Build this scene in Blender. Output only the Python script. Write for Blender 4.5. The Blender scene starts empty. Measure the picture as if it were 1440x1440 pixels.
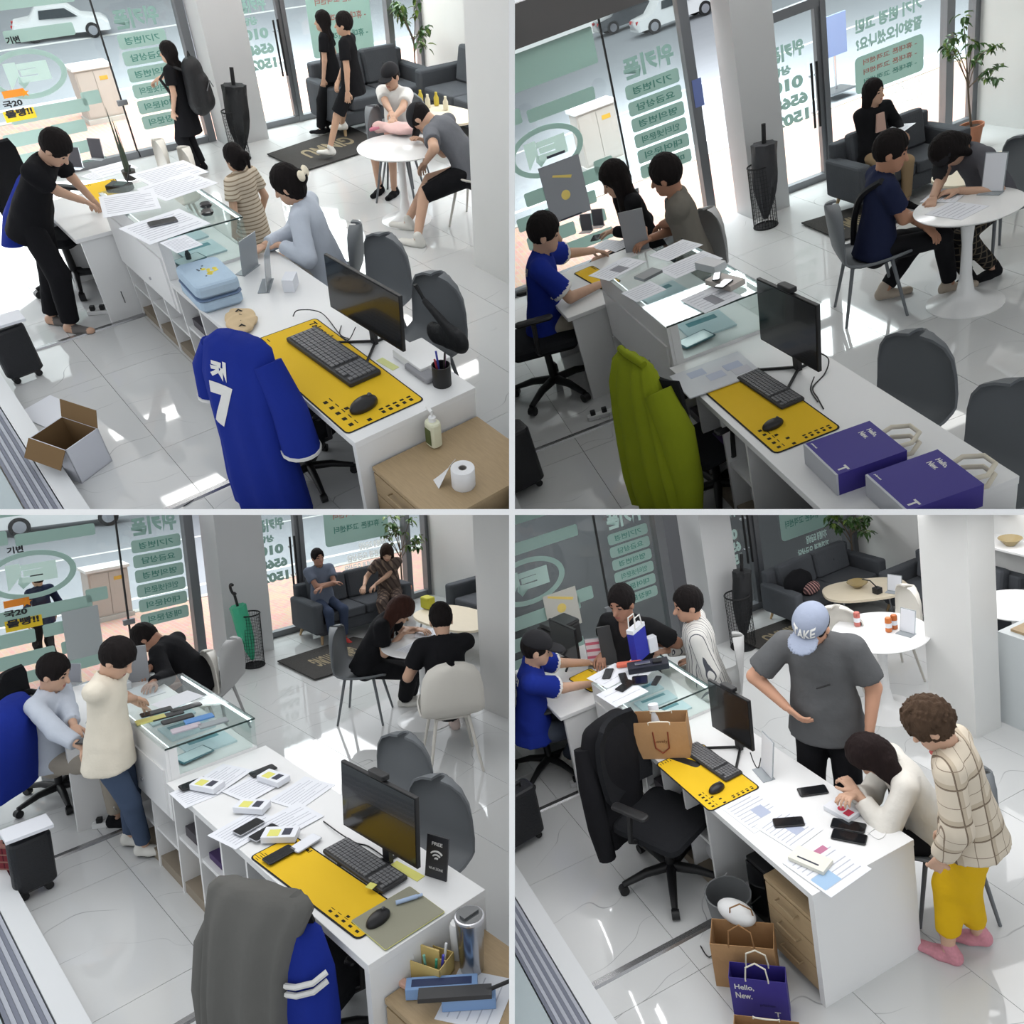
import bpy, bmesh, math, random
import numpy as np
from mathutils import Matrix, Vector

SC = bpy.context.scene
COL = SC.collection
R_ = math.radians
# ------------------------------------------------------------------ camera, world, exposure
# The picture is a set of four shop rooms that share one viewing point.  Every room is a rigid
# room of real size with its own pose (rotation R, viewing point C in room coordinates).
F_PX = 1100.0
POSE = {
 'TL': ([0.64375, 0.7652, -0.00698, 0.51212, -0.43758, -0.73909, -0.56861, 0.47222, -0.67357], [3.0834, -1.4806, 3.2581]),
 'TR': ([0.22077, 0.93194, -0.28765, 0.51359, -0.36181, -0.77803, -0.82915, 0.02403, -0.55851], [2.2824, -1.3419, 3.0229]),
 'BL': ([0.69619, 0.71674, -0.04005, 0.09853, -0.15067, -0.98366, -0.71106, 0.68087, -0.17551], [2.4974, -1.4752, 3.0987]),
 'BR': ([0.37167, 0.90703, -0.19786, 0.17859, -0.279, -0.94354, -0.91103, 0.31535, -0.26568], [2.6984, -2.0879, 3.9282]),
}
UPV = np.array([-0.13775, -0.8909, -0.4328]); UPV /= np.linalg.norm(UPV)
_x = np.array([1.0, 0, 0]) - UPV * UPV[0]; _x /= np.linalg.norm(_x)
AX = np.array([_x, np.cross(UPV, _x), UPV])            # viewing frame -> world
ORG = np.array([0.0, 0.0, 6.0])

cam_d = bpy.data.cameras.new('camera'); cam_o = bpy.data.objects.new('camera', cam_d); COL.objects.link(cam_o)
cam_d.sensor_width = 36.0; cam_d.sensor_fit = 'HORIZONTAL'; cam_d.lens = 36.0 * F_PX / 1440.0
cam_d.clip_start = 0.05; cam_d.clip_end = 300
_m = np.eye(4); _m[:3, 0] = AX @ [1, 0, 0]; _m[:3, 1] = AX @ [0, -1, 0]; _m[:3, 2] = AX @ [0, 0, -1]; _m[:3, 3] = ORG
cam_o.matrix_world = Matrix(_m.tolist())
SC.camera = cam_o

SC.view_settings.view_transform = 'Standard'; SC.view_settings.look = 'None'
SC.view_settings.gamma = 1.0; SC.view_settings.exposure = 0.0
SC.view_settings.use_curve_mapping = False
wd = bpy.data.worlds.new('sky'); SC.world = wd; wd.use_nodes = True
bg = wd.node_tree.nodes['Background']
bg.inputs[0].default_value = (0.93, 0.97, 1.0, 1); bg.inputs[1].default_value = 0.86

# daylight over the street in front of each day room (room, xf, watts)
DAYLIGHT = (('TL', -7.704, 450.0), ('TR', -6.206, 2600.0), ('BL', -6.271, 1300.0))
cy = SC.cycles; cy.max_bounces = 5; cy.diffuse_bounces = 2; cy.glossy_bounces = 2; cy.transmission_bounces = 3; cy.transparent_max_bounces = 12; cy.caustics_reflective = False; cy.caustics_refractive = False; cy.use_adaptive_sampling = True; cy.adaptive_threshold = 0.06
# ------------------------------------------------------------------ rooms
Q = 'TL'
MR = {}
for _q, (_r, _c) in POSE.items():
    _R = np.array(_r).reshape(3, 3); _u, _s, _v = np.linalg.svd(_R); _R = _u @ _v
    _C = np.array(_c); POSE[_q] = (_R, _C)
    _m = np.eye(4); _m[:3, :3] = AX @ _R; _m[:3, 3] = ORG - AX @ _R @ _C
    MR[_q] = Matrix(_m.tolist())
for _q, _xf, _w in DAYLIGHT:
    _l = bpy.data.lights.new('daylight', 'AREA'); _l.shape = 'RECTANGLE'; _l.size = 7.0; _l.size_y = 11.0; _l.energy = _w; _l.color = (0.95, 0.98, 1.0)
    _o = bpy.data.objects.new('daylight', _l); COL.objects.link(_o); _o.matrix_world = MR[_q] @ Matrix.Translation((_xf - 4.2, 2.5, 5.5))
ROOM_OF = {}          # top-level object name -> room

def setroom(q):
    global Q
    Q = q

def at(u, v, z=0.0):
    """point of the room at height z that the photograph shows at (u, v)"""
    R, C = POSE[Q]; d = R.T @ np.array([(u - 720) / F_PX, (v - 720) / F_PX, 1.0])
    p = C + d * ((z - C[2]) / d[2]); return np.array([p[0], p[1], z])
def atx(u, v, x):
    R, C = POSE[Q]; d = R.T @ np.array([(u - 720) / F_PX, (v - 720) / F_PX, 1.0])
    return C + d * ((x - C[0]) / d[0])
def aty(u, v, y):
    R, C = POSE[Q]; d = R.T @ np.array([(u - 720) / F_PX, (v - 720) / F_PX, 1.0])
    return C + d * ((y - C[1]) / d[1])
def pix(X):
    R, C = POSE[Q]; Y = R @ (np.array(X, float) - C); return 720 + F_PX * Y[0] / Y[2], 720 + F_PX * Y[1] / Y[2], Y[2]

# ------------------------------------------------------------------ materials
def lin(c):
    c = c / 255.0
    return c / 12.92 if c <= 0.04045 else ((c + 0.055) / 1.055) ** 2.4
def rgb(r, g, b): return (lin(r), lin(g), lin(b), 1.0)
MATS = {}
def mat(name, col, rough=0.6, metal=0.0, var=0.0, vscale=8.0, bump=0.0, bscale=60.0, spec=0.5, trans=0.0, ior=1.45, emit=0.0, sheen=0.0, coat=0.0, stretch=None, alpha=1.0):
    if name in MATS: return MATS[name]
    m = bpy.data.materials.new(name); m.use_nodes = True; nt = m.node_tree; b = nt.nodes['Principled BSDF']
    c = rgb(*col); b.inputs['Base Color'].default_value = c
    b.inputs['Roughness'].default_value = rough; b.inputs['Metallic'].default_value = metal
    b.inputs['Specular IOR Level'].default_value = spec; b.inputs['IOR'].default_value = ior
    b.inputs['Transmission Weight'].default_value = trans; b.inputs['Coat Weight'].default_value = coat
    b.inputs['Sheen Weight'].default_value = sheen; b.inputs['Alpha'].default_value = alpha
    if emit: b.inputs['Emission Color'].default_value = c; b.inputs['Emission Strength'].default_value = emit
    if var or bump:
        tc = nt.nodes.new('ShaderNodeTexCoord'); mp = nt.nodes.new('ShaderNodeMapping'); nt.links.new(tc.outputs['Object'], mp.inputs[0])
        if stretch: mp.inputs['Scale'].default_value = stretch
        n = nt.nodes.new('ShaderNodeTexNoise'); n.inputs['Scale'].default_value = vscale; n.inputs['Detail'].default_value = 5
        nt.links.new(mp.outputs[0], n.inputs['Vector'])
        if var:
            mx = nt.nodes.new('ShaderNodeMix'); mx.data_type = 'RGBA'
            mx.inputs[6].default_value = tuple(max(0, x * (1 - var)) for x in c[:3]) + (1,)
            mx.inputs[7].default_value = tuple(min(1, x * (1 + var)) for x in c[:3]) + (1,)
            nt.links.new(n.outputs[0], mx.inputs[0]); nt.links.new(mx.outputs[2], b.inputs['Base Color'])
        if bump:
            n2 = nt.nodes.new('ShaderNodeTexNoise'); n2.inputs['Scale'].default_value = bscale; n2.inputs['Detail'].default_value = 4
            nt.links.new(mp.outputs[0], n2.inputs['Vector'])
            bp = nt.nodes.new('ShaderNodeBump'); bp.inputs['Strength'].default_value = bump; bp.inputs['Distance'].default_value = 0.02
            nt.links.new(n2.outputs[0], bp.inputs['Height']); nt.links.new(bp.outputs[0], b.inputs['Normal'])
    MATS[name] = m; return m
def cloth(name, col, **k):
    k.setdefault('bump', 0.35); k.setdefault('bscale', 14); k.setdefault('var', 0.10); k.setdefault('vscale', 6)
    return mat(name, col, rough=0.9, spec=0.15, **k)
def plaster(name, col): return mat(name, col, rough=0.55, var=0.03, vscale=3, spec=0.3)

# ------------------------------------------------------------------ mesh building
class MB:
    def __init__(s): s.v = []; s.f = []; s.mi = []; s.cur = 0; s.rb = False
    def add(s, vs, fs):
        o = len(s.v); s.v += [tuple(map(float, p)) for p in vs]
        for f in fs: s.f.append(tuple(o + i for i in f)); s.mi.append(s.cur)
        return s
    def box(s, lo, hi, M=None):
        x0, y0, z0 = lo; x1, y1, z1 = hi
        vs = [(x0,y0,z0),(x1,y0,z0),(x1,y1,z0),(x0,y1,z0),(x0,y0,z1),(x1,y0,z1),(x1,y1,z1),(x0,y1,z1)]
        if M is not None: vs = [M @ Vector(p) for p in vs]
        return s.add(vs, [(3,2,1,0),(4,5,6,7),(0,1,5,4),(1,2,6,5),(2,3,7,6),(3,0,4,7)])
    def rbox(s, lo, hi, r=0.01, M=None, seg=3):
        """box with rounded vertical edges and a small rounded top and bottom"""
        s.rb = True; x0, y0, z0 = lo; x1, y1, z1 = hi; r = min(r, (x1-x0)/2.01, (y1-y0)/2.01); e = min(r * 0.5, (z1-z0)/2.01)
        rings = []
        for (ins, z) in ((e, z0), (0, z0 + e), (0, z1 - e), (e * 0.3, z1 - e * 0.3), (e, z1)):
            ring = []
            for (cx, cy, a0) in ((x1-r, y1-r, 0), (x0+r, y1-r, 90), (x0+r, y0+r, 180), (x1-r, y0+r, 270)):
                for k in range(seg + 1):
                    a = R_(a0 + 90.0 * k / seg); rr = max(r - ins, 0.0005)
                    ring.append((cx + rr * math.cos(a), cy + rr * math.sin(a), z))
            rings.append(ring)
        return s.loft(rings, True, True, M)
    def loft(s, rings, cap0=True, cap1=True, M=None, closed=True):
        n = len(rings[0]); vs = [p for r in rings for p in r]
        if M is not None: vs = [M @ Vector(p) for p in vs]
        fs = []
        for i in range(len(rings) - 1):
            for j in range(n if closed else n - 1):
                a = i*n + j; b = i*n + (j+1) % n; fs.append((a, b, b + n, a + n))
        if cap0: fs.append(tuple(range(n - 1, -1, -1)))
        if cap1: fs.append(tuple((len(rings)-1)*n + j for j in range(n)))
        return s.add(vs, fs)
    def lathe(s, prof, seg=20, M=None, cap0=True, cap1=True):
        rings = [[(r*math.cos(2*math.pi*j/seg), r*math.sin(2*math.pi*j/seg), z) for j in range(seg)] for (r, z) in prof]
        return s.loft(rings, cap0, cap1, M)
    def cyl(s, p0, p1, r0, r1=None, seg=10):
        return s.tube([p0, p1], [r0, r0 if r1 is None else r1], seg)
    def tube(s, path, r, seg=8, cap=True):
        P = [np.array(p, float) for p in path]; n = len(P)
        rr = [r] * n if not hasattr(r, '__len__') else r
        T = [(P[min(i+1, n-1)] - P[max(i-1, 0)]) for i in range(n)]; T = [t/(np.linalg.norm(t)+1e-9) for t in T]
        a = np.array([0, 0, 1.0]) if abs(T[0][2]) < 0.9 else np.array([1.0, 0, 0])
        u = np.cross(T[0], a); u /= np.linalg.norm(u); rings = []
        for i in range(n):
            u = u - T[i] * (u @ T[i]); u /= np.linalg.norm(u) + 1e-9; w = np.cross(T[i], u)
            rings.append([P[i] + rr[i]*(math.cos(2*math.pi*j/seg)*u + math.sin(2*math.pi*j/seg)*w) for j in range(seg)])
        return s.loft(rings, cap, cap)
    def prism(s, outl, z0, z1, M=None):
        return s.loft([[(x, y, z0) for x, y in outl], [(x, y, z1) for x, y in outl]], True, True, M)
    def sheet(s, grid, t):
        """grid[i][j] of points -> sheet with thickness t"""
        G = np.array(grid, float); ni, nj = G.shape[:2]
        du = np.gradient(G, axis=0); dv = np.gradient(G, axis=1); N = np.cross(du, dv); N /= np.linalg.norm(N, axis=2, keepdims=True) + 1e-9
        A = (G + N*t/2).reshape(-1, 3); B = (G - N*t/2).reshape(-1, 3); o = ni*nj; fs = []
        for i in range(ni-1):
            for j in range(nj-1):
                a = i*nj+j; fs.append((a, a+nj, a+nj+1, a+1)); fs.append((o+a, o+a+1, o+a+nj+1, o+a+nj))
        for i in range(ni-1):
            a = i*nj; fs.append((a, o+a, o+a+nj, a+nj)); a = i*nj+nj-1; fs.append((a, a+nj, o+a+nj, o+a))
        for j in range(nj-1):
            fs.append((j, j+1, o+j+1, o+j)); a = (ni-1)*nj+j; fs.append((a, o+a, o+a+1, a+1))
        return s.add(np.vstack([A, B]), fs)
    def quad(s, a, b, c, d): return s.add([a, b, c, d], [(0, 1, 2, 3)])
    def mesh(s, name, mats, smooth=True, angle=35):
        me = bpy.data.meshes.new(name); me.from_pydata(s.v, [], s.f)
        for m in (mats if isinstance(mats, (list, tuple)) else [mats]): me.materials.append(m)
        if len(me.materials) > 1: me.polygons.foreach_set('material_index', s.mi)
        finish(me, smooth, angle if angle != 35 else (20 if s.rb else 48)); return me
def finish(me, smooth=True, angle=35):
    me.polygons.foreach_set('use_smooth', [smooth] * len(me.polygons))
    if smooth and angle < 179: me.set_sharp_from_angle(angle=R_(angle))
    me.update()

# ------------------------------------------------------------------ objects
def _link(o, parent, loc, rz, M=None):
    COL.objects.link(o)
    L = Matrix.Translation(Vector(loc)) @ Matrix.Rotation(rz, 4, 'Z')
    if M is not None: L = Matrix.Translation(Vector(loc)) @ M
    if parent is None:
        o.matrix_world = MR[Q] @ L; ROOM_OF[o.name] = Q
    else:
        o.parent = parent; o.matrix_local = L
    return o
def tag(o, label=None, cat=None, group=None, kind=None):
    if label: o['label'] = label
    if cat: o['category'] = cat
    if group: o['group'] = group
    if kind: o['kind'] = kind
    return o
def thing(name, label, cat, loc=(0, 0, 0), rz=0.0, group=None, kind=None, M=None):
    o = bpy.data.objects.new(name, None); o.empty_display_size = 0.1
    return tag(_link(o, None, loc, rz, M), label, cat, group, kind)
def part(name, mb, mats, parent, loc=(0, 0, 0), rz=0.0, label=None, smooth=True, angle=35, kind=None, M=None):
    me = mb if isinstance(mb, bpy.types.Mesh) else mb.mesh(name, mats, smooth, angle)
    return tag(_link(bpy.data.objects.new(name, me), parent, loc, rz, M), label, None, None, kind)
def solo(name, mb, mats, label, cat, loc=(0, 0, 0), rz=0.0, group=None, kind=None, smooth=True, angle=35, M=None):
    me = mb if isinstance(mb, bpy.types.Mesh) else mb.mesh(name, mats, smooth, angle)
    return tag(_link(bpy.data.objects.new(name, me), None, loc, rz, M), label, cat, group, kind)

_TXT = {}
def text_mesh(body, bold=0.0):
    """flat lettering, normalised to a box 0..1 x 0..1; returns verts (n,2), faces, aspect"""
    k = (body, bold)
    if k not in _TXT:
        c = bpy.data.curves.new('t', 'FONT'); c.body = body; c.offset = bold; c.resolution_u = 3; c.align_x = 'CENTER'
        o = bpy.data.objects.new('t', c); COL.objects.link(o); bpy.context.view_layer.update()
        me = bpy.data.meshes.new_from_object(o); v = np.array([p.co[:2] for p in me.vertices]); f = [tuple(p.vertices) for p in me.polygons]
        bpy.data.objects.remove(o); bpy.data.meshes.remove(me); bpy.data.curves.remove(c)
        lo = v.min(0); sz = np.maximum(v.max(0) - lo, 1e-5); _TXT[k] = ((v - lo) / sz, f, sz[0] / sz[1])
    return _TXT[k]
def lettering(mb, body, P, U, V, lift=0.0015, bold=0.02, mirror=False):
    """put lettering on the parallelogram P, P+U, P+V"""
    v, f, a = text_mesh(body, bold); P, U, V = (np.array(x, float) for x in (P, U, V)); n = np.cross(U, V); n /= np.linalg.norm(n)
    x = 1 - v[:, :1] if mirror else v[:, :1]
    pts = P + x * U + v[:, 1:] * V + n * lift
    mb.add(pts, [tuple(reversed(q)) for q in f] if mirror else f); return mb

# ------------------------------------------------------------------ soft bodies (distance fields -> one continuous surface)
class Soft:
    def __init__(s, h=0.013): s.h = h; s.p = []
    def cone(s, a, b, ra, rb=None, k=0.03, flat=None, fs=1.0, clip=None, neg=False, n=0.0):
        """tapered capsule; flat/fs: squash along a direction; clip: (t0, t1) flat ends along the axis"""
        s.p.append(('c', np.array(a, float), np.array(b, float), ra, ra if rb is None else rb, k, None if flat is None else np.array(flat, float), fs, clip, neg, n)); return s
    def ell(s, c, r, ax=None, k=0.02, neg=False, n=0.0):
        s.p.append(('e', np.array(c, float), np.array(r, float), np.eye(3) if ax is None else np.array(ax, float), k, neg, n)); return s
    def plane(s, p, nrm): s.p.append(('p', np.array(p, float), np.array(nrm, float) / np.linalg.norm(nrm))); return s
    def mesh(s):
        h = s.h; lo = np.full(3, 1e9); hi = -lo; boxes = []
        for p in s.p:
            if p[0] == 'c': m = max(p[3], p[4]) * 1.05 + 0.02; l = np.minimum(p[1], p[2]) - m; u = np.maximum(p[1], p[2]) + m
            elif p[0] == 'e': m = np.abs(p[3].T) @ p[2] * 1.05 + 0.02; l = p[1] - m; u = p[1] + m
            else: boxes.append(None); continue
            boxes.append((l, u))
            if not p[9 if p[0] == 'c' else 5]: lo = np.minimum(lo, l); hi = np.maximum(hi, u)
        N = np.ceil((hi - lo) / h).astype(int) + 2; Fd = np.full(N, 0.05, np.float32)
        X = [lo[i] + h * np.arange(N[i]) for i in range(3)]
        for p, bx in zip(s.p, boxes):
            if bx is None:
                d = (X[0][:, None, None]-p[1][0])*p[2][0] + (X[1][None, :, None]-p[1][1])*p[2][1] + (X[2][None, None, :]-p[1][2])*p[2][2]
                np.maximum(Fd, d, out=Fd); continue
            a = np.clip(np.floor((bx[0]-lo)/h).astype(int)-1, 0, N-1); b = np.clip(np.ceil((bx[1]-lo)/h).astype(int)+2, 1, N)
            if (b <= a).any(): continue
            sl = tuple(slice(a[i], b[i]) for i in range(3))
            G = np.stack(np.meshgrid(X[0][sl[0]], X[1][sl[1]], X[2][sl[2]], indexing='ij'), -1)
            if p[0] == 'c':
                _, A, B, ra, rb, k, flat, fs, clip, neg, nz = p; q = G - A; ba = B - A
                L2 = ba @ ba + 1e-12; t = np.clip((q @ ba) / L2, 0, 1); w = q - t[..., None] * ba
                if flat is not None: w = w + (w @ flat)[..., None] * flat * (1/fs - 1)
                d = np.linalg.norm(w, axis=-1) - (ra + t * (rb - ra))
                if flat is not None and fs < 1: d = d * (0.5 + 0.5*fs)
                if clip is not None:
                    tt = (q @ ba) / math.sqrt(L2); d = np.maximum(d, np.maximum(clip[0]*math.sqrt(L2) - tt, tt - clip[1]*math.sqrt(L2)))
            else:
                _, c, r, ax, k, neg, nz = p; w = (G - c) @ ax.T; n1 = np.linalg.norm(w / r, axis=-1); d = (n1 - 1) * n1 / (np.linalg.norm(w / (r*r), axis=-1) + 1e-6)
            if nz < 0: d = d - nz * np.sin(G[..., 0]*150 + 2*np.sin(G[..., 2]*70)) * np.sin(G[..., 1]*160 + 1.7*np.sin(G[..., 0]*60 + G[..., 2]*40))
            elif nz: d = d + nz * np.sin(G[..., 0]*37 + 2*np.sin(G[..., 2]*19)) * np.sin(G[..., 1]*41 + 1.7*np.sin(G[..., 0]*23)) * (0.6 + 0.4*np.sin(G[..., 2]*29))
            f = Fd[sl]
            if neg: np.maximum(f, -d, out=f)
            else:
                m = np.clip(0.5 + 0.5*(f - d)/k, 0, 1); f[...] = f*(1-m) + d*m - k*m*(1-m)
        return nets(Fd, lo, h)
def nets(f, lo, h):
    S = f < 0; I = S[:-1, :-1, :-1].astype(np.int8)
    cnt = sum(S[i:f.shape[0]-1+i, j:f.shape[1]-1+j, k:f.shape[2]-1+k].astype(np.int8) for i in (0, 1) for j in (0, 1) for k in (0, 1))
    act = (cnt > 0) & (cnt < 8); idx = np.argwhere(act); ids = np.full(act.shape, -1, np.int64); ids[act] = np.arange(len(idx))
    acc = np.zeros((len(idx), 3)); num = np.zeros(len(idx)); cs = [(i, j, k) for i in (0, 1) for j in (0, 1) for k in (0, 1)]
    vals = {c: f[idx[:, 0]+c[0], idx[:, 1]+c[1], idx[:, 2]+c[2]] for c in cs}
    for c in cs:
        for ax in range(3):
            if c[ax]: continue
            d = list(c); d[ax] = 1; d = tuple(d); a = vals[c]; b = vals[d]; m = (a < 0) != (b < 0)
            t = np.where(m, a / np.where(m, a - b, 1), 0); p = np.array(c, float)[None].repeat(len(idx), 0); p[:, ax] = t
            acc[m] += p[m]; num[m] += 1
    V = lo + h * (idx + acc / np.maximum(num, 1)[:, None]); faces = []
    for ax in range(3):
        sl0 = [slice(None)]*3; sl1 = [slice(None)]*3; sl0[ax] = slice(0, -1); sl1[ax] = slice(1, None)
        ch = np.argwhere(S[tuple(sl0)] != S[tuple(sl1)])
        b, c = (ax+1) % 3, (ax+2) % 3
        ok = (ch[:, b] > 0) & (ch[:, c] > 0) & (ch[:, b] < f.shape[b]-1) & (ch[:, c] < f.shape[c]-1); ch = ch[ok]
        def g(db, dc):
            q = ch.copy(); q[:, b] -= db; q[:, c] -= dc; return ids[q[:, 0], q[:, 1], q[:, 2]]
        qd = np.stack([g(1, 1), g(0, 1), g(0, 0), g(1, 0)], 1); ins = S[ch[:, 0], ch[:, 1], ch[:, 2]]
        qd[~ins] = qd[~ins][:, ::-1]; faces.append(qd[(qd >= 0).all(1)])
    return V, np.vstack(faces) if faces else np.zeros((0, 4), int)
def soft_mesh(name, parts, mats):
    """parts: list of (V, F, material index or array)"""
    me = bpy.data.meshes.new(name); vs = []; fs = []; mi = []; o = 0
    for V, Fc, m in parts:
        vs.append(V); fs.append(Fc + o); o += len(V); mi.append(np.full(len(Fc), m) if np.isscalar(m) else m)
    V = np.vstack(vs); Fc = np.vstack(fs); mi = np.concatenate(mi)
    me.vertices.add(len(V)); me.vertices.foreach_set('co', V.astype(np.float32).ravel())
    me.loops.add(Fc.size); me.loops.foreach_set('vertex_index', Fc.astype(np.int32).ravel())
    me.polygons.add(len(Fc)); me.polygons.foreach_set('loop_start', np.arange(0, Fc.size, 4, dtype=np.int32))
    for m in (mats if isinstance(mats, (list, tuple)) else [mats]): me.materials.append(m)
    me.polygons.foreach_set('material_index', mi.astype(np.int32)); me.update(calc_edges=True)
    me.polygons.foreach_set('use_smooth', [True] * len(me.polygons)); return me

# ------------------------------------------------------------------ people
SKIN = {}
def skin(c=(206, 165, 140)):
    k = 'skin %d %d %d' % c
    return mat(k, c, rough=0.55, var=0.06, vscale=12, spec=0.35)
EYE = lambda: mat('eye dark', (42, 34, 32), rough=0.3)
LIP = lambda: mat('lips', (172, 108, 100), rough=0.5)
def hairm(c=(30, 25, 24)): return mat('hair %d %d %d' % c, c, rough=0.75, spec=.15, var=0.35, vscale=30, bump=0.6, bscale=50, stretch=(1, 1, .15))
def unit(v): v = np.array(v, float); return v / (np.linalg.norm(v) + 1e-9)
def rot(v, k, a):
    v = np.array(v, float); k = unit(k); return v*math.cos(a) + np.cross(k, v)*math.sin(a) + k*(k @ v)*(1-math.cos(a))
def ik(a, t, l1, l2, hint):
    a = np.array(a, float); t = np.array(t, float); d = t - a; L = np.linalg.norm(d)
    if L > (l1 + l2)*0.995: t = a + d*((l1+l2)*0.995/L); d = t - a; L = np.linalg.norm(d)
    if L < abs(l1-l2)*1.05 + .02: L = abs(l1-l2)*1.05 + .02; t = a + unit(d)*L; d = t - a
    x = (l1*l1 - l2*l2 + L*L)/(2*L); hh = math.sqrt(max(l1*l1 - x*x, 0)); u = d/L
    w = np.array(hint, float); w = w - u*(w @ u); return a + u*x + unit(w)*hh, t

def make_hand(wrist, d, nrm, side, s, curl, spread=0.12):
    """palm and five fingers; d: towards the fingertips, nrm: out of the palm, side: +1 left hand"""
    d = unit(d); nrm = unit(nrm - d*(np.dot(nrm, d))); lat = np.cross(d, nrm) * side      # towards the thumb
    S = Soft(0.0052); L = 0.092*s; w = np.array(wrist)
    S.cone(w - d*.03*s, w + d*.02*s, .023*s, .024*s, .01, nrm, .75)
    for q in (-.026, -.009, .009, .026): S.cone(w + d*.02*s + lat*q*.7*s, w + d*L*.92 + lat*q*s, .0135*s, .0125*s, .012, nrm, .85)
    for i, (q, ln) in enumerate(((.028, .070), (.0095, .080), (-.0095, .075), (-.027, .058))):
        p = w + d*L*.95 + lat*q*s; a = 0.0; dd = unit(d + lat*spread*(q/.028)); seg = ln*s/3
        for j in range(3):
            a = curl*(0.5 if j == 0 else 0.9); dd = unit(dd*math.cos(a) + nrm*math.sin(a)) if j == 0 else unit(rot(dd, np.cross(d, nrm), a*0.8))
            e = p + dd*seg*(1.15 - .15*j); S.cone(p, e, (.0092 - .0007*j)*s, (.0085 - .0007*j)*s, .004); p = e
    t0 = w + d*.028*s + lat*.024*s; t1 = t0 + unit(d*.7 + lat*.75 + nrm*.35)*.040*s; t2 = t1 + unit(d*.95 + lat*.25 + nrm*(.3 + .5*curl))*.032*s; t3 = t2 + unit(d + nrm*(.25 + .6*curl) - lat*.1)*.026*s
    S.cone(t0, t1, .0145*s, .0115*s, .01); S.cone(t1, t2, .0108*s, .0098*s, .004); S.cone(t2, t3, .0098*s, .0082*s, .004)
    return S.mesh()

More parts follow.
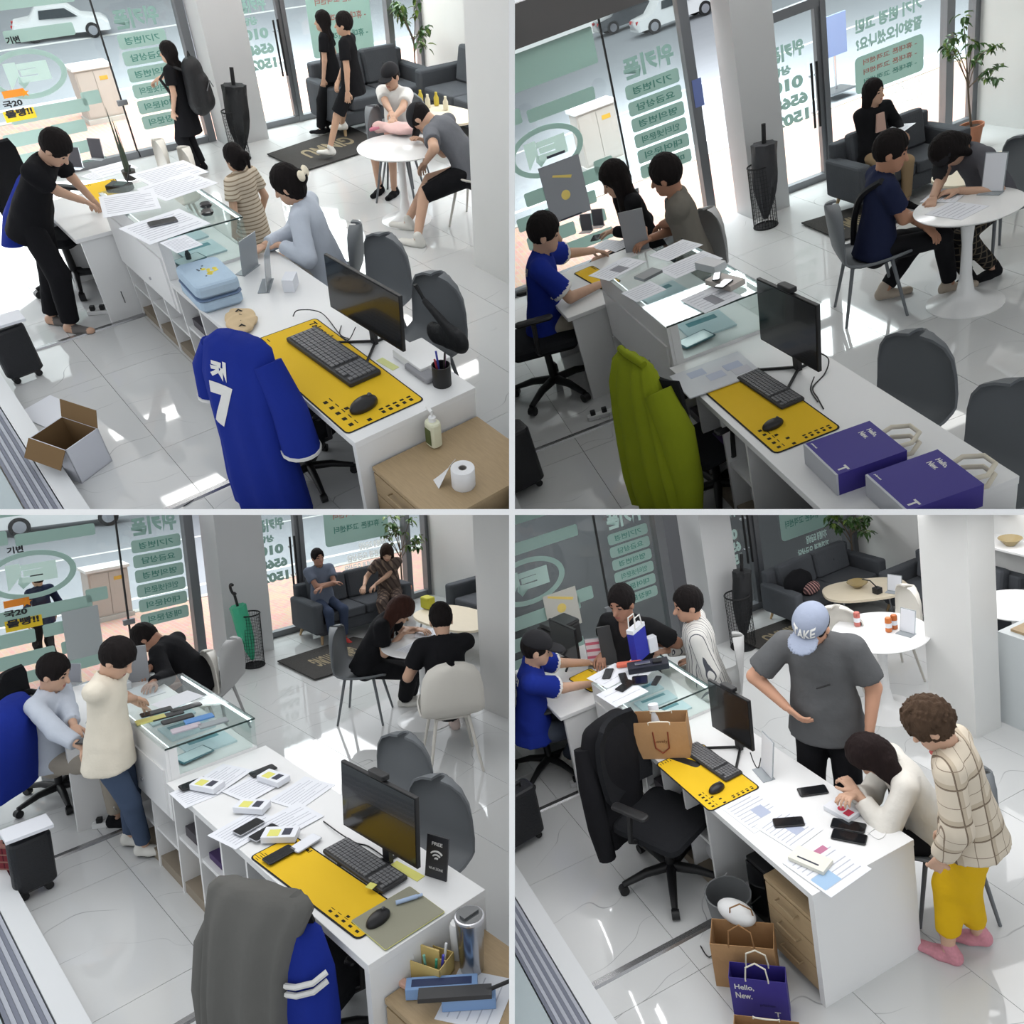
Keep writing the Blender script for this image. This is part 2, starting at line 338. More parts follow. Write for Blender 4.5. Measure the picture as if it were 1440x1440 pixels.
PLOG = []
def person(label, xy, yaw, H=1.7, pz=None, lean=0.0, bend=0.0, side=0.0, twist=0.0, hp=0.0, hy=0.0, hroll=0.0, hands=(None, None), curl=(.5, .5), palm=(None, None),
           feet=(None, None), fdir=None, elbow=(None, None), knee=(None, None), top=None, bottom=None, shoes=None, hair=None, sk=(205, 166, 142), cap=None, fat=1.0, group=None, female=False, name='person', watch=False, stoop=0.0):
    """xy: floor point under the pelvis; yaw in degrees (0 = along +x, 90 = +y); hand and foot targets are room points"""
    s = H/1.72; O = np.zeros(3); th = R_(yaw); f0 = np.array([math.cos(th), math.sin(th), 0]); l0 = np.array([-math.sin(th), math.cos(th), 0]); Z = np.array([0, 0, 1.0])
    sit = pz is not None
    P = np.array([0, 0, pz if sit else 0.93*s])
    if not sit and stoop: P[2] -= stoop
    loc = lambda t: np.array(t, float) - O
    u1 = unit(Z*math.cos(lean) + f0*math.sin(lean) + l0*math.sin(side)); fA = unit(f0 - u1*(f0 @ u1))
    u2 = unit(rot(u1, np.cross(u1, fA), bend)); f2 = unit(rot(fA, np.cross(u1, fA), bend))
    l2 = rot(np.cross(u2, f2), u2, twist); f2 = np.cross(l2, u2)
    B1 = P + u1*.17*s; CH = B1 + unit(u1+u2)*.17*s; NK = CH + u2*.185*s
    sw = (.168 if female else .185)*s; hw = .085*s
    shd = [CH + u2*.135*s + l2*sw, CH + u2*.135*s - l2*sw]
    hf = rot(rot(f2, u2, hy), np.cross(u2, f2), hp); hu = unit(rot(u2, np.cross(u2, f2), hp)); hf = unit(hf - hu*(hf @ hu)); hl = np.cross(hu, hf)
    if hroll: hu = rot(hu, hf, hroll); hl = np.cross(hu, hf)
    HC = NK + unit(u2*.6 + hu*.6)*.062*s + hu*.085*s + hf*.018*s
    if len(xy) == 3:            # given by where the head is seen
        hp_ = at(xy[1], xy[2], HC[2]); O = np.array([hp_[0] - HC[0], hp_[1] - HC[1], 0.0])
    else: O = np.array([xy[0], xy[1], 0.0])
    # limbs
    la1, la2, ll1, ll2 = .285*s, .25*s, .44*s, .43*s; EL = []; WR = []; KN = []; AN = []
    for i, sg in enumerate((1, -1)):
        t = hands[i]
        if t is None: t = shd[i] - Z*.50*s + f0*.06*s + l0*sg*.06*s
        elif callable(t): t = t(P, f2, l2, u2, s)
        else: t = loc(t)
        h = (elbow[i](f2, l2, u2) if callable(elbow[i]) else elbow[i]) if elbow[i] is not None else (-Z*.6 - f2*.5 + l2*sg*.55)
        e, w = ik(shd[i], t, la1, la2, h); EL.append(e); WR.append(w)
        t = feet[i]
        if t is None: t = (P + f0*.44*s + l0*sg*.10*s) if sit else (P + l0*sg*.10*s); t = np.array([t[0], t[1], .075*s])
        else:
            t = loc(t)
            if t[2] < .07: t[2] = .075*s
        h = knee[i] if knee[i] is not None else (f0 + Z*(.6 if sit else .1) + l0*sg*.12)
        k, a = ik(P + l0*sg*hw - u1*.01, t, ll1, ll2, h); KN.append(k); AN.append(a)
    root = thing(name, label, 'person', O, 0, group)
    skm = skin(sk)
    B = Soft(0.0145)
    B.cone(P + u1*.02, B1, .125*s*fat, .118*s*fat, .04, fA, .72); B.cone(B1, CH + u2*.04*s, .118*s*fat, .135*s*fat, .04, f2, .66)
    B.cone(shd[0] - l2*.04*s, shd[1] + l2*.04*s, .058*s, .058*s, .04)
    B.cone(NK - u2*.05*s, HC - hu*.05*s, .052*s, .05*s, .02)
    for i in range(2):
        B.cone(shd[i], EL[i], .049*s*fat, .040*s*fat, .02); B.cone(EL[i], WR[i], .040*s*fat, .027*s, .012)
        hip = P + l0*(1-2*i)*hw
        B.cone(hip, KN[i], .078*s*fat, .053*s*fat, .03); B.cone(KN[i], AN[i], .054*s*fat, .036*s, .015)
    V, Fc = B.mesh(); prt = [(V, Fc, 0)]
    # head
    ax = np.array([hf, hl, hu]); Hd = Soft(0.0075); hs = s*1.08
    loch = lambda x, y, z: HC + (hf*x + hl*y + hu*z)*hs
    Hd.ell(loch(-.008, 0, .022), np.array([.096, .077, .098])*hs, ax, .01); Hd.ell(loch(.022, 0, -.048), np.array([.066, .058, .070])*hs, ax, .03)
    Hd.ell(loch(.060, 0, -.088), np.array([.024, .026, .020])*hs, ax, .03)
    Hd.cone(loch(.082, 0, .006), loch(.104, 0, -.030), .009*hs, .014*hs, .014); Hd.ell(loch(.078, 0, -.062), np.array([.014, .026, .014])*hs, ax, .012)
    for sg in (1, -1):
        Hd.ell(loch(-.005, sg*.079, -.012), np.array([.020, .009, .032])*hs, ax, .006); Hd.ell(loch(.080, sg*.033, .006), np.array([.012, .017, .010])*hs, ax, .01, neg=True); Hd.ell(loch(.071, sg*.033, .006), np.array([.013, .014, .013])*hs, ax, .004)
    Hd.cone(loch(-.02, 0, -.06), NK - u2*.03*s, .052*s, .054*s, .03)
    V, Fc = Hd.mesh(); c = V[Fc].mean(1) - HC; lx, ly, lz = c @ hf/hs, c @ hl/hs, c @ hu/hs; mi = np.zeros(len(Fc), int)
    mi[(lx > .06) & (np.abs(np.abs(ly) - .033) < .012) & (np.abs(lz - .006) < .0065)] = 1
    mi[(lx > .06) & (np.abs(np.abs(ly) - .034) < .018) & (np.abs(lz - .030) < .006)] = 2
    mi[(lx > .07) & (np.abs(ly) < .022) & (np.abs(lz + .062) < .008)] = 3
    prt.append((V, Fc, mi))
    for i, sg in enumerate((1, -1)):
        d = unit(WR[i] - EL[i]); pn = palm[i] if palm[i] is not None else (-l2*sg if hands[i] is None else -Z)
        if abs(np.dot(unit(pn), d)) > .9: pn = -l2*sg + f2*.3
        V, Fc = make_hand(WR[i], unit(d + np.array(pn)*.15), np.array(pn, float), sg, s, curl[i]); prt.append((V, Fc, 0))
    hm = hairm(hair[1] if hair else (30, 25, 24))
    body = part('body', soft_mesh('body', prt, [skm, EYE(), hm, LIP()]), None, root)
    g = {}
    # trousers, shorts, skirt
    if bottom:
        kind, bm, *ex = bottom; T = Soft(0.0145); loose = {'pants': .014, 'wide': .036, 'shorts': .030, 'slim': .008, 'skirt': .02, 'crop': .022}[kind]*s
        end = {'pants': .93, 'wide': .95, 'shorts': -.92, 'slim': .90, 'skirt': .3, 'crop': .72}[kind]
        if ex: end = ex[0]
        T.cone(P - u1*.01, P + u1*.11*s, .135*s*fat + loose*.3, .122*s*fat + .006, .03, fA, .76)
        for i in range(2):
            hip = P + l0*(1-2*i)*hw
            if end < 0: T.cone(hip, KN[i], .082*s*fat + loose*.5, .058*s*fat + loose*1.3, .03, clip=(-.5, -end), n=.004)
            else:
                T.cone(hip, KN[i], .080*s*fat + loose*.5, .056*s*fat + loose, .03, n=.003)
                T.cone(KN[i], AN[i], .056*s*fat + loose, .040*s + loose*.9, .02, clip=(-.3, end), n=.004)
        if kind == 'skirt' and sit is False: T.cone(P, P - Z*.5*s, .16*s, .26*s, .03, n=.006)
        T.plane(P + u1*.12*s, u1)
        V, Fc = T.mesh(); g['bottom'] = part({'shorts': 'shorts', 'skirt': 'skirt'}.get(kind, 'trousers'), soft_mesh('trousers', [(V, Fc, 0)], bm), None, root)
    if top:
        kind, tm, *ex = top; o = ex[0] if ex else {}; lo_ = o.get('loose', .014)*s; hem = o.get('hem', -.10)*s; hem = max(hem, -.045*s) if sit else hem; T = Soft(0.0135)
        T.cone(P + u1*min(hem + .02, .02), B1, .130*s*fat + lo_*1.1, .124*s*fat + lo_, .04, fA, .74, n=.004); T.cone(B1, CH + u2*.05*s, .124*s*fat + lo_, .140*s*fat + lo_*.6, .04, f2, .70, n=.004)
        if hem < -.02: T.cone(P + u1*.05*s, P + u1*hem, .142*s*fat + lo_*1.2, .160*s*fat + lo_*1.6, .04, fA, .80, n=.004)
        T.cone(shd[0] - l2*.04*s, shd[1] + l2*.04*s, .066*s + lo_*.2, None, .04)
        T.cone(CH + u2*.12*s, NK + u2*.005*s, .072*s, .060*s, .03)
        sl = o.get('sleeve', .62)
        for i in range(2):
            if sl <= 1: T.cone(shd[i], EL[i], .056*s*fat + lo_*.4, .050*s*fat + lo_*1.1, .025, clip=(-.4, sl), n=.002)
            else:
                T.cone(shd[i], EL[i], .056*s*fat + lo_*.4, .048*s*fat + lo_*.7, .025, n=.003); T.cone(EL[i], WR[i], .048*s*fat + lo_*.7, .032*s + lo_*.7, .02, clip=(-.3, sl - 1), n=.004)
        T.plane(P + u1*hem, -u1) if not o.get('nocut') else None
        T.cone(NK - u2*.015*s + f2*.012*s, NK + u2*.16*s + f2*.03*s, .056*s, .075*s, .01, neg=True)
        if o.get('vneck'): T.cone(NK + f2*.05*s, CH + f2*.17*s + u2*.02*s, .05*s, .02*s, .01, neg=True)
        V, Fc = T.mesh(); me = soft_mesh('shirt', [(V, Fc, 0)], tm if isinstance(tm, list) else [tm])
        if o.get('trim'):
            me.materials.append(o['trim']); c = V[Fc].mean(1); mi = np.zeros(len(Fc), int)
            for i in range(2):
                ba = EL[i]-shd[i]; t = (c - shd[i]) @ ba/(ba @ ba); dist = np.linalg.norm(c - shd[i] - t[:, None]*ba, axis=1); mi[(dist < .12*s) & (t > sl - .10)] = 1
            me.polygons.foreach_set('material_index', mi.astype(np.int32))
        g['top'] = part(o.get('name', 'shirt'), me, None, root); g['topmesh'] = (V, Fc)
    if shoes:
        kind, sm, *ex = shoes
        for i, sg in enumerate((1, -1)):
            fd = R_(fdir[i]) if fdir else th; ff = np.array([math.cos(fd), math.sin(fd), 0]); ll = np.array([-math.sin(fd), math.cos(fd), 0]); a = AN[i]*1.0; fz = a[2] - .055*s
            pitch = 0
            T = Soft(0.010); b0 = np.array([a[0], a[1], fz]) - ff*.035*s; b1 = b0 + ff*.20*s
            T.cone(b0, b0 + ff*.08*s, .042*s, .044*s, .02, Z, .9); T.cone(b0 + ff*.08*s, b1, .046*s, .038*s, .02, Z, .72)
            T.cone(b0 + Z*.02, a - ff*.005 + Z*(.02 if kind != 'slipper' else -.02)*s, .040*s, .040*s, .02)
            T.plane(b0 - Z*.038*s, -Z)
            V, Fc = T.mesh(); c = V[Fc].mean(1); mi = np.zeros(len(Fc), int); mi[c[:, 2] < fz - .018*s] = 1
            if kind == 'slipper': mi[(np.abs(((c - b0) @ ff) - .12*s) > .065*s) & (c[:, 2] > fz - .008*s)] = 2
            mats = [sm, ex[0] if ex else sm, skm]
            so = part('shoe' if kind != 'slipper' else 'slipper', soft_mesh('shoe', [(V, Fc, mi)], mats), None, root)
    if hair:
        kind = hair[0]; T = Soft(0.010 if kind != 'curly' else .009); r = np.array([.104, .087, .108])*hs
        if kind == 'curly': T.ell(loch(-.012, 0, .035), r*1.16, ax, .01, n=-.010)
        elif kind != 'capshort': T.ell(loch(-.014, 0, .030), r*(1.06 if kind in ('bob', 'bowl', 'long') else 1.03), ax, .01, n=-.0035)
        else: T.ell(loch(-.018, 0, .022), r*.97, ax, .01, n=.003)
        if kind in ('long', 'bun', 'pony', 'bob'): T.ell(loch(-.04, 0, -.02), np.array([.075, .086, .10])*hs, ax, .03, n=-.004)
        if kind == 'bob':
            for sg in (1, -1): T.cone(loch(-.01, sg*.072, .02), loch(.0, sg*.078, -.09), .03*hs, .026*hs, .02)
            T.cone(loch(-.07, 0, 0), loch(-.075, 0, -.10), .055*hs, .045*hs, .03, ax[0], .7)
        ln = hair[2] if len(hair) > 2 else .35
        if kind == 'long':
            dn = unit(-hu*.35 - Z*.65); b = loch(-.06, 0, -.02)
            for sg in (-1, 0, 1):
                p1 = loch(-.035, sg*.066, -.06); p2 = p1 + dn*ln*.5*s - hf*(.03 + .01*(sg == 0))*s + hl*sg*.012; p3 = p2 + (dn*.4 - Z*.6)*ln*.55*s
                T.cone(p1, p2, .046*hs, .044*hs, .03, n=.004); T.cone(p2, p3, .044*hs, .022*hs, .03, n=.005)
            if len(hair) > 3:      # strands falling forward over the shoulders
                for sg in (-1, 1):
                    p1 = loch(.02, sg*.075, -.02); p2 = p1 + (hf*.05 - hu*.16 + hl*sg*.01)*s; T.cone(p1, p2, .028*hs, .030*hs, .02, n=.004); T.cone(p2, p2 - Z*hair[3]*s, .030*hs, .014*hs, .02, n=.005)
        if kind == 'pony': T.cone(loch(-.10, 0, .05), loch(-.15, 0, .02), .028*hs, .034*hs, .01); T.cone(loch(-.15, 0, .02), loch(-.15, 0, .02) - Z*.12*s - hf*.02, .034*hs, .014*hs, .02, n=.004)
        if kind == 'bun': T.ell(loch(-.115, 0, .0), np.array([.04, .05, .05])*hs, ax, .02, n=.005)
        # open face
        fz = {'bowl': .035, 'bob': .03, 'curly': .038}.get(kind, .052)
        T.ell(loch(.115, 0, fz - .105), np.array([.085, .074, .118])*hs, ax, .01, neg=True)
        if kind in ('short', 'bowl', 'curly', 'capshort'):
            T.plane(loch(-.03, 0, -.062 if kind != 'curly' else -.085), -hu + hf*.55)
            for sg in (1, -1): T.ell(loch(.02, sg*.085, -.045), np.array([.05, .02, .045])*hs, ax, .01, neg=True)
        V, Fc = T.mesh(); part('hair', soft_mesh('hair', [(V, Fc, 0)], hm), None, root)
        if len(hair) > 4 and hair[4] == 'bow':
            bw = mat('cream hair bow', (232, 222, 200), rough=.8); T = Soft(.008); b = loch(-.14, 0, .015)
            for sg in (1, -1): T.ell(b + hl*sg*.05*hs, np.array([.018, .046, .036])*hs, ax, .01, n=.004)
            T.ell(b, np.array([.02, .018, .02])*hs, ax, .01); V, Fc = T.mesh(); part('hair_bow', soft_mesh('hair_bow', [(V, Fc, 0)], bw), None, root, label='cream fabric hair bow')
    if cap:
        cm, *ex = cap; T = Soft(.009); T.ell(loch(-.008, 0, .042), np.array([.108, .090, .090])*hs, ax, .01); T.plane(loch(0, 0, .034), -hu + hf*.0)
        bd = 1
        T2 = Soft(.009); T2.ell(loch(.115, 0, .030), np.array([.080, .078, .010])*hs, ax, .01); T2.plane(loch(.06, 0, .03), -hf)
        V, Fc = T.mesh(); V2, F2 = T2.mesh(); c_o = part('cap', soft_mesh('cap', [(V, Fc, 0)], cm), None, root); part('brim', soft_mesh('brim', [(V2, F2, 0)], ex[0] if ex else cm), None, c_o)
        g['cap'] = (c_o, V, Fc)
    if watch:
        i = watch - 1; mb = MB(); w = WR[i]; d = unit(WR[i] - EL[i]); mb.tube([w - d*.045, w - d*.025], .034*s, 14); part('watch', mb, mat('watch black', (20, 20, 22), rough=.3), root)
    PLOG.append((Q, label, [round(float(x)) for x in pix(HC + O)[:2]], [[round(float(x)) for x in pix(a + O)[:2]] for a in AN], O.round(2).tolist()))
    g.update(f0=f0, root=root, HC=HC, hf=hf, hl=hl, hu=hu, u2=u2, f2=f2, l2=l2, CH=CH, NK=NK, P=P, shd=shd, EL=EL, WR=WR, KN=KN, AN=AN, O=O, s=s, hs=hs, loch=loch)
    return g

from mathutils.bvhtree import BVHTree
def print_on(g, VF, body, c, U, V, m, name='print', mirror=False, bold=.03, lift=.004, label=None, parent=None):
    """lettering wrapped onto a cloth surface: rays from the plane c+-U/2+-V/2 go along -n"""
    vv, ff, a = text_mesh(body, bold); c, U, V = (np.array(x, float) for x in (c, U, V)); n = unit(np.cross(U, V))
    bm = bmesh.new(); bm_v = [bm.verts.new((p[0], p[1], 0)) for p in vv]
    for f in ff:
        try: bm.faces.new([bm_v[i] for i in f])
        except ValueError: pass
    bmesh.ops.triangulate(bm, faces=bm.faces[:]); bmesh.ops.subdivide_edges(bm, edges=[e for e in bm.edges if e.calc_length() > .12], cuts=2)
    bt = BVHTree.FromPolygons([tuple(p) for p in VF[0]], [tuple(int(i) for i in q) for q in VF[1]])
    for v in bm.verts:
        x = 1 - v.co.x if mirror else v.co.x
        p = c + (x - .5)*U + (v.co.y - .5)*V; h = bt.ray_cast(Vector(p + n*.3), Vector(-n), .8)
        v.co = (h[0] + Vector(n)*lift) if h[0] is not None else Vector(p)
    me = bpy.data.meshes.new(name); bm.to_mesh(me); bm.free(); me.materials.append(m)
    part(name, me, None, parent or g['top'], label=label)

# ------------------------------------------------------------------ shared materials
WHITE = lambda: mat('white laminate', (236, 236, 236), rough=.35, var=.02, vscale=2)
BLACKP = lambda: mat('black plastic', (26, 26, 28), rough=.45)
GREYP = lambda: mat('grey shell plastic', (108, 112, 116), rough=.55, var=.05, vscale=3)
CREAMP = lambda: mat('off white shell plastic', (218, 214, 206), rough=.5, var=.03, vscale=3)
CHROME = lambda: mat('chrome', (200, 200, 205), rough=.2, metal=1)
STEEL = lambda: mat('brushed aluminium', (150, 152, 156), rough=.35, metal=.9)
PAPER = lambda: mat('paper', (232, 234, 240), rough=.9)
INK = lambda: mat('print ink', (70, 72, 84), rough=.9)
SCREEN = lambda: mat('dark screen', (20, 22, 26), rough=.18, coat=.3)
CASEG = lambda: mat('clear glass', (235, 245, 244), rough=.02, trans=1.0, ior=1.12, spec=.5)
YEL = lambda: mat('yellow desk mat cloth', (236, 192, 30), rough=.8, bump=.15, bscale=300)
WOOD = lambda: mat('light oak veneer', (176, 152, 118), rough=.55, var=.16, vscale=9, stretch=(1.5, 14, 14))
SOFA = lambda: cloth('charcoal sofa weave', (86, 89, 94), bscale=120)
BLUEJ = lambda: cloth('royal blue jersey', (30, 48, 138), bscale=10)

def banded(name, base, lines, rough=.9):
    """woven stripes: lines = [(direction, period, width fraction, colour)]"""
    if name in MATS: return MATS[name]
    m = mat(name, base, rough=rough, spec=.15); nt = m.node_tree; b = nt.nodes['Principled BSDF']; tc = nt.nodes.new('ShaderNodeTexCoord'); prev = None
    for (d, per, wf, col) in lines:
        dt = nt.nodes.new('ShaderNodeVectorMath'); dt.operation = 'DOT_PRODUCT'; dt.inputs[1].default_value = d; nt.links.new(tc.outputs['Object'], dt.inputs[0])
        dv = nt.nodes.new('ShaderNodeMath'); dv.operation = 'DIVIDE'; dv.inputs[1].default_value = per; nt.links.new(dt.outputs['Value'], dv.inputs[0]); fr = nt.nodes.new('ShaderNodeMath'); fr.operation = 'FRACT'; nt.links.new(dv.outputs[0], fr.inputs[0]); lt = nt.nodes.new('ShaderNodeMath'); lt.operation = 'LESS_THAN'; lt.inputs[1].default_value = wf; nt.links.new(fr.outputs[0], lt.inputs[0])
        mx = nt.nodes.new('ShaderNodeMix'); mx.data_type = 'RGBA'; nt.links.new(lt.outputs[0], mx.inputs[0]); mx.inputs[7].default_value = rgb(*col)
        if prev is None: mx.inputs[6].default_value = rgb(*base)
        else: nt.links.new(prev, mx.inputs[6])
        prev = mx.outputs[2]
    nt.links.new(prev, b.inputs['Base Color']); return m

# ------------------------------------------------------------------ furniture builders (thing-local coordinates, front = +x)
def chair_shell_mesh(name, m, s):
    mb = MB(); grid = []
    prof = [(.23, .445), (.20, .452), (.10, .442), (-.02, .432), (-.12, .432), (-.185, .45), (-.225, .50), (-.245, .58), (-.262, .68), (-.275, .77), (-.283, .83), (-.287, .862), (-.288, .872)]
    wid = [.17, .20, .225, .232, .232, .232, .232, .232, .225, .205, .165, .10, .03]; n = 11
    for (x, z), w in zip(prof, wid):
        row = []
        for j in range(n):
            t = -1 + 2*j/(n-1); back = max(0, (z - .44)/.4); y = w*math.sin(t*math.pi/2)
            dx = .075*back*(t*t)*(1 if z > .47 else 0); dz = (.035*t*t if z < .47 else 0)
            row.append(((x + dx)*s, y*s, (z + dz)*s))
        grid.append(row)
    mb.sheet(grid, .014*s); return mb.mesh(name, m)
def shell_chair(label, xy, yaw, m=None, s=1.0, group=None, legm=None):
    m = m or GREYP(); t = thing('shell_chair', label, 'chair', (xy[0], xy[1], 0), R_(yaw), group)
    part('seat_shell', chair_shell_mesh('seat_shell', m, s), None, t)
    for sx in (1, -1):
        for sy in (1, -1):
            part('leg', MB().cyl((sx*.13*s - .02*s, sy*.12*s, .43*s), (sx*.21*s - .02*s, sy*.20*s, 0), .014*s, .010*s), legm or m, t)
    part('seat_frame', MB().box((-.16*s, -.13*s, .415*s), (.13*s, .13*s, .43*s)), legm or m, t); return t
def office_chair(label, xy, yaw, s=1.0, seatz=.46, back=True, group=None):
    t = thing('office_chair', label, 'chair', (xy[0], xy[1], 0), R_(yaw), group); b = BLACKP(); fab = cloth('black chair fabric', (34, 35, 38), bscale=200)
    for k in range(5):
        a = R_(72*k + 20); d = np.array([math.cos(a), math.sin(a), 0]); mb = MB()
        mb.tube([(0, 0, .10*s), d*.16*s + [0, 0, .10*s], d*.31*s + [0, 0, .065*s]], [.032*s, .026*s, .018*s]); lg = part('leg', mb, b, t)
        n = np.cross(d, [0, 0, 1]); c = d*.31*s + np.array([0, 0, .03*s]); part('caster', MB().cyl(c - n*.022*s, c + n*.022*s, .03*s, seg=12), b, lg)
    part('column', MB().cyl((0, 0, .08*s), (0, 0, seatz*s - .06*s), .03*s, .022*s, 12), b, t)
    part('seat', MB().rbox((-.23*s, -.24*s, seatz*s - .07*s), (.25*s, .24*s, seatz*s), .07*s, seg=4), fab, t)
    if back:
        g = []
        for i in range(9):
            z = seatz + .10 + .48*i/8; w = .215 - .04*(i/8)**2 - (.03 if i in (0, 8) else 0); g.append([((-.24 - .05*math.sin(i/8*2.4) + .05*(j/6*2 - 1)**2)*s, (j/6*2-1)*w*s, z*s) for j in range(7)])
        bk = part('backrest', MB().sheet(g, .03*s), fab, t)
        part('back_bar', MB().tube([(-.05*s, 0, seatz*s - .06*s), (-.30*s, 0, seatz*s), (-.30*s, 0, (seatz + .35)*s)], .022*s), b, t)
    for sy in (1, -1):
        part('armrest', MB().rbox((-.12*s, sy*.27*s - .035*s, seatz*s + .19*s), (.13*s, sy*.27*s + .035*s, seatz*s + .22*s), .03*s).tube([(-.02*s, sy*.22*s, seatz*s - .04*s), (-.02*s, sy*.28*s, seatz*s), (-.0*s, sy*.27*s, seatz*s + .19*s)], .016*s), b, t)
    return t
def sofa(label, xy, yaw, w=1.45, s=1.0, group=None):
    t = thing('sofa', label, 'sofa', (xy[0], xy[1], 0), R_(yaw), group); m = SOFA(); d = .78*s; w = w*s
    part('base', MB().rbox((-d/2, -w/2, .13*s), (d/2 - .03*s, w/2, .30*s), .04*s), m, t)
    for k in (0, 1):
        y0 = -w/2 + .14*s + k*(w/2 - .14*s); part('seat_cushion', MB().rbox((-d/2 + .2*s, y0 + .005, .30*s), (d/2, y0 + w/2 - .145*s, .44*s), .05*s), m, t)
        g = MB().rbox((-.09*s, y0 + .005, 0), (.09*s, y0 + w/2 - .145*s, .42*s), .07*s, Matrix.Translation(Vector((-d/2 + .21*s, 0, .42*s))) @ Matrix.Rotation(-.18, 4, 'Y')); bc = part('back_cushion', g, m, t)
        yc = y0 + (w/2 - .14*s)/2; part('button', MB().lathe([(.018*s, 0), (.012*s, .012*s)], 10, Matrix.Translation(Vector((-d/2 + .285*s, yc, .66*s))) @ Matrix.Rotation(R_(80), 4, 'Y')), m, bc)
    part('back', MB().rbox((-d/2 - .04*s, -w/2, .2*s), (-d/2 + .12*s, w/2, .76*s), .05*s), m, t)
    for sy in (1, -1): part('armrest', MB().rbox((-d/2, sy*(w/2) - .08*s, .16*s), (d/2 - .02*s, sy*(w/2) + .08*s, .60*s), .06*s, seg=4), m, t)
    for sx in (1, -1):
        for sy in (1, -1): part('leg', MB().cyl((sx*(d/2 - .1*s), sy*(w/2 - .05*s), .14*s), (sx*(d/2 - .06*s), sy*(w/2 - .02*s), 0), .025*s, .016*s), mat('beech leg', (190, 160, 120), rough=.5), t)
    return t
def tulip_table(label, xy, r=.40, h=.73, s=1.0):
    t = thing('pedestal_table', label, 'table', (xy[0], xy[1], 0)); w = mat('glossy white lacquer', (240, 240, 240), rough=.18)
    part('tabletop', MB().lathe([(r*.4, h - .028), (r*.94, h - .022), (r, h - .008), (r, h - .002), (r - .006, h)], 48), w, t)
    part('pedestal', MB().lathe([(.26*s, 0), (.26*s, .006), (.22*s, .016), (.12*s, .045), (.06*s, .10), (.040*s, .22), (.034*s, .45), (.05*s, h - .08), (.10*s, h - .027)], 28), w, t); return t
def coffee_table(label, xy, yaw, a=.55, b=.32, h=.42):
    t = thing('coffee_table', label, 'table', (xy[0], xy[1], 0), R_(yaw)); n = 36
    ol = [(a*math.copysign(abs(math.cos(x))**.75, math.cos(x)), b*math.copysign(abs(math.sin(x))**.75, math.sin(x))) for x in [2*math.pi*i/n for i in range(n)]]
    part('tabletop', MB().prism(ol, h - .025, h), mat('pale ash table top', (226, 214, 190), rough=.4, var=.06, vscale=6, stretch=(2, 16, 1)), t)
    for sx in (1, -1):
        for sy in (1, -1): part('leg', MB().cyl((sx*a*.6, sy*b*.6, h - .025), (sx*a*.75, sy*b*.75, 0), .011, .009), STEEL(), t)
    return t
def potted_tree(label, xy, h=1.9, s=1.0, nleaf=90, seed=1, lean=(0, 0), spread=.42, crown=.55):
    rnd = random.Random(seed); t = thing('potted_tree', label, 'plant', (xy[0], xy[1], 0)); bark = mat('grey brown bark', (112, 98, 84), rough=.8, var=.2)
    pm = mat('terracotta', (188, 126, 96), rough=.7, var=.06); pot = part('pot', MB().lathe([(.11*s, 0), (.115*s, .01), (.15*s, .26*s), (.165*s, .26*s), (.165*s, .31*s), (.145*s, .31*s), (.14*s, .27*s), (.01, .265*s)], 28, cap1=False), pm, t)
    part('soil', MB().lathe([(.14*s, .26*s), (.13*s, .275*s), (.01, .285*s)], 20), mat('potting soil', (60, 48, 40), rough=.95), t)
    tp = np.array([lean[0], lean[1], h*crown]); tr = [(0, 0, .26*s), tuple(tp*.45 + [.02, -.02, .08]), tuple(tp)]
    mb = MB().tube(tr, [.018*s, .014*s, .010*s]); tips = []
    for k in range(9):
        a = 2*math.pi*k/9 + rnd.random(); b0 = np.array(tr[1])*(1 - .25 - .75*rnd.random()) + tp*(.25 + .0*k); b0 = tp*(.72 + .28*rnd.random()) ; e = b0 + np.array([math.cos(a)*spread*(.4 + .6*rnd.random()), math.sin(a)*spread*(.4 + .6*rnd.random()), (h - tp[2])*(.15 + .85*(k/8))])
        mid = (b0 + e)/2 + np.array([0, 0, .05]); mb.tube([b0, mid, e], [.008*s, .006*s, .004*s], 6); tips += [(mid, e)]*1
    part('trunk', mb, bark, t)
    lm = mat('glossy green leaf', (62, 98, 44), rough=.4, var=.25, vscale=2); lm2 = mat('yellow green leaf', (112, 138, 58), rough=.4, var=.25, vscale=2)
    out = MB(); L = .12*s; W = .03*s
    rows = [[(0, 0, 0)]*3, [(L*.3, -W, .004), (L*.3, 0, -.006), (L*.3, W, .004)], [(L*.65, -W*.8, -.006), (L*.65, 0, -.016), (L*.65, W*.8, -.006)], [(L, -.001, -.035), (L, 0, -.036), (L, .001, -.035)]]
    out.sheet(rows, .002); me1 = out.mesh('leaf', lm); me2 = out.mesh('leaf', lm2)
    for k in range(nleaf):
        m_, e_ = tips[k % len(tips)]; f = rnd.random(); p = m_*(1-f) + e_*f if rnd.random() < .35 else e_ + np.array([rnd.gauss(0, .045), rnd.gauss(0, .045), rnd.gauss(0, .03)])*s
        M = Matrix.Rotation(rnd.random()*6.28, 4, 'Z') @ Matrix.Rotation(rnd.uniform(-.3, .9), 4, 'Y') @ Matrix.Scale(rnd.uniform(.7, 1.2), 4)
        part('leaf', me1 if rnd.random() < .75 else me2, None, t, tuple(p), M=M)
    return t
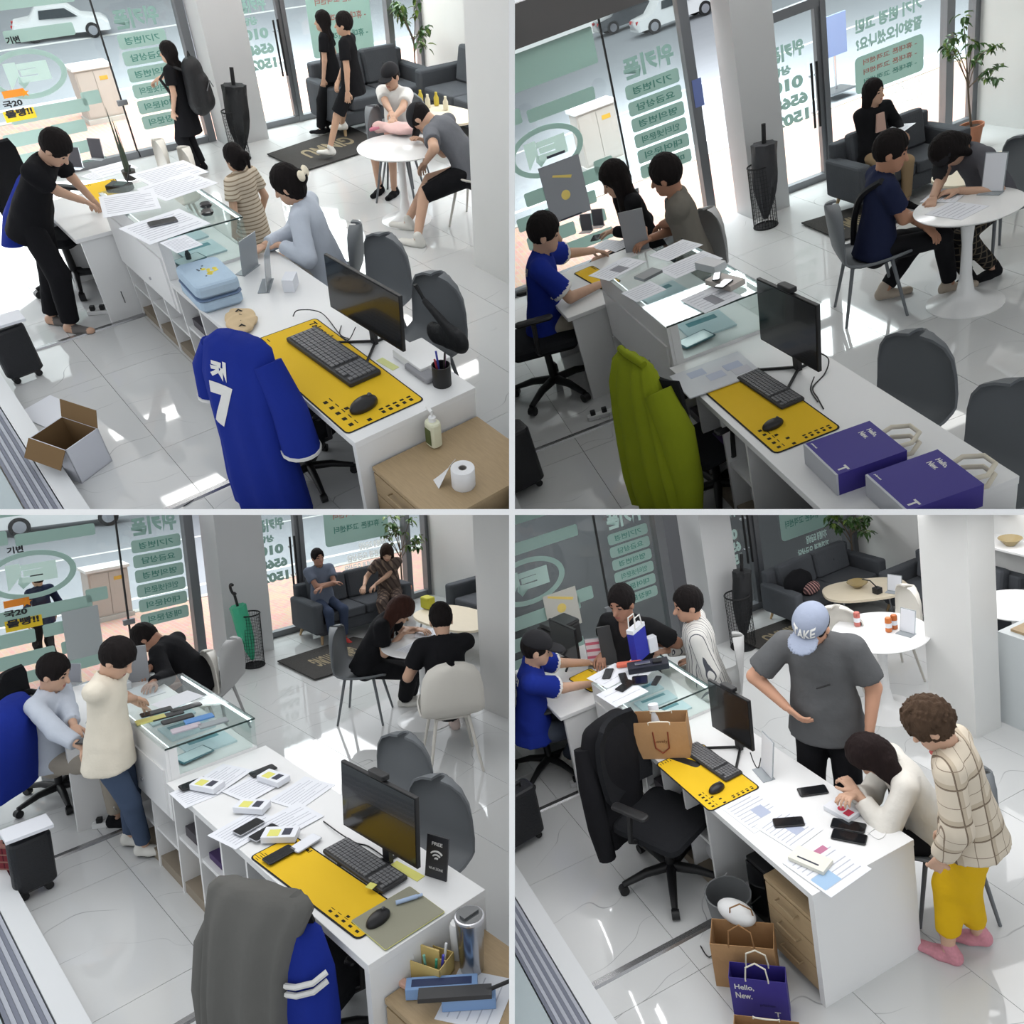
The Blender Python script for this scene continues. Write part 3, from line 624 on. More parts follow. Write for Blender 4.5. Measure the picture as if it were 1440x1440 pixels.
def umbrella_stand(label, xy, s=1.0, h=.62, r=.125):
    t = thing('umbrella_stand', label, 'umbrella stand', (xy[0], xy[1], 0)); m = mat('black wire mesh', (34, 34, 36), rough=.5, metal=.4)
    mb = MB(); n = 26
    for j in range(n):
        a = 2*math.pi*j/n; mb.cyl((r*math.cos(a), r*math.sin(a), .01), (r*math.cos(a), r*math.sin(a), h), .0022, seg=4)
    for i in range(1, 16):
        z = h*i/16; mb.tube([(r*math.cos(2*math.pi*j/n), r*math.sin(2*math.pi*j/n), z) for j in range(n+1)], .0016, 4)
    part('mesh_wall', mb, m, t, kind='stuff')
    for z in (.008, h): part('rim', MB().tube([(r*math.cos(2*math.pi*j/28), r*math.sin(2*math.pi*j/28), z) for j in range(29)], .008, 6), m, t)
    part('base_plate', MB().lathe([(r, 0), (r, .006), (.01, .008)], 24), m, t); return t
def umbrella(label, xy, m, h=.9, tilt=(.08, .02), hook=False, handle=None, s=1.0):
    t = thing('umbrella', label, 'umbrella', (xy[0], xy[1], .02)); d = unit([tilt[0], tilt[1], 1]); mb = MB(); rings = []; seg = 16
    a = unit(np.cross(d, [0, 1, 0])); b = np.cross(d, a)
    for i in range(9):
        f = i/8; rr = (.012 + .062*math.sin(min(f*1.15, 1)*math.pi*.62))*s; c = d*h*(.06 + .74*f)
        rings.append([c + (a*math.cos(2*math.pi*j/seg) + b*math.sin(2*math.pi*j/seg))*rr*(1 + .22*math.cos(8*2*math.pi*j/seg + f*2)) for j in range(seg)])
    part('canopy', mb.loft(rings), m, t); part('ferrule', MB().cyl((0, 0, 0), d*h*.1, .006), CHROME(), t)
    hm = handle or BLACKP(); pth = [d*h*.76, d*h*.98]
    if hook: 
        c = d*h*1.02; pth += [c + (a*math.cos(x) + d*math.sin(x))*.05*s - a*.05*s*0 for x in np.linspace(-2.2, 2.0, 10)]
    part('handle', MB().tube(pth, .013*s), hm, t); return t
def door_mat(label, pts, text, ts=1.0):
    """pts: four floor points, text along the first edge"""
    P = [np.array(p) for p in pts]; o = P[0]; t = thing('floor_mat', label, 'mat', (o[0], o[1], .012)); g = mat('charcoal door mat pile', (70, 68, 66), rough=.95, bump=.5, bscale=300, var=.15, vscale=40)
    Z = np.array([0, 0, 1.0]); L = [p - o for p in P]
    part('pad', MB().loft([[tuple(l) for l in L], [tuple(l + Z*.012) for l in L]]), g, t)
    U = L[1]; V = L[3]; mb = MB(); lettering(mb, text, U*.78 + V*.32 + Z*.012, -U*.56, V*.36, .002, .03); part('lettering', mb, mat('tan mat lettering', (150, 138, 112), rough=.9), t); return t
def cardbox(lo, hi): return MB().rbox(lo, hi, .004)
def flat_thing(name, label, cat, p, size, m, rz=0, h=.002, group=None, r=.004):
    sx, sy = size; return solo(name, MB().rbox((-sx/2, -sy/2, 0), (sx/2, sy/2, h), r), m, label, cat, p, rz, group)
def paper(label, p, size=(.21, .297), rz=0, lines=6, group=None, blocks=(), h=.002, tint=None):
    sx, sy = size; t = thing('paper_sheet', label, 'paper', p, rz, group); part('sheet', MB().box((-sx/2, -sy/2, 0), (sx/2, sy/2, h)), tint or PAPER(), t, smooth=False)
    mb = MB(); rnd = random.Random(int(abs(p[0]*971 + p[1]*313)*10))
    for i in range(lines):
        x = -sx*.40 + sx*.8*(i + .5)/max(lines, 1); a = -sy*.42; b = sy*(.42 - .4*rnd.random()*(i % 3 == 0)); w = sx*.010
        mb.box((x - w, a, h), (x + w, b, h + .0006))
    if lines: part('printed_lines', mb, mat('pale print', (190, 192, 202), rough=.9), t, smooth=False)
    for (x, y, w, d, m) in blocks: part('printed_block', MB().box((x*sx - w*sx/2, y*sy - d*sy/2, h), (x*sx + w*sx/2, y*sy + d*sy/2, h + .0009)), m, t, smooth=False)
    return t
def phone(label, p, rz=0, m=None, size=(.075, .155), group=None, scr=None, lens=True):
    t = thing('mobile_phone', label, 'phone', p, rz, group); sx, sy = size; part('body', MB().rbox((-sx/2, -sy/2, 0), (sx/2, sy/2, .009), .012), m or BLACKP(), t)
    part('screen', MB().rbox((-sx/2 + .004, -sy/2 + .004, .0085), (sx/2 - .004, sy/2 - .004, .0098), .009), scr or SCREEN(), t); return t
def desk_mat(P0, P1, P3, label):
    """yellow mat on a desk: P0 near corner, P1 along the long side, P3 along the short side"""
    P0, P1, P3 = (np.array(p, float) for p in (P0, P1, P3)); U = P1 - P0; V = P3 - P0; V = V - U*(V @ U)/(U @ U); L = np.linalg.norm(U); W = np.linalg.norm(V); u = U/L; v = V/W
    t = thing('desk_mat', label, 'desk mat', P0 + np.array([0, 0, .0005]), math.atan2(u[1], u[0])); sg = 1 if np.cross(u, v)[2] > 0 else -1
    def rr(x0, y0, x1, y1, z0, z1, r): 
        a, b = sorted((y0*sg, y1*sg)); return MB().rbox((x0, a, z0), (x1, b, z1), r)
    part('border', rr(0, 0, L, W, 0, .004, .03), mat('black mat edge', (22, 22, 24), rough=.8), t); part('mat_face', rr(.008, .008, L - .008, W - .008, .001, .0046, .025), YEL(), t)
    ink = mat('black mat print', (34, 30, 16), rough=.9); mb = MB(); rnd = random.Random(3)
    for i in range(7):
        for (x, y) in ((L*.045 + .0*i, W*(.12 + .055*i)), ):
            pass
    def dot(x, y, w, h): a, b = sorted(((y)*sg, (y + h)*sg)); mb.box((x, a, .0046), (x + w, b, .0051))
    for i in range(5):
        dot(L*(.04 + .055*i), W*.10, L*.022, W*.05); dot(L*(.04 + .055*i), W*.19, L*.03, W*.012); dot(L*.03, W*(.5 + .09*i), L*.02, W*.04); dot(L*.06, W*(.5 + .09*i), L*.012, W*.05)
        dot(L*.93, W*(.06 + .05*i), L*.03*(1 + (i % 2)), W*.012)
    dot(L*.16, W*.22, L*.02, W*.05); dot(L*.09, W*.30, L*.02, W*.05); dot(L*.02, W*.3, L*.02, W*.05)
    part('printed_icons', mb, ink, t, smooth=False, kind='stuff'); mb = MB(); Z = np.array([0, 0, 1.0])
    lettering(mb, 'Takone!', (L*.97, sg*W*.84, .0046), (-L*.20, 0, 0), (0, sg*W*.10, 0), .0008, .03) if sg < 0 else None
    if mb.v: part('lettering', mb, ink, t)
    return t
def keyboard(p, rz, s=1.0, label='', L=.44, W=.135):
    t = thing('keyboard', label, 'keyboard', p, rz); L *= s; W *= s; part('case', MB().rbox((-L/2, -W/2, 0), (L/2, W/2, .018*s), .012), mat('charcoal keyboard case', (48, 48, 50), rough=.5), t)
    mb = MB(); km = mat('grey keycaps', (112, 112, 114), rough=.5)
    for j in range(6):
        for i in range(21):
            if i in (15, ) or (i == 19 and j == 0): continue
            x = -L/2 + L*.03 + L*.94*i/21; y = -W/2 + W*.08 + W*.84*j/6; mb.rbox((x, y, .017*s), (x + L*.94/21*.86, y + W*.84/6*.84, .024*s), .002, seg=1)
    part('keys', mb, km, t, smooth=False, kind='stuff'); return t
def mouse(p, rz, label, s=1.0, m=None):
    t = thing('computer_mouse', label, 'mouse', p, rz); S = Soft(.004); S.ell((0, 0, .010*s), np.array([.058, .032, .030])*s); S.plane((0, 0, 0.001), (0, 0, -1)); V, Fc = S.mesh()
    part('shell', soft_mesh('shell', [(V, Fc, 0)], m or mat('black mouse plastic', (30, 29, 31), rough=.35)), None, t); part('wheel', MB().cyl((.03*s, -.004*s, .036*s), (.03*s, .004*s, .036*s), .008*s), mat('grey wheel', (90, 90, 92)), t); return t
def monitor(p, rz, w=.60, h=.36, label='', lift=.10, tilt=0.05, cam=False, feet=True, standm=None):
    """screen faces +x"""
    t = thing('monitor', label, 'monitor', p, rz); b = BLACKP(); M = Matrix.Translation(Vector((0, 0, lift))) @ Matrix.Rotation(-tilt, 4, 'Y')
    part('housing', MB().rbox((-.014, -w/2, 0), (.010, w/2, h), .006, M), b, t); part('screen', MB().box((.0101, -w/2 + .007, .014), (.0125, w/2 - .007, h - .007), M), SCREEN(), t, smooth=False)
    part('back_bulge', MB().rbox((-.05, -w*.28, h*.12), (-.012, w*.28, h*.72), .015, M), b, t)
    part('neck', MB().box((-.055, -.025, 0), (-.03, .025, lift + h*.3)), b, t, smooth=False)
    part('stand', MB().tube([(.14, -.17, .006), (-.03, -.02, .01), (-.03, .02, .01), (.14, .17, .006)], .009, 6).cyl((-.03, 0, .006), (-.12, 0, .006), .009), b, t)
    if cam: part('webcam', MB().rbox((-.03, -.06, h), (.02, .06, h + .03), .012, M).box((-.05, -.02, h - .01), (-.015, .02, h + .01), M), b, t)
    return t
def cable(label, pts, m=None, r=.0035, name='cable', cat='cable', group=None):
    P = [np.array(p, float) for p in pts]; out = []
    for i in range(len(P) - 1):
        p0, p1, p2, p3 = P[max(i-1, 0)], P[i], P[i+1], P[min(i+2, len(P)-1)]
        for k in range(6):
            t = k/6; out.append(.5*((2*p1) + (-p0 + p2)*t + (2*p0 - 5*p1 + 4*p2 - p3)*t*t + (-p0 + 3*p1 - 3*p2 + p3)*t**3))
    out.append(P[-1]); o = out[0].copy(); return solo(name, MB().tube([q - o for q in out], r, 6), m or BLACKP(), label, cat, o, group=group)
def paper_bag(label, p, rz, w=.26, d=.12, h=.34, m=None, handle=None, tilt=None, texts=(), name='paper_bag', hm=None, hl=.13, lie=False):
    M = tilt or Matrix.Rotation(rz, 4, 'Z'); t = thing(name, label, 'bag', p, rz, M=M); m = m or mat('kraft paper', (182, 142, 100), rough=.85, var=.08, bump=.2, bscale=20)
    mb = MB(); o = [(-w/2, -d/2), (w/2, -d/2), (w/2, d/2), (-w/2, d/2)]; i_ = [(x*.985, y*.96) for x, y in o]; 
    mb.loft([[(x, y, 0) for x, y in o], [(x, y*1.0, h) for x, y in o]], True, False); mb.loft([[(x, y, h) for x, y in o], [(x, y, h) for x, y in i_], [(x, y, .01) for x, y in i_]], False, True); part('bag_body', mb, m, t, smooth=False)
    for sy in (1, -1):
        pts = [(-w*.2, sy*d/2*.95, h*.93), (-w*.2, sy*d/2, h), (-w*.17, sy*d*.45, h + hl*.7), (0, sy*d*.42, h + hl), (w*.17, sy*d*.45, h + hl*.7), (w*.2, sy*d/2, h), (w*.2, sy*d/2*.95, h*.93)]
        part('handle', MB().tube(pts, .0045, 6), hm or mat('cream cord', (226, 220, 204), rough=.9), t)
    for (txt, x, z, tw, tht, tm) in texts:
        mb = MB(); lettering(mb, txt, (x, -d/2 - .001, z), (tw, 0, 0), (0, 0, tht), .001, .02); part('lettering', mb, tm, t)
    return t
def drape(label, name, cat, rings, m, seg=56, rip=.012, nrip=7, phase=0, parent=None, extra=None, t=None):
    """garment hung over a chair back: rings of (centre, half-width vector, half-depth vector)"""
    mb = MB(); R = []
    n = len(rings)
    for i, (c, a, b) in enumerate(rings):
        c, a, b = (np.array(x, float) for x in (c, a, b)); f = i/(n-1); ring = []
        for j in range(seg):
            x = 2*math.pi*j/seg; k = 1 + rip*(.25 + .75*f)*math.sin(nrip*x + phase + 1.2*math.sin(3*f))/max(np.linalg.norm(b), .03) * .55
            ca, sa = math.cos(x), math.sin(x); ring.append(c + a*math.copysign(abs(ca)**.8, ca)*(1 + .15*rip*f*8*math.sin(3*x + f*5)) + b*math.copysign(abs(sa)**.8, sa)*k)
        R.append(ring)
    o = np.array(rings[0][0]); o = np.array([o[0], o[1], 0]); mb.loft([[p - o for p in r] for r in R])
    if t is None: t = thing(name, label, cat, o)
    return t, part('cloth_body', mb, m, t, angle=70), o, R

def chair_px(label, u, v, yaw, m=None, s=1.0, group=None, legm=None):
    """shell chair whose back top is seen at (u, v)"""
    p = at(u, v, .87*s); d = np.array([math.cos(R_(yaw)), math.sin(R_(yaw))]); return shell_chair(label, p[:2] + d*.28*s, yaw, m, s, group, legm)
def desk_set(mon, matp, kb, ms, lab, cam=True, my=None, klen=.44, kr=0.0):
    """monitor (x left, x right, y, z bottom, z top), yellow mat corners (near, far, right), keyboard and mouse"""
    xl, xr, y, zb, zt = mon; w = WHERE[Q]
    monitor(((xl + xr)/2, y, .7405), R_(-90) + (my or 0), xr - xl, zt - zb, 'black monitor turned to the staff chair, ' + w, lift=zb - .74, cam=cam)
    desk_mat(matp[0], matp[1], matp[2], 'yellow desk mat with black edge, ' + w)
    keyboard((kb[0], kb[1], .7455), kr, klen/.44, 'dark keyboard with grey keys on the yellow mat, ' + w); mouse((ms[0], ms[1], .7455), R_(100), 'black mouse on the yellow mat, ' + w, klen/.44)

def sit_chair(label, g, m=None, s=1.0, back=.03):
    """shell chair under a seated person"""
    f = g['f0']; return shell_chair(label, (g['O'] - f*back)[:2], math.degrees(math.atan2(f[1], f[0])), m, s)

# ------------------------------------------------------------------ the rooms
DIM = {
 'TL': dict(W=.815, xf=-7.704, yl=-1.19, xc0=-2.49, xc1=-3.668, yc0=.007, yc1=.636, hc=1.038, ch=(-3.648, -1.073), yj=1.50, yf=2.45, col=(2.52, 3.06), yd=3.72, yw=5.30, wall=5.85, stk=(1.66, 2.22, .27, 1.31), logo=(.62, 1.06), hdr=2.5, pan=(.70, 1.5)),
 'TR': dict(W=.736, xf=-6.206, yl=-1.15, xc0=-1.961, xc1=-3.278, yc0=.032, yc1=.694, hc=1.007, ch=(-2.868,), yj=1.33, yf=2.15, col=(2.45, 2.87), yd=3.56, yw=4.98, wall=5.35, stk=(1.45, 2.03, .70, 1.64), logo=(.52, 1.32), hdr=2.28, pan=(.74, 1.10)),
 'BL': dict(W=.647, xf=-6.271, yl=-.732, xc0=-2.161, xc1=-3.352, yc0=.015, yc1=.588, hc=.952, ch=(-3.167, -1.134), yj=1.13, yf=1.86, col=(2.0, 2.55), yd=3.20, yw=4.81, wall=5.20, stk=(1.25, 1.77, .51, 1.50), logo=(.30, 1.32), hdr=2.5, pan=(.98, 1.7)),
 'BR': dict(W=.692, xf=-4.156, yl=-1.014, xc0=-1.726, xc1=-2.399, yc0=.027, yc1=.663, hc=.932, ch=(-2.456, -.798), yj=1.12, yf=1.82, col=(2.06, 2.43), yd=2.98, yw=4.28, wall=4.40, stk=(1.23, 1.70, .57, 1.41), logo=(.30, 1.20), hdr=2.2, pan=(.66, 1.3)),
}
WHERE = {'TL': 'upper left room', 'TR': 'upper right room', 'BL': 'lower left room', 'BR': 'lower right room'}
NUMR = {'TL': 1, 'TR': 2, 'BL': 3, 'BR': 4}

def marble():
    if 'marble tile' in MATS: return MATS['marble tile']
    m = mat('marble tile', (214, 216, 216), rough=.035, coat=.0, spec=1.0); nt = m.node_tree; b = nt.nodes['Principled BSDF']; L = nt.links.new
    tc = nt.nodes.new('ShaderNodeTexCoord'); oi = nt.nodes.new('ShaderNodeObjectInfo'); ad = nt.nodes.new('ShaderNodeVectorMath'); ad.operation = 'MULTIPLY_ADD'; ad.inputs[1].default_value = (1, 1, 1)
    sc = nt.nodes.new('ShaderNodeVectorMath'); sc.operation = 'SCALE'; cv = nt.nodes.new('ShaderNodeCombineXYZ')
    L(oi.outputs['Random'], cv.inputs[0]); L(oi.outputs['Random'], cv.inputs[1]); L(cv.outputs[0], sc.inputs[0]); sc.inputs['Scale'].default_value = 37
    L(tc.outputs['Object'], ad.inputs[0]); L(sc.outputs[0], ad.inputs[2])
    n = nt.nodes.new('ShaderNodeTexNoise'); n.inputs['Scale'].default_value = 2.0; n.inputs['Detail'].default_value = 2; L(ad.outputs[0], n.inputs['Vector'])
    w = nt.nodes.new('ShaderNodeTexWave'); w.inputs['Scale'].default_value = .38; w.inputs['Distortion'].default_value = 9; w.inputs['Detail'].default_value = 3; w.inputs['Detail Scale'].default_value = 1.4; L(ad.outputs[0], w.inputs['Vector'])
    cr = nt.nodes.new('ShaderNodeValToRGB'); e = cr.color_ramp.elements; e[0].position = .482; e[0].color = (1, 1, 1, 1); e[1].position = .5; e[1].color = rgb(158, 160, 164); e2 = e.new(.512); e2.color = (1, 1, 1, 1); L(w.outputs['Fac'], cr.inputs[0])
    mr = nt.nodes.new('ShaderNodeMapRange'); mr.inputs[1].default_value = .45; mr.inputs[2].default_value = .65; L(n.outputs[0], mr.inputs[0])
    m1 = nt.nodes.new('ShaderNodeMix'); m1.data_type = 'RGBA'; m1.inputs[6].default_value = (1, 1, 1, 1); L(mr.outputs[0], m1.inputs[0]); L(cr.outputs[0], m1.inputs[7])
    m2 = nt.nodes.new('ShaderNodeMix'); m2.data_type = 'RGBA'; m2.blend_type = 'MULTIPLY'; m2.inputs[0].default_value = 1; m2.inputs[6].default_value = rgb(216, 217, 217); L(m1.outputs[2], m2.inputs[7]); L(m2.outputs[2], b.inputs['Base Color'])
    return m
def window_glass():
    if 'window glass' in MATS: return MATS['window glass']
    m = bpy.data.materials.new('window glass'); m.use_nodes = True; nt = m.node_tree; nt.nodes.remove(nt.nodes['Principled BSDF']); o = nt.nodes['Material Output']
    t = nt.nodes.new('ShaderNodeBsdfTransparent'); t.inputs[0].default_value = (.93, .965, .955, 1); g = nt.nodes.new('ShaderNodeBsdfGlossy'); g.inputs['Roughness'].default_value = .01
    f = nt.nodes.new('ShaderNodeLayerWeight'); f.inputs[0].default_value = .35; pw = nt.nodes.new('ShaderNodeMath'); pw.operation = 'POWER'; pw.inputs[1].default_value = 3.0; nt.links.new(f.outputs['Facing'], pw.inputs[0]); ma = nt.nodes.new('ShaderNodeMath'); ma.operation = 'MULTIPLY_ADD'; ma.inputs[1].default_value = .6; ma.inputs[2].default_value = .03; nt.links.new(pw.outputs[0], ma.inputs[0]); x = nt.nodes.new('ShaderNodeMixShader'); nt.links.new(ma.outputs[0], x.inputs[0]); nt.links.new(t.outputs[0], x.inputs[1]); nt.links.new(g.outputs[0], x.inputs[2]); nt.links.new(x.outputs[0], o.inputs[0])
    MATS['window glass'] = m; return m
def sticker_mat(k='a'):
    """thin mint film on glass: part of the daylight comes through it"""
    nm = 'mint window film ' + k
    if nm in MATS: return MATS[nm]
    m = bpy.data.materials.new(nm); m.use_nodes = True; nt = m.node_tree; nt.nodes.remove(nt.nodes['Principled BSDF']); o = nt.nodes['Material Output']
    c = {'a': rgb(188, 210, 204), 'b': rgb(122, 148, 142), 'w': rgb(236, 240, 240)}[k]
    d = nt.nodes.new('ShaderNodeBsdfDiffuse'); d.inputs[0].default_value = c; t = nt.nodes.new('ShaderNodeBsdfTranslucent'); t.inputs[0].default_value = c; x = nt.nodes.new('ShaderNodeMixShader'); x.inputs[0].default_value = .45
    nt.links.new(d.outputs[0], x.inputs[1]); nt.links.new(t.outputs[0], x.inputs[2]); nt.links.new(x.outputs[0], o.inputs[0]); MATS[nm] = m; return m
def rrect(x, y0, z0, y1, z1, r=.03, seg=4):
    pts = []
    for (cy, cz, a0) in ((y1-r, z1-r, 0), (y0+r, z1-r, 90), (y0+r, z0+r, 180), (y1-r, z0+r, 270)):
        for k in range(seg+1): a = R_(a0 + 90*k/seg); pts.append((x, cy + r*math.cos(a), cz + r*math.sin(a)))
    return pts
def panel(pts, t=.002): return MB().loft([pts, [(p[0] + t, p[1], p[2]) for p in pts]])

def room_shell(night=False):
    D = DIM[Q]; w = WHERE[Q]; xf = D['xf']; n = NUMR[Q]; yw = D['wall']; P = plaster('white wall paint', (232, 232, 230)); AL = STEEL(); fr = mat('grey anodised frame', (128, 130, 134), rough=.4, metal=.6)
    # floor: slab with single marble tiles
    fl = solo('floor', MB().box((xf - .02, D['yl'] - 1.2, -.06), (2.2, yw + .4, -.012)), mat('tile joint grout', (150, 150, 150), rough=.8), 'glossy white marble tiled floor of the ' + w, 'floor', kind='structure', smooth=False)
    tm = MB().box((-.5985, -.2985, -.012), (.5985, .2985, 0)).mesh('tile', marble(), False); nx = int((2.2 - xf)/1.2) + 1; ny = int((yw + .4 - D['yl'] + 1.2)/.6) + 1
    for i in range(nx):
        for j in range(ny):
            x = xf + .6 + 1.2*i; y = D['yl'] - 1.2 + .3 + .6*j; u, v, d = pix((x, y, 0))
            if d < .5 or u < -250 or u > 1690 or v < -200 or v > 1700: continue
            if (Q[1] == 'L' and u > 1000) or (Q[1] == 'R' and u < 440) or (Q[0] == 'T' and v > 1000) or (Q[0] == 'B' and v < 440): continue
            part('tile', tm, None, fl, (x, y, 0))
    # right wall
    solo('wall_right', MB().box((xf - .1, yw, 0), (2.2, yw + .15, 2.9)), P, 'plain white side wall behind the sofa in the ' + w, 'wall', kind='structure', smooth=False)
    # glass front
    hz = D['hdr']; gl = window_glass()
    def win(nm, y0, y1, label, frame=True, z0=.06):
        t = thing(nm, label, 'window', (xf, 0, 0), kind='structure'); part('pane', MB().box((-.006, y0, z0), (.006, y1, hz)), gl, t, smooth=False)
        if frame: part('bottom_rail', MB().box((-.04, y0, 0), (.05, y1, .075)), fr, t, smooth=False)
        return t
    w1 = win('window_%d' % (n*10 + 1), -1.6, D['yj'] - .008, 'wide glass shopfront pane at the left of the ' + w); w2 = win('window_%d' % (n*10 + 2), D['yj'] + .008, D['yf'], 'glass pane with a column of mint panels in the ' + w)
    part('edge_seal', MB().box((-.012, -.008, 0), (.012, .008, hz)), mat('black glass seal', (40, 40, 42)), w2, (0, D['yj'], 0), smooth=False)
    part('patch_fitting', MB().rbox((-.02, -.06, -.03), (.02, .06, .03), .01), fr, w2, (.01, D['yj'], .62))
    d1 = win('door_%d' % n, D['col'][1] - .15, D['yd'], 'glass shop door with dark pull handles in the ' + w); w3 = win('window_%d' % (n*10 + 3), D['yd'] + .06, D['yw'], 'glass pane behind the sofa in the ' + w); w4 = win('window_%d' % (n*10 + 4), D['yw'] + .06, yw - .05, 'narrow corner glass pane beside the plant in the ' + w)
    part('side_rail', MB().box((-.03, D['yd'] - .05, .06), (.035, D['yd'], hz)), fr, d1, smooth=False)
    part('transom', MB().box((-.04, D['col'][1] - .15, 1.70 if Q == 'TR' else 2.0), (.05, D['yd'], 1.79 if Q == 'TR' else 2.1)), fr, d1, smooth=False)
    for dy in (-.13, -.07):
        for sx in (.05,):
            h = part('pull_handle', MB().cyl((sx, D['yd'] + dy, .58), (sx, D['yd'] + dy, 1.22), .013), BLACKP(), d1); part('handle_clip', MB().box((.0, D['yd'] + dy - .008, .72), (sx, D['yd'] + dy + .008, .74)).box((0, D['yd'] + dy - .008, 1.08), (sx, D['yd'] + dy + .008, 1.10)), CHROME(), h, smooth=False)
    k = 1
    for (y, ww, lb) in ((D['yf'], .10, 'grey upright frame post beside the glass panes'), (D['yd'] + .03, .06, 'grey frame post between door and side pane'), (D['yw'] + .03, .09, 'grey frame post near the potted tree'), (yw - .03, .06, 'grey frame post in the room corner')):
        solo('trim_%d' % (n*10 + k), MB().box((xf - .05, y - ww/2, 0), (xf + .06, y + ww/2, hz)), fr, lb + ', ' + w, 'frame', kind='structure', smooth=False); k += 1
    solo('trim_%d' % (n*10 + 5), MB().box((xf - .08, -1.6, hz), (xf + .10, yw, hz + .35)), mat('dark header beam', (92, 90, 90), rough=.5), 'dark header beam above the glass front, ' + w, 'beam', kind='structure', smooth=False)
    c0, c1 = D['col']; solo('column', MB().box((xf + .02, c0, 0), (xf + .42, c1, 2.9)), plaster('light grey column paint', (206, 207, 208)), 'square white column beside the shop door, ' + w, 'column', kind='structure', smooth=False)
    if Q[0] == 'T':
        ch = 2.92 if Q == 'TL' else 3.12; ce = solo('ceiling', MB().box((xf - .1, -1.8, ch), ((xf + 5.0) if Q == 'TL' else 1.9, yw + .1, ch + .08)), P, 'white ceiling with flat lights near the glass front, ' + w, 'ceiling', kind='structure', smooth=False)
        for i, (lx, ly) in enumerate(((1.0, .4), (1.0, 2.2), (1.0, 4.0), (2.8, .4), (2.8, 2.2), (2.8, 4.0), (4.4, .8), (4.4, 2.8))): part('ceiling_or_fill_light', MB().box((xf + lx - .15, ly - .6, ch - .015), (xf + lx + .15, ly + .6, ch)), mat('ceiling led ' + Q, (255, 255, 252), emit=9.0 if Q == 'TL' else 4.5), ce, smooth=False)
    # films on the glass (read from the street, so mirrored from inside)
    s0, s1, z0, z1 = D['stk']; F = sticker_mat('a'); Fb = sticker_mat('b'); FT = mat('deep mint print', (96, 150, 138), rough=.8); hgt = (z1 - z0)/6; xo = .010
    for i in range(6):
        a = z0 + hgt*i; st = part('film_panel', panel(rrect(xo, s0, a + .012, s1, a + hgt - .012)), F, w2); mb = MB()
        lettering(mb, ['매장문의', '대여문의', '인터넷문의', '명의변경', '요금상담', '기기변경'][i], (xo + .003, s1 - .08, a + hgt*.28), (0, -(s1 - s0) + .16, 0), (0, 0, hgt*.44), .0015 if False else -.0015, .02); part('lettering', mb, FT, st)
    mb = MB(); lettering(mb, '워키폰', (xo, s1 - .02, z1 + .03), (0, -(s1 - s0) + .04, 0), (0, 0, .20), -.003, .05); part('lettering', mb, Fb if not night else F, w2)
    ly, lz = D['logo']; mb = MB(); N = 40; ra, rb = .40, .24
    o = [(xo, ly + ra*math.cos(2*math.pi*i/N), lz + rb*math.sin(2*math.pi*i/N)) for i in range(N)]; i_ = [(xo, ly + (ra - .06)*math.cos(2*math.pi*i/N), lz + (rb - .05)*math.sin(2*math.pi*i/N)) for i in range(N)]
    mb.loft([o, i_], False, False); mb.loft([[(p[0] + .002, p[1], p[2]) for p in o], [(p[0] + .002, p[1], p[2]) for p in i_]], False, False); part('logo_ring', mb, F, w1)
    mb = MB(); lettering(mb, '티', (xo, ly + .22, lz - .13), (0, -.44, 0), (0, 0, .26), -.003, .08); part('lettering', mb, F, w1)
    part('film_banner', panel(rrect(xo, ly - 1.0, lz + .60, ly + .72, lz + .92, .02)), F, w1)
    for (dy0, dy1, dz0, dz1) in ((-.1, .62, .30, .42), (-.42, -.16, .33, .47), (-.35, .5, -.46, -.32), (-.5, -.05, -.68, -.54), (.02, .40, -.66, -.53), (-.45, .1, -.90, -.76), (.16, .46, -.88, -.75), (-.9, -.5, -.2, .1), (-.95, -.55, -.5, -.32), (.45, .66, -.4, -.26), (-.2, .5, -1.08, -.96)):
        part('film_panel', panel(rrect(xo, ly + dy0, lz + dz0, ly + dy1, lz + dz1, .02)), F, w1)
    dy0 = c1 + .12; dw = D['yd'] - .17 - dy0
    for (tx, zz, hh, ws) in (('워키폰', 1.32, .16, 1.0), ('상담', 1.19, .09, .6), ('010', 1.03, .12, .9), ('6568', .86, .12, 1.0), ('1502', .69, .12, 1.0)):
        zz *= .86 if Q == 'BR' else 1; mb = MB(); lettering(mb, tx, (xo, dy0 + dw*ws, zz), (0, -dw*ws, 0), (0, 0, hh), -.003, .06); part('lettering', mb, Fb if not night else F, d1)
    ya, yb = D['yd'] + .38, D['yw'] - .25
    p0, p1 = D['pan']; part('film_panel', panel(rrect(xo, ya, p0, yb, p1, .05)), F, w3)
    for (q0, q1, z) in ((.5, .95, p0 - .13), (.3, .98, p0 - .26), (.25, .8, p0 - .39)):
        mb = MB(); lettering(mb, '기기변경 요금상담', (xo, ya + (yb-ya)*q1, z), (0, -(yb-ya)*(q1-q0), 0), (0, 0, .10), -.003, .05); part('lettering', mb, sticker_mat('w') if not night else F, w3)
    for k in (0, 1, 2): mb = MB(); lettering(mb, '- 휴대폰 고객센터', (xo + .004, yb - .08, p0 + (p1 - p0)*(.74 - .26*k)), (0, -(yb-ya)*.78, 0), (0, 0, min(.09, (p1 - p0)*.15)), -.002, .02); part('lettering', mb, mat('dusty pink print', (196, 128, 120)) if k < 2 else FT, w3)
    if Q == 'TR':
        for tx, z in (('잘찾아오셨나요?', 1.15), ('기기 변경 고민', 1.32)): mb = MB(); lettering(mb, tx, (xo, yb - .02, z), (0, -(yb-ya)*.95, 0), (0, 0, .13), -.003, .05); part('lettering', mb, Fb, w3)
    # outside
    zs = -.14; ext = xf - .06
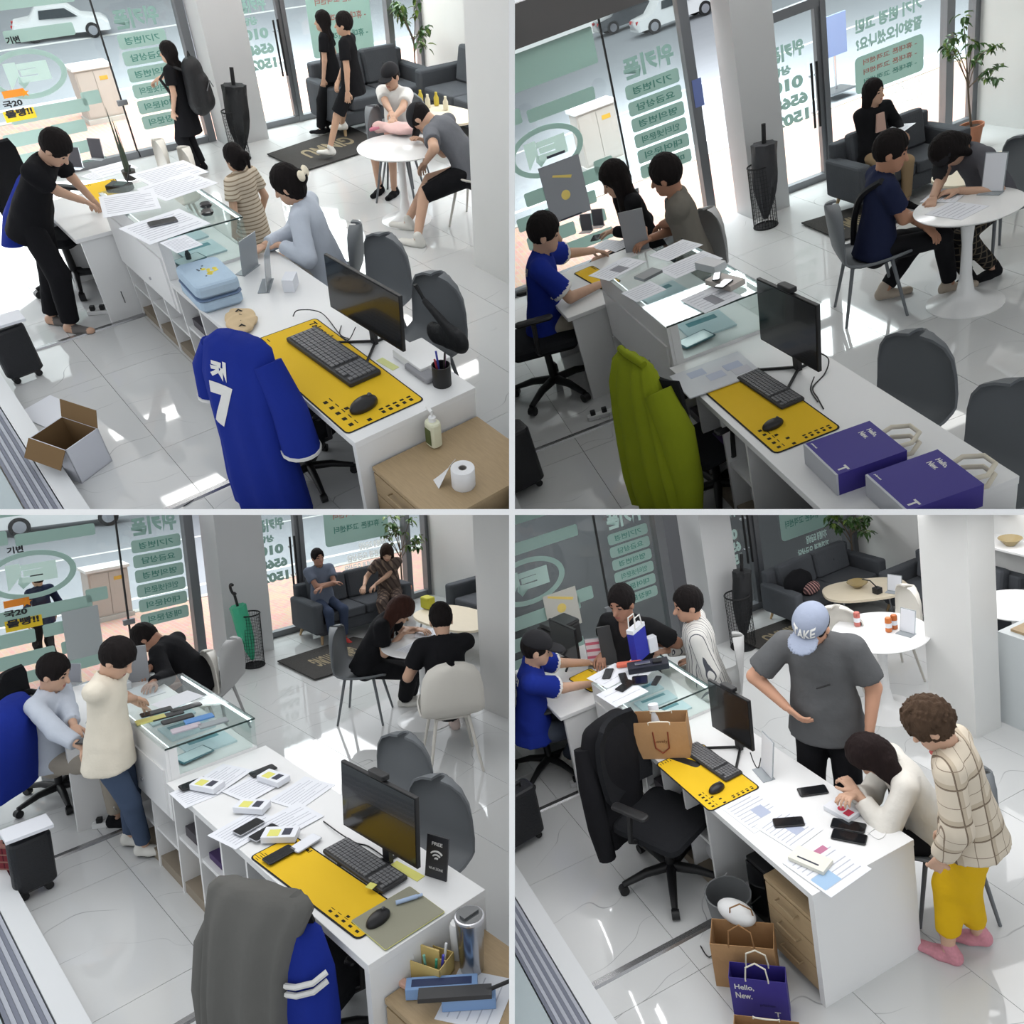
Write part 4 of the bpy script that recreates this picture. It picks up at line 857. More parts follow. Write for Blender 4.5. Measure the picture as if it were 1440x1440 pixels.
    if not night:
        pink = street_brick()
        solo('ground_pavement', MB().box((ext - 3.0, -7, zs - .1), (ext, 12, zs)), pink, 'pink paved sidewalk outside the glass of the ' + w, 'pavement', kind='structure', smooth=False)
        solo('trim_%d' % (n*10 + 6), MB().box((ext - 3.16, -7, zs - .1), (ext - 3.0, 12, zs + .01)), mat('kerb stone', (190, 190, 186), rough=.8), 'pale kerb stone along the road, ' + w, 'kerb', kind='structure', smooth=False)
        solo('ground_road', MB().box((ext - 24, -12, zs - .2), (ext - 3.16, 16, zs - .1)), mat('grey asphalt', (158, 162, 168), rough=.85, var=.06, vscale=2), 'grey asphalt road outside the ' + w, 'road', kind='structure', smooth=False)
        for x in (ext - 4.2, ext - 8.5): solo('road_line', MB().box((x - .07, -12, zs - .0995), (x + .07, 16, zs - .097)), mat('white road paint', (238, 238, 236), rough=.8), '%s white painted line on the road, %s' % ('nearer' if x > ext - 5 else 'farther', w), 'road marking', smooth=False)
    else:
        dk = mat('night asphalt', (70, 72, 76), rough=.8)  # night darkness is put into this asphalt colour
        solo('ground_road', MB().box((ext - 9, -7, zs - .1), (ext, 11, zs)), dk, 'dark street ground outside at night, ' + w, 'road', kind='structure', smooth=False)
        wl = mat('dark enclosure side', (58, 60, 66), rough=.8)  # added box with a lid, shuts sky light out of the night street
        mb = MB().box((ext - 9.2, -7, zs), (ext - 9, 11, 7)).box((ext - 9, -7.2, zs), (ext, -7, 7)).box((ext - 9, 11, zs), (ext, 11.2, 7)).box((ext - 9, -7, 7), (ext, 11, 7.1)); solo('night_enclosure', mb, wl, 'added dark enclosure keeping the sky off the night street, ' + w, 'wall', kind='structure', smooth=False)

def street_brick():
    if 'pink pavers' in MATS: return MATS['pink pavers']
    m = mat('pink pavers', (206, 150, 146), rough=.85); nt = m.node_tree; b = nt.nodes['Principled BSDF']; tc = nt.nodes.new('ShaderNodeTexCoord'); br = nt.nodes.new('ShaderNodeTexBrick'); nt.links.new(tc.outputs['Object'], br.inputs[0])
    br.inputs['Scale'].default_value = 4; br.inputs['Color1'].default_value = rgb(214, 158, 152); br.inputs['Color2'].default_value = rgb(206, 176, 150); br.inputs['Mortar'].default_value = rgb(196, 186, 180); br.inputs['Mortar Size'].default_value = .012; nt.links.new(br.outputs[0], b.inputs['Base Color']); return m

def counter(shelf=(-1.25, ), nb=3, shade=1):
    """the white counter with shelves on the staff side and the lit glass display case"""
    D = DIM[Q]; w = WHERE[Q]; W = D['W']; xc0, xc1, hc, y0, y1 = D['xc0'], D['xc1'], D['hc'], D['yc0'], D['yc1']; WM = WHITE(); z = .74; xs = shelf[0]
    t = thing('counter', 'long white front counter with shelves under it, ' + w, 'counter', (0, 0, 0))
    part('worktop', MB().rbox((xc0, 0, z - .04), (0, W, z), .004), WM, t); part('end_panel', MB().box((-.04, .004, 0), (-.002, W - .004, z - .04)), WM, t, smooth=False); part('front_panel', MB().box((xc0, W - .05, 0), (-.04, W - .01, z - .04)), WM, t, smooth=False)
    part('divider_panel', MB().box((xs - .02, .02, 0), (xs, W - .05, z - .04)), WM, t, smooth=False); n = nb
    for i in range(1, n + 1): x = xs + (xc0 - xs)*i/n; part('divider_panel', MB().box((x, .02, 0), (x + .022, W - .05, z - .04)), WM, t, smooth=False)
    for i in range(1, 4): x = xc0 + (xc1 - xc0)*i/3; part('divider_panel', MB().box((x, .02, 0), (x + .022, y1 - .02, .47)), WM, t, smooth=False)
    part('shelf', MB().box((xc0, .03, .36), (xs - .02, W - .05, .385)), WM, t, smooth=False); part('shelf', MB().box((xc1, .03, .26), (xc0, y1 - .05, .28)), WM, t, smooth=False); part('back_panel', MB().box((xc1, y1 - .04, 0), (xc0, y1 - .01, .5)), WM, t, smooth=False)
    part('plinth', MB().box((xc1, .03, 0), (xs - .02, W - .08, .07)), mat('wood plinth', (150, 138, 122), rough=.6), t, smooth=False)
    c = thing('display_case', 'glass topped display case on the counter, ' + w, 'display case', (0, 0, 0)); e = mat('dark glass edge', (40, 58, 56), rough=.2)
    g = window_glass()
    part('cabinet', MB().box((xc1, y0 + .03, .48), (xc0 - .002, y1, z + .02)), WM, c, smooth=False); part('staff_panel', MB().box((xc1, y0, .48), (xc0 - .004, y0 + .03, hc - .008)), WM, c, smooth=False)
    part('glass_top', MB().box((xc1, y0 - .004, hc - .008), (xc0, y1, hc)), g, c, smooth=False)
    part('glass_edge', MB().box((xc0 - .003, y0, hc - .009), (xc0 + .003, y1 + .002, hc + .001)).box((xc1, y1 - .002, hc - .009), (xc0, y1 + .004, hc + .001)), e, c, smooth=False)
    part('glass_front', MB().box((xc0 - .008, y0 + .06, z + .02), (xc0 - .002, y1 - .03, hc - .009)), g, c, smooth=False); part('glass_side', MB().box((xc1, y1 - .008, z + .02), (xc0, y1, hc - .009)), g, c, smooth=False)
    part('front_stile', MB().box((xc0 - .02, y0 + .02, z), (xc0, y0 + .07, hc - .009)), WM, c, smooth=False)
    part('light_bar', MB().box((xc1 + .02, y0 + .032, hc - .05), (xc0 - .03, y0 + .038, hc - .012)), mat('case led', (235, 245, 250), emit=2.5), c, smooth=False)
    part('light_bar', MB().box((xc1 + .02, y1 - .016, hc - .03), (xc0 - .03, y1 - .010, hc - .012)), MATS['case led'], c, smooth=False)
    part('drawer_front', MB().box((xc1 + .03, y0 - .012, .50), (xc0 - .05, y0, hc - .15)), WM, c, smooth=False)
    part('key_lock', MB().lathe([(.012, 0), (.012, .01)], 12, Matrix.Translation(Vector((xc0 - .45, y0 - .012, .6))) @ Matrix.Rotation(R_(90), 4, 'X')), CHROME(), c)
    rnd = random.Random(NUMR[Q])
    L = xc0 - xc1
    for i in range(3):
        x = xc1 + L*(.2 + .28*i); b = thing('price_card', '%s price card inside the glass case, %s' % (['farthest', 'middle', 'nearest'][i], w), 'card', (x, y0 + .36, z + .0205), .05*rnd.uniform(-1, 1))
        part('card', MB().box((-L*.11, -.15, 0), (L*.11, .15, .012)), mat('pale blue card', (206, 226, 232)), b, smooth=False); part('print', MB().box((-L*.08, -.10, .012), (-L*.03, .1, .0128)), mat('teal print', (96, 150, 160)), b, smooth=False)
    tb = thing('tablet', 'pale blue framed tablet inside the case front, ' + w, 'tablet', (xc0 - .16, y0 + .22, z + .034), .15); part('body', MB().rbox((-.07, -.11, 0), (.07, .11, .01), .012), mat('teal tablet frame', (66, 110, 120)), tb); part('screen', MB().box((-.058, -.098, .01), (.058, .098, .0112)), mat('light tablet screen', (214, 232, 236), rough=.2), tb, smooth=False)
    # far desk
    fx0, fx1 = xc1 - 1.0, xc1 - .01; d = thing('side_desk', 'white desk at the far end of the display case, ' + w, 'desk', (0, 0, 0))
    part('worktop', MB().rbox((fx0, -.28, .70), (fx1, y1 + .02, .735), .01), WM, d); part('end_panel', MB().box((fx0, -.24, 0), (fx0 + .03, y1, .70)), WM, d, smooth=False); part('end_panel', MB().box((fx1 - .05, -.24, 0), (fx1 - .02, y1, .70)), WM, d, smooth=False); part('front_panel', MB().box((fx0 + .03, y1 - .05, .05), (fx1 - .05, y1 - .02, .70)), WM, d, smooth=False)
    return t
def floor_strip():
    D = DIM[Q]
    for i, x in enumerate(D['ch']):
        solo('cable_cover', MB().prism([(-.03, 0), (.03, 0), (.018, .012), (-.018, .012)], D['yl'] + .02, .25 if i else .05, Matrix.Rotation(R_(90), 4, 'X') @ Matrix.Scale(-1, 4, (0, 0, 1))), mat('brushed cable cover', (168, 168, 170), rough=.25, metal=.8), '%s metal cable cover strip on the floor, %s' % (['far', 'near'][i], WHERE[Q]), 'floor strip', (x, 0, .0), smooth=False)
def ledge(h=.10):
    """low wall base with striped blinds along the left side"""
    D = DIM[Q]; yl = D['yl']; w = WHERE[Q]; x0, x1 = D['xf'] + .4, 2.2
    solo('baseboard_left', MB().box((x0, yl - .12, 0), (x1, yl, h)), mat('white sill paint', (222, 224, 226), rough=.5), 'white low sill along the left side of the ' + w, 'sill', kind='structure', smooth=False)
    t = thing('wall_left', 'low left wall with grey striped blind slats, ' + w, 'wall', (0, 0, 0), kind='structure'); sl = mat('grey blind slat', (176, 180, 190), rough=.7); s2 = mat('slate blind slat', (120, 124, 138), rough=.7)
    for i in range(8): part('slat', MB().box((x0, yl - .125 - .022*(i+1), h - .02 + .004*i), (x1, yl - .127 - .022*i, h - .008 + .004*i)), [sl, s2][i % 2], t, smooth=False)
    part('panel', MB().box((x0, yl - 1.0, 0), (x1, yl - .31, h + .02)), mat('pale teal grey panel', (178, 190, 194), rough=.6), t, smooth=False)

for q_ in ('TL', 'TR', 'BL', 'BR'):
    setroom(q_); room_shell(night=(q_ == 'BR')); counter({'TL': (-1.28,), 'TR': (-1.0,), 'BL': (-1.15,), 'BR': (-.95,)}[q_]); floor_strip(); ledge()

# ================================================================== upper left room
setroom('TL'); UL = 'upper left room'
BLKT = cloth('black cotton', (27, 27, 30)); GRT = cloth('heather grey cotton', (112, 114, 120)); WHT = cloth('white cotton', (226, 225, 222)); WSH = mat('white shoe', (222, 220, 214), rough=.6); SOLE = mat('shoe sole', (205, 202, 196), rough=.7)
NAVY = cloth('navy cotton', (34, 40, 66)); LBLUE = cloth('pale blue shirt cloth', (196, 203, 215))
HB = (26, 22, 22)
def strap(label, name, cat, pts, r, m): return cable(label, pts, m, r, name, cat)
c0 = at(143, 292, .80)
person('man in black tee and wide black trousers leaning over the far desk', ('h', 78, 208), 48, 1.66, lean=.50, bend=.15, hp=.25, hands=(at(136, 287, .80), at(146, 297, .80)), feet=(at(78, 455), at(104, 466)), top=('tee', BLKT, dict(loose=.03, hem=-.16)), bottom=('wide', BLKT), shoes=('slipper', mat('grey rubber slipper', (108, 104, 102), rough=.8)), hair=('short', HB), curl=(.4, .4), fdir=(40, 40))
g = person('woman in black with a backpack standing by the glass front', ('h', 236, 74), 225, 1.34, hands=(None, at(204, 123, .82)), curl=(.5, .8), top=('tee', BLKT, dict(loose=.035, hem=-.38)), bottom=('wide', BLKT), shoes=('shoe', BLKT), hair=('long', HB, .30), female=True)
b = thing('backpack', 'black backpack on the back of the woman by the glass', 'bag', g['O']); bm_ = mat('black nylon', (24, 25, 28), rough=.6, bump=.3, bscale=30)
f2, l2, u2 = g['f2'], g['l2'], g['u2']; bc = g['CH'] - f2*.21 - u2*.06; T = Soft(.012); T.cone(bc - u2*.15, bc + u2*.15, .16, .14, .03, f2, .75); T.cone(bc - f2*.10 - u2*.14, bc - f2*.09 + u2*.03, .11, .10, .03, f2, .6); V, Fc = T.mesh(); part('pack', soft_mesh('pack', [(V, Fc, 0)], bm_), None, b); part('zip', MB().tube([bc - f2*.155 - l2*.09 - u2*.03, bc - f2*.17 + u2*.05, bc - f2*.155 + l2*.09 - u2*.03], .006, 6), mat('grey zip', (96, 96, 100)), b); part('grab_loop', MB().tube([bc + u2*.27 - l2*.04, bc + u2*.33, bc + u2*.27 + l2*.04], .01, 6), bm_, b)
for sg in (1, -1): part('strap', MB().tube([g['shd'][0 if sg > 0 else 1] - f2*.13 - l2*sg*.06 + u2*.0, g['NK'] + l2*sg*.09 - u2*.0 - f2*.0 + u2*.01, g['CH'] + l2*sg*.10 + f2*.135 + u2*.02, g['CH'] + l2*sg*.13 + f2*.02 - u2*.16], .017, 6), bm_, b)
part('side_tag', MB().tube([bc - u2*.15 + l2*.1*-1 - f2*.05, bc - u2*.26 - l2*.14 - f2*.06, bc - u2*.30 - l2*.10 - f2*.04, bc - u2*.17 - l2*.05 - f2*.05], .006, 6), mat('pale strap', (205, 206, 210)), b)
person('woman with long dark hair in black walking beside a man', ('h', 453, 30), 228, 1.38, top=('tee', BLKT, dict(loose=.03, hem=-.12)), bottom=('wide', BLKT), shoes=('shoe', BLKT, WSH), hair=('long', HB, .28), female=True, hands=(at(455, 112, .70), None), curl=(.9, .5), feet=(at(452, 190), at(462, 186)))
person('man in black tee and black shorts walking towards the glass door', ('h', 483, 34), 225, 1.50, top=('tee', BLKT, dict(loose=.03, hem=-.14)), bottom=('shorts', BLKT), shoes=('shoe', WSH, SOLE), hair=('short', HB), sk=(200, 160, 134), feet=(at(462, 226), at(478, 196)), hands=(at(490, 145, .66), at(470, 135, .70)))
cp = mat('black cap cloth', (30, 30, 34), rough=.9)
g5 = person('person in white tee and dark cap seated behind the round table', ('h', 549, 107), -62, 1.60, pz=.50, lean=.06, hp=.25, top=('tee', WHT, dict(loose=.03)), bottom=('shorts', mat('pinkish shorts', (196, 150, 140), rough=.9)), shoes=('shoe', BLKT), hair=('capshort', HB), cap=(cp,), hands=(at(538, 192, .77), at(565, 190, .78)), female=True)
g6 = person('man in grey tee and black shorts bending over the round table', ('h', 592, 166), 208, 1.86, pz=.50, lean=.50, bend=.42, hp=.45, top=('tee', GRT, dict(loose=.022, hem=-.08)), bottom=('shorts', BLKT, -1.05), shoes=('shoe', WSH, SOLE), hair=('capshort', HB), cap=(cp,), hands=(at(598, 228, .66), at(598, 198, .75)), feet=(at(588, 346), at(574, 322)), fat=1.08)
sb = banded('beige striped knit', (212, 198, 178), [((0, 0, 1), .03, .3, (150, 132, 110))]); person('girl with a ponytail in a striped beige dress behind the case', ('h', 329, 222), 205, 1.30, hp=.15, top=('tee', sb, dict(loose=.03, hem=-.30)), bottom=('wide', sb), shoes=('shoe', WSH), hair=('pony', HB), female=True, sk=(212, 172, 146))
g8 = person('seated woman in pale blue shirt with a cream bow in her hair', ('h', 404, 260), 228, 1.78, pz=.50, lean=.15, bend=.1, hp=.2, top=('shirt', LBLUE, dict(loose=.028, hem=-.14, sleeve=1.9)), bottom=('pants', cloth('pale trousers', (190, 186, 180))), shoes=('shoe', WSH), hair=('bun', HB, 0, 0, 'bow'), female=True, hands=(at(395, 345, .80), at(372, 345, .80)), fat=1.05)
# chairs
chair_px('pale shell chair nearest the woman with the backpack', 228, 196, -95, CREAMP(), 1.0, 'pale chairs by the case'); chair_px('pale shell chair beside the striped girl', 265, 207, -95, CREAMP(), 1.0, 'pale chairs by the case')
chair_px('empty grey shell chair on the left of the round table, upper left room', 516, 150, 40, None, 1.05); sit_chair('off white shell chair under the man in grey tee', g6, CREAMP(), 1.08)
chair_px('grey shell chair right behind the monitor, upper left room', 548, 328, -78, None, 1.05); c6 = chair_px('grey shell chair with a black bag hung on it', 622, 383, -78, None, 1.08)
sit_chair('grey shell chair under the seated woman in pale blue shirt', g8, None, 1.0); sit_chair('grey shell chair under the person in white tee', g5, None, 1.0)
p = at(624, 470, .66); h = thing('shoulder_bag', 'black bag hanging on the grey chair behind the pen cup', 'bag', p); T = Soft(.012); T.cone((-.10, 0, -.03), (.14, .02, 0), .075, .085, .03, (0, 1, 0), .6, n=.006); T.cone((.10, 0, .05), (-.16, -.02, .18), .035, .02, .03); V, Fc = T.mesh(); part('pouch', soft_mesh('pouch', [(V, Fc, 0)], bm_), None, h); part('strap', MB().tube([(-.16, -.02, .17), (-.24, -.02, .26), (-.30, 0, .24), (-.1, .03, .05)], .012, 6), bm_, h)
# round table
tc = at(562, 206, .73); tulip_table('white round pedestal table with a pink bag on it', tc[:2], .42)
p = at(563, 187, .735); h = thing('pink_pouch', 'pale pink drawstring pouch lying on the round table', 'bag', p, R_(20)); T = Soft(.01); T.ell((0, 0, .045), (.20, .13, .05), None, .02, n=.006); T.cone((-.17, -.03, .04), (-.23, -.06, .04), .05, .06, .02, n=.006); V, Fc = T.mesh(); part('pouch', soft_mesh('pouch', [(V, Fc, 0)], cloth('pale pink cloth', (226, 190, 186))), None, h); part('cord', MB().tube([(-.19, -.09, .05), (-.27, -.14, .03), (-.30, -.07, .03), (-.24, -.02, .06)], .018, 8), cloth('bright pink cord', (222, 140, 158)), h)
# sofas, plant, mat, umbrellas
sofa('charcoal two seat sofa against the white side wall, upper left room', (at(660, 140, .45)[0] - .2, DIM['TL']['wall'] - .50), -90, 1.5, 1.05)
sofa('charcoal sofa by the glass behind the walking couple', (DIM['TL']['xf'] + .75, 4.5), 0, 1.4, 1.0)
potted_tree('tall leafy potted tree in the far corner, upper left room', (DIM['TL']['xf'] + .45, 5.42), 1.42, .85, 150, 4, spread=.34, crown=.60)
umbrella_stand('black wire umbrella stand beside the column, upper left room', at(340, 224)[:2], h=.55, r=.11); umbrella('folded black umbrella in the upper left stand', at(340, 224)[:2] + [0, .02], mat('black umbrella cloth', (30, 31, 34), rough=.6, bump=.4, bscale=20), 1.0, (.02, .10), s=1.9)
coffee_table('pale coffee table with drinks before the sofa, upper left room', at(628, 160, .42)[:2], 10, .45, .3)
for i, (u, v) in enumerate(((592, 137), (602, 143), (614, 140), (627, 146))): p = at(u, v + 8, .425); solo('drink_bottle', MB().lathe([(.03, 0), (.032, .01), (.032, .09), (.016, .12), (.016, .15)], 14), mat(['yellow drink', 'cream drink'][i % 2], [(206, 184, 70), (222, 214, 190)][i % 2]), ['leftmost', 'second', 'third', 'rightmost'][i] + ' small bottle on the far coffee table', 'bottle', p, group='bottles on the coffee table')
door_mat('dark grey door mat under the walking couple', [at(376, 219), at(492, 180), at(545, 205), at(428, 243)], 'GINMU'); 
# counter things
D = DIM['TL']
desk_set((-1.19, -.42, .60, .86, 1.21), (at(488, 612, .74), at(343, 484, .74), at(585, 553, .74)), at(468, 503, .745), at(512, 573, .745), UL, False, 0.05, .72, .04)
p = at(622, 540, .7405); h = thing('pen_cup', 'black pen cup on the counter corner, upper left room', 'pen cup', p); part('cup', MB().lathe([(.055, 0), (.055, .13), (.05, .13), (.048, .01)], 22, cap1=True), BLACKP(), h)
for (dx, dy, hh, c) in ((.01, .01, .19, (170, 60, 150)), (-.02, .0, .2, (60, 70, 160)), (0, -.02, .18, (150, 40, 60)), (.025, .0, .23, (20, 20, 20))): part('pen', MB().cyl((dx*.5, dy*.5, .01), (dx*2, dy*2, hh), .006), mat('pen %d%d%d' % c, c), h)
p = at(598, 512, .7405); t = thing('cloth_box', 'white box and folded grey cloth beside the pen cup', 'box', p, 0); part('box', MB().rbox((-.20, -.10, 0), (.10, .12, .05), .006), WHITE(), t); part('folded_cloth', MB().rbox((-.04, -.13, .0), (.20, -.04, .035), .02), cloth('grey cleaning cloth', (150, 150, 154)), t)
paper('yellow sticky note strip behind the monitor foot', at(545, 512, .7402), (.16, .05), .1, 0, tint=mat('pale yellow note', (216, 220, 150)))
# lunch box
p = (at(300, 418, .7405)); t = thing('lunch_box', 'pale blue zipped lunch case with yellow print on the counter', 'case', p, R_(-4)); pb = cloth('pale blue padded cloth', (178, 199, 218)); part('lower_half', MB().rbox((-.22, -.15, 0), (.22, .15, .085), .05), pb, t); part('zip', MB().rbox((-.224, -.154, .085), (.224, .154, .095), .05), mat('grey blue zip', (110, 130, 160)), t); lid = part('lid', MB().rbox((-.22, -.15, .095), (.22, .15, .19), .05), pb, t)
mb = MB(); rn = random.Random(5)
for i in range(14): a = rn.uniform(0, 6.28); r = rn.uniform(0, .06); s_ = rn.uniform(.008, .02); mb.lathe([(s_, .19), (s_*.9, .1915)], 9, Matrix.Translation(Vector((r*math.cos(a)*1.2, r*math.sin(a)*.8 + .02, 0))))
part('print', mb, mat('yellow print', (226, 206, 70)), lid)
mb = MB()
for i in range(7): a = rn.uniform(3, 6.4); r = rn.uniform(.05, .09); mb.lathe([(.007, .19), (.006, .1917)], 8, Matrix.Translation(Vector((r*math.cos(a)*1.2, r*math.sin(a)*.7, 0))))
part('print', mb, mat('dark print', (70, 80, 100)), lid)
p = at(340, 455, .7405); t = thing('fabric_pouch', 'beige fabric pouch with black stripes on the counter', 'pouch', p, R_(-20)); T = Soft(.008); T.ell((0, 0, .025), (.17, .10, .028), None, .01, n=.009); V, Fc = T.mesh(); part('pouch', soft_mesh('pouch', [(V, Fc, 0)], cloth('beige linen', (212, 188, 152))), None, t)
for x in (-.10, -.03, .06, .11): part('stripe', MB().tube([(x, -.068 + abs(x)*.2, .02), (x + .01, 0, .056), (x + .02, .066 - abs(x)*.2, .025)], .005, 6), BLACKP(), t)
def acrylic(label, p, rz, w=.15, h=.22, card=None, tilt=-.15):
    t = thing('sign_holder', label, 'sign holder', p, rz); M = Matrix.Rotation(tilt, 4, 'X'); part('back_sheet', MB().box((-w/2, 0, 0), (w/2, .004, h), M), mat('clear acrylic', (226, 234, 240), rough=.1, trans=.55, ior=1.2), t, smooth=False); part('foot', MB().box((-w/2, -.06, 0), (w/2, .02, .004)), MATS['clear acrylic'], t, smooth=False)
    part('card', MB().box((-w/2 + .006, -.003, .008), (w/2 - .006, -.001, h - .006), M), card or PAPER(), t, smooth=False); return t
acrylic('clear acrylic sign holder beside the blue lunch case', at(378, 402, .7405), R_(-35), .22, .28); acrylic('leaning clear sign holder near the display case, upper left room', at(352, 380, .7405), R_(-60), .2, .26)
p = at(410, 405, .7405); t = thing('small_carton', 'small white carton with black print near the monitor', 'box', p, R_(-40)); part('carton', MB().rbox((-.07, -.04, 0), (.07, .04, .09), .004), PAPER(), t); part('print', MB().box((-.04, -.0415, .02), (.02, -.0402, .06)), INK(), t, smooth=False)
p = at(268, 372, .7405); solo('glue_bottle', MB().lathe([(.02, 0), (.02, .08), (.012, .1), (.006, .15)], 12), BLACKP(), 'small black bottle in front of the display case', 'bottle', p)
# case top papers
ct = D['hc'] + .001
for i, (u, v, w_, l_, rz, lb) in enumerate(((238, 244, .42, .50, .1, 'large white form at the far end of the case'), (250, 262, .40, .50, .2, 'white form behind the phone on the glass case'), (182, 285, .45, .42, -.25, 'white form over the staff edge of the glass case'), (232, 318, .42, .50, .15, 'white form under the phone on the glass case'), (255, 343, .24, .20, .1, 'pale blue slip at the near edge of the case'))):
    paper(lb, at(u, v, ct + .001*i), (w_*1.0, l_*.95), rz, 9)
phone('grey phone lying on papers on the glass case', at(229, 313, ct + .007), R_(-8), mat('grey phone', (92, 94, 100), rough=.4), (.10, .20))
t = thing('sunglasses', 'dark sunglasses lying on the glass case', 'sunglasses', at(292, 296, ct + .002), R_(70)); 
for sg in (1, -1): part('lens', MB().rbox((-.05, sg*.075 - .05, 0), (.04, sg*.075 + .05, .03), .03), mat('dark lens', (26, 26, 30), rough=.1), t)
part('bridge', MB().box((-.01, -.03, .012), (.0, .03, .022)), BLACKP(), t, smooth=False)
# far desk things
desk_mat(at(148, 300, .736), at(112, 262, .736), at(190, 278, .736), 'small yellow mat on the far desk, upper left room')
t = thing('card_terminal', 'black card terminal on the far desk, upper left room', 'terminal', at(170, 268, .741), R_(40)); part('body', MB().rbox((-.10, -.07, 0), (.10, .07, .06), .02), BLACKP(), t); part('screen', MB().box((-.03, -.05, .0601), (.07, .05, .062)), SCREEN(), t, smooth=False); part('stylus', MB().cyl((.05, .06, .06), (.1, .1, .19), .006), BLACKP(), t)
t = thing('snake_plant', 'tall narrow plant on the far desk, upper left room', 'plant', at(184, 252, .737)); part('pot', MB().lathe([(.05, 0), (.06, .08), (.055, .08), (.02, .07)], 16), mat('dark pot', (60, 58, 56)), t)
for k in range(5): a = k*1.3; part('leaf', MB().sheet([[(.02*math.cos(a) - .02*math.sin(a)*(1 - z/.5)*s_, .02*math.sin(a) + .02*math.cos(a)*(1 - z/.5)*s_, .07 + z*(.7 + .1*k)) for s_ in (-1, 0, 1)] for z in (0, .15, .3, .45, .5)], .004), mat('dark leaf', (70, 84, 70), rough=.4, var=.2), t)
for (u, v, lb, rz) in ((108, 228, 'leaning dark photo card on the far desk', .6), (138, 215, 'upright dark photo card by the window desk', .4)): acrylic(lb + ', upper left room', at(u, v + 8, .738), R_(40), .14, .18, mat('dark print card', (92, 90, 96)))
paper('small leaflets on the far desk, upper left room', at(140, 245, .738), (.2, .26), .3, 5, blocks=((.1, .1, .5, .3, INK()),)); paper('white sheet at the window side of the far desk', at(160, 238, .739), (.3, .35), .1, 3)
# office chair at far desk with a blue jersey
office_chair('black office chair behind the man in black, upper left room', at(112, 400)[:2], 40, 1.15)
tt, _, o_, R__ = drape('blue jersey hung on the black office chair behind the man', 'jersey', 'clothing', [(at(38, 250, 1.0), (.2, -.1, 0), (.05, .06, 0)), (at(30, 290, .85), (.24, -.12, 0), (.08, .10, 0)), (at(28, 330, .7), (.24, -.12, 0), (.08, .1, 0))], BLUEJ())
# chair with the number seven jersey
office_chair('office chair under the blue number seven jersey', (-.78, .03), 112, .90)
rings = [((-.80, -.19, 1.10), (.15, .06, 0), (-.02, .05, 0)), ((-.78, -.21, 1.06), (.21, .08, 0), (-.03, .09, 0)), ((-.74, -.25, .90), (.24, .09, 0), (-.04, .11, 0)), ((-.69, -.28, .70), (.23, .08, 0), (-.04, .12, 0)), ((-.64, -.30, .50), (.23, .08, 0), (-.04, .12, 0)), ((-.59, -.32, .30), (.24, .09, 0), (-.04, .13, 0)), ((-.55, -.33, .12), (.25, .09, 0), (-.04, .13, 0))]
t, body_, o_, R__ = drape('blue baseball jersey with number seven hung over a chair', 'jersey', 'clothing', rings, BLUEJ(), rip=.022, nrip=9)
for (pts, rr) in (([(-.96, -.28, 1.02), (-1.01, -.33, .88), (-1.0, -.35, .68)], [.07, .085, .09]), ([(-.57, -.15, 1.02), (-.44, -.14, .78), (-.37, -.15, .54)], [.08, .10, .11])): part('sleeve', MB().tube([np.array(p_) - o_ for p_ in pts], rr, 14), BLUEJ(), t); part('sleeve_trim', MB().tube([np.array(pts[2]) - o_ + [0, 0, .03], np.array(pts[2]) - o_ + [0, 0, .012]], rr[2] + .004, 16), WHT, t)
allv = np.array([p_ - o_ for r_ in R__ for p_ in r_]); sg_ = len(R__[0]); fc = [(i*sg_ + j, i*sg_ + (j+1) % sg_, (i+1)*sg_ + (j+1) % sg_, (i+1)*sg_ + j) for i in range(len(R__) - 1) for j in range(sg_)]
for (tx, x, z, w_, h_) in (('커', -.73, .975, .12, .10), ('7', -.69, .78, .18, .25)): print_on({'top': body_}, (allv, fc), tx, np.array([x, -.46, z]) - o_, (w_*.93, w_*.36, 0), (-.02, 0, h_), WHT, 'print', bold=.06)
# wooden drawer unit
def drawer_unit(label, x0, x1, y0, y1, h=.55, n=3, face='-y', hl=True):
    t = thing('drawer_unit', label, 'drawers', (x0, y0, 0)); Lx, Ly = x1 - x0, y1 - y0; part('carcass', MB().box((0, .02, .05), (Lx, Ly, h - .025)), WOOD(), t, smooth=False); part('top_board', MB().rbox((-.005, 0, h - .025), (Lx + .005, Ly + .004, h), .003), WOOD(), t)
    for k in range(n):
        z0 = .06 + (h - .09)*k/n; d = part('drawer', MB().box((.006, .0, z0 + .004), (Lx - .006, .02, z0 + (h - .09)/n - .004)), WOOD(), t, smooth=False)
        if hl: zc = z0 + (h - .09)/n*.72; part('handle', MB().tube([(Lx*.3, 0, zc), (Lx*.3, -.03, zc), (Lx*.7, -.03, zc), (Lx*.7, 0, zc)], .006, 6), mat('champagne handle', (170, 150, 120), rough=.4, metal=.6), d)
    for (x, y) in ((.05, .06), (Lx - .05, .06), (.05, Ly - .05), (Lx - .05, Ly - .05)): part('caster', MB().cyl((x - .012, y, .025), (x + .012, y, .025), .025, seg=12), BLACKP(), t)
    return t
drawer_unit('light oak drawer unit with a paper roll on it', .02, .62, .07, .80)
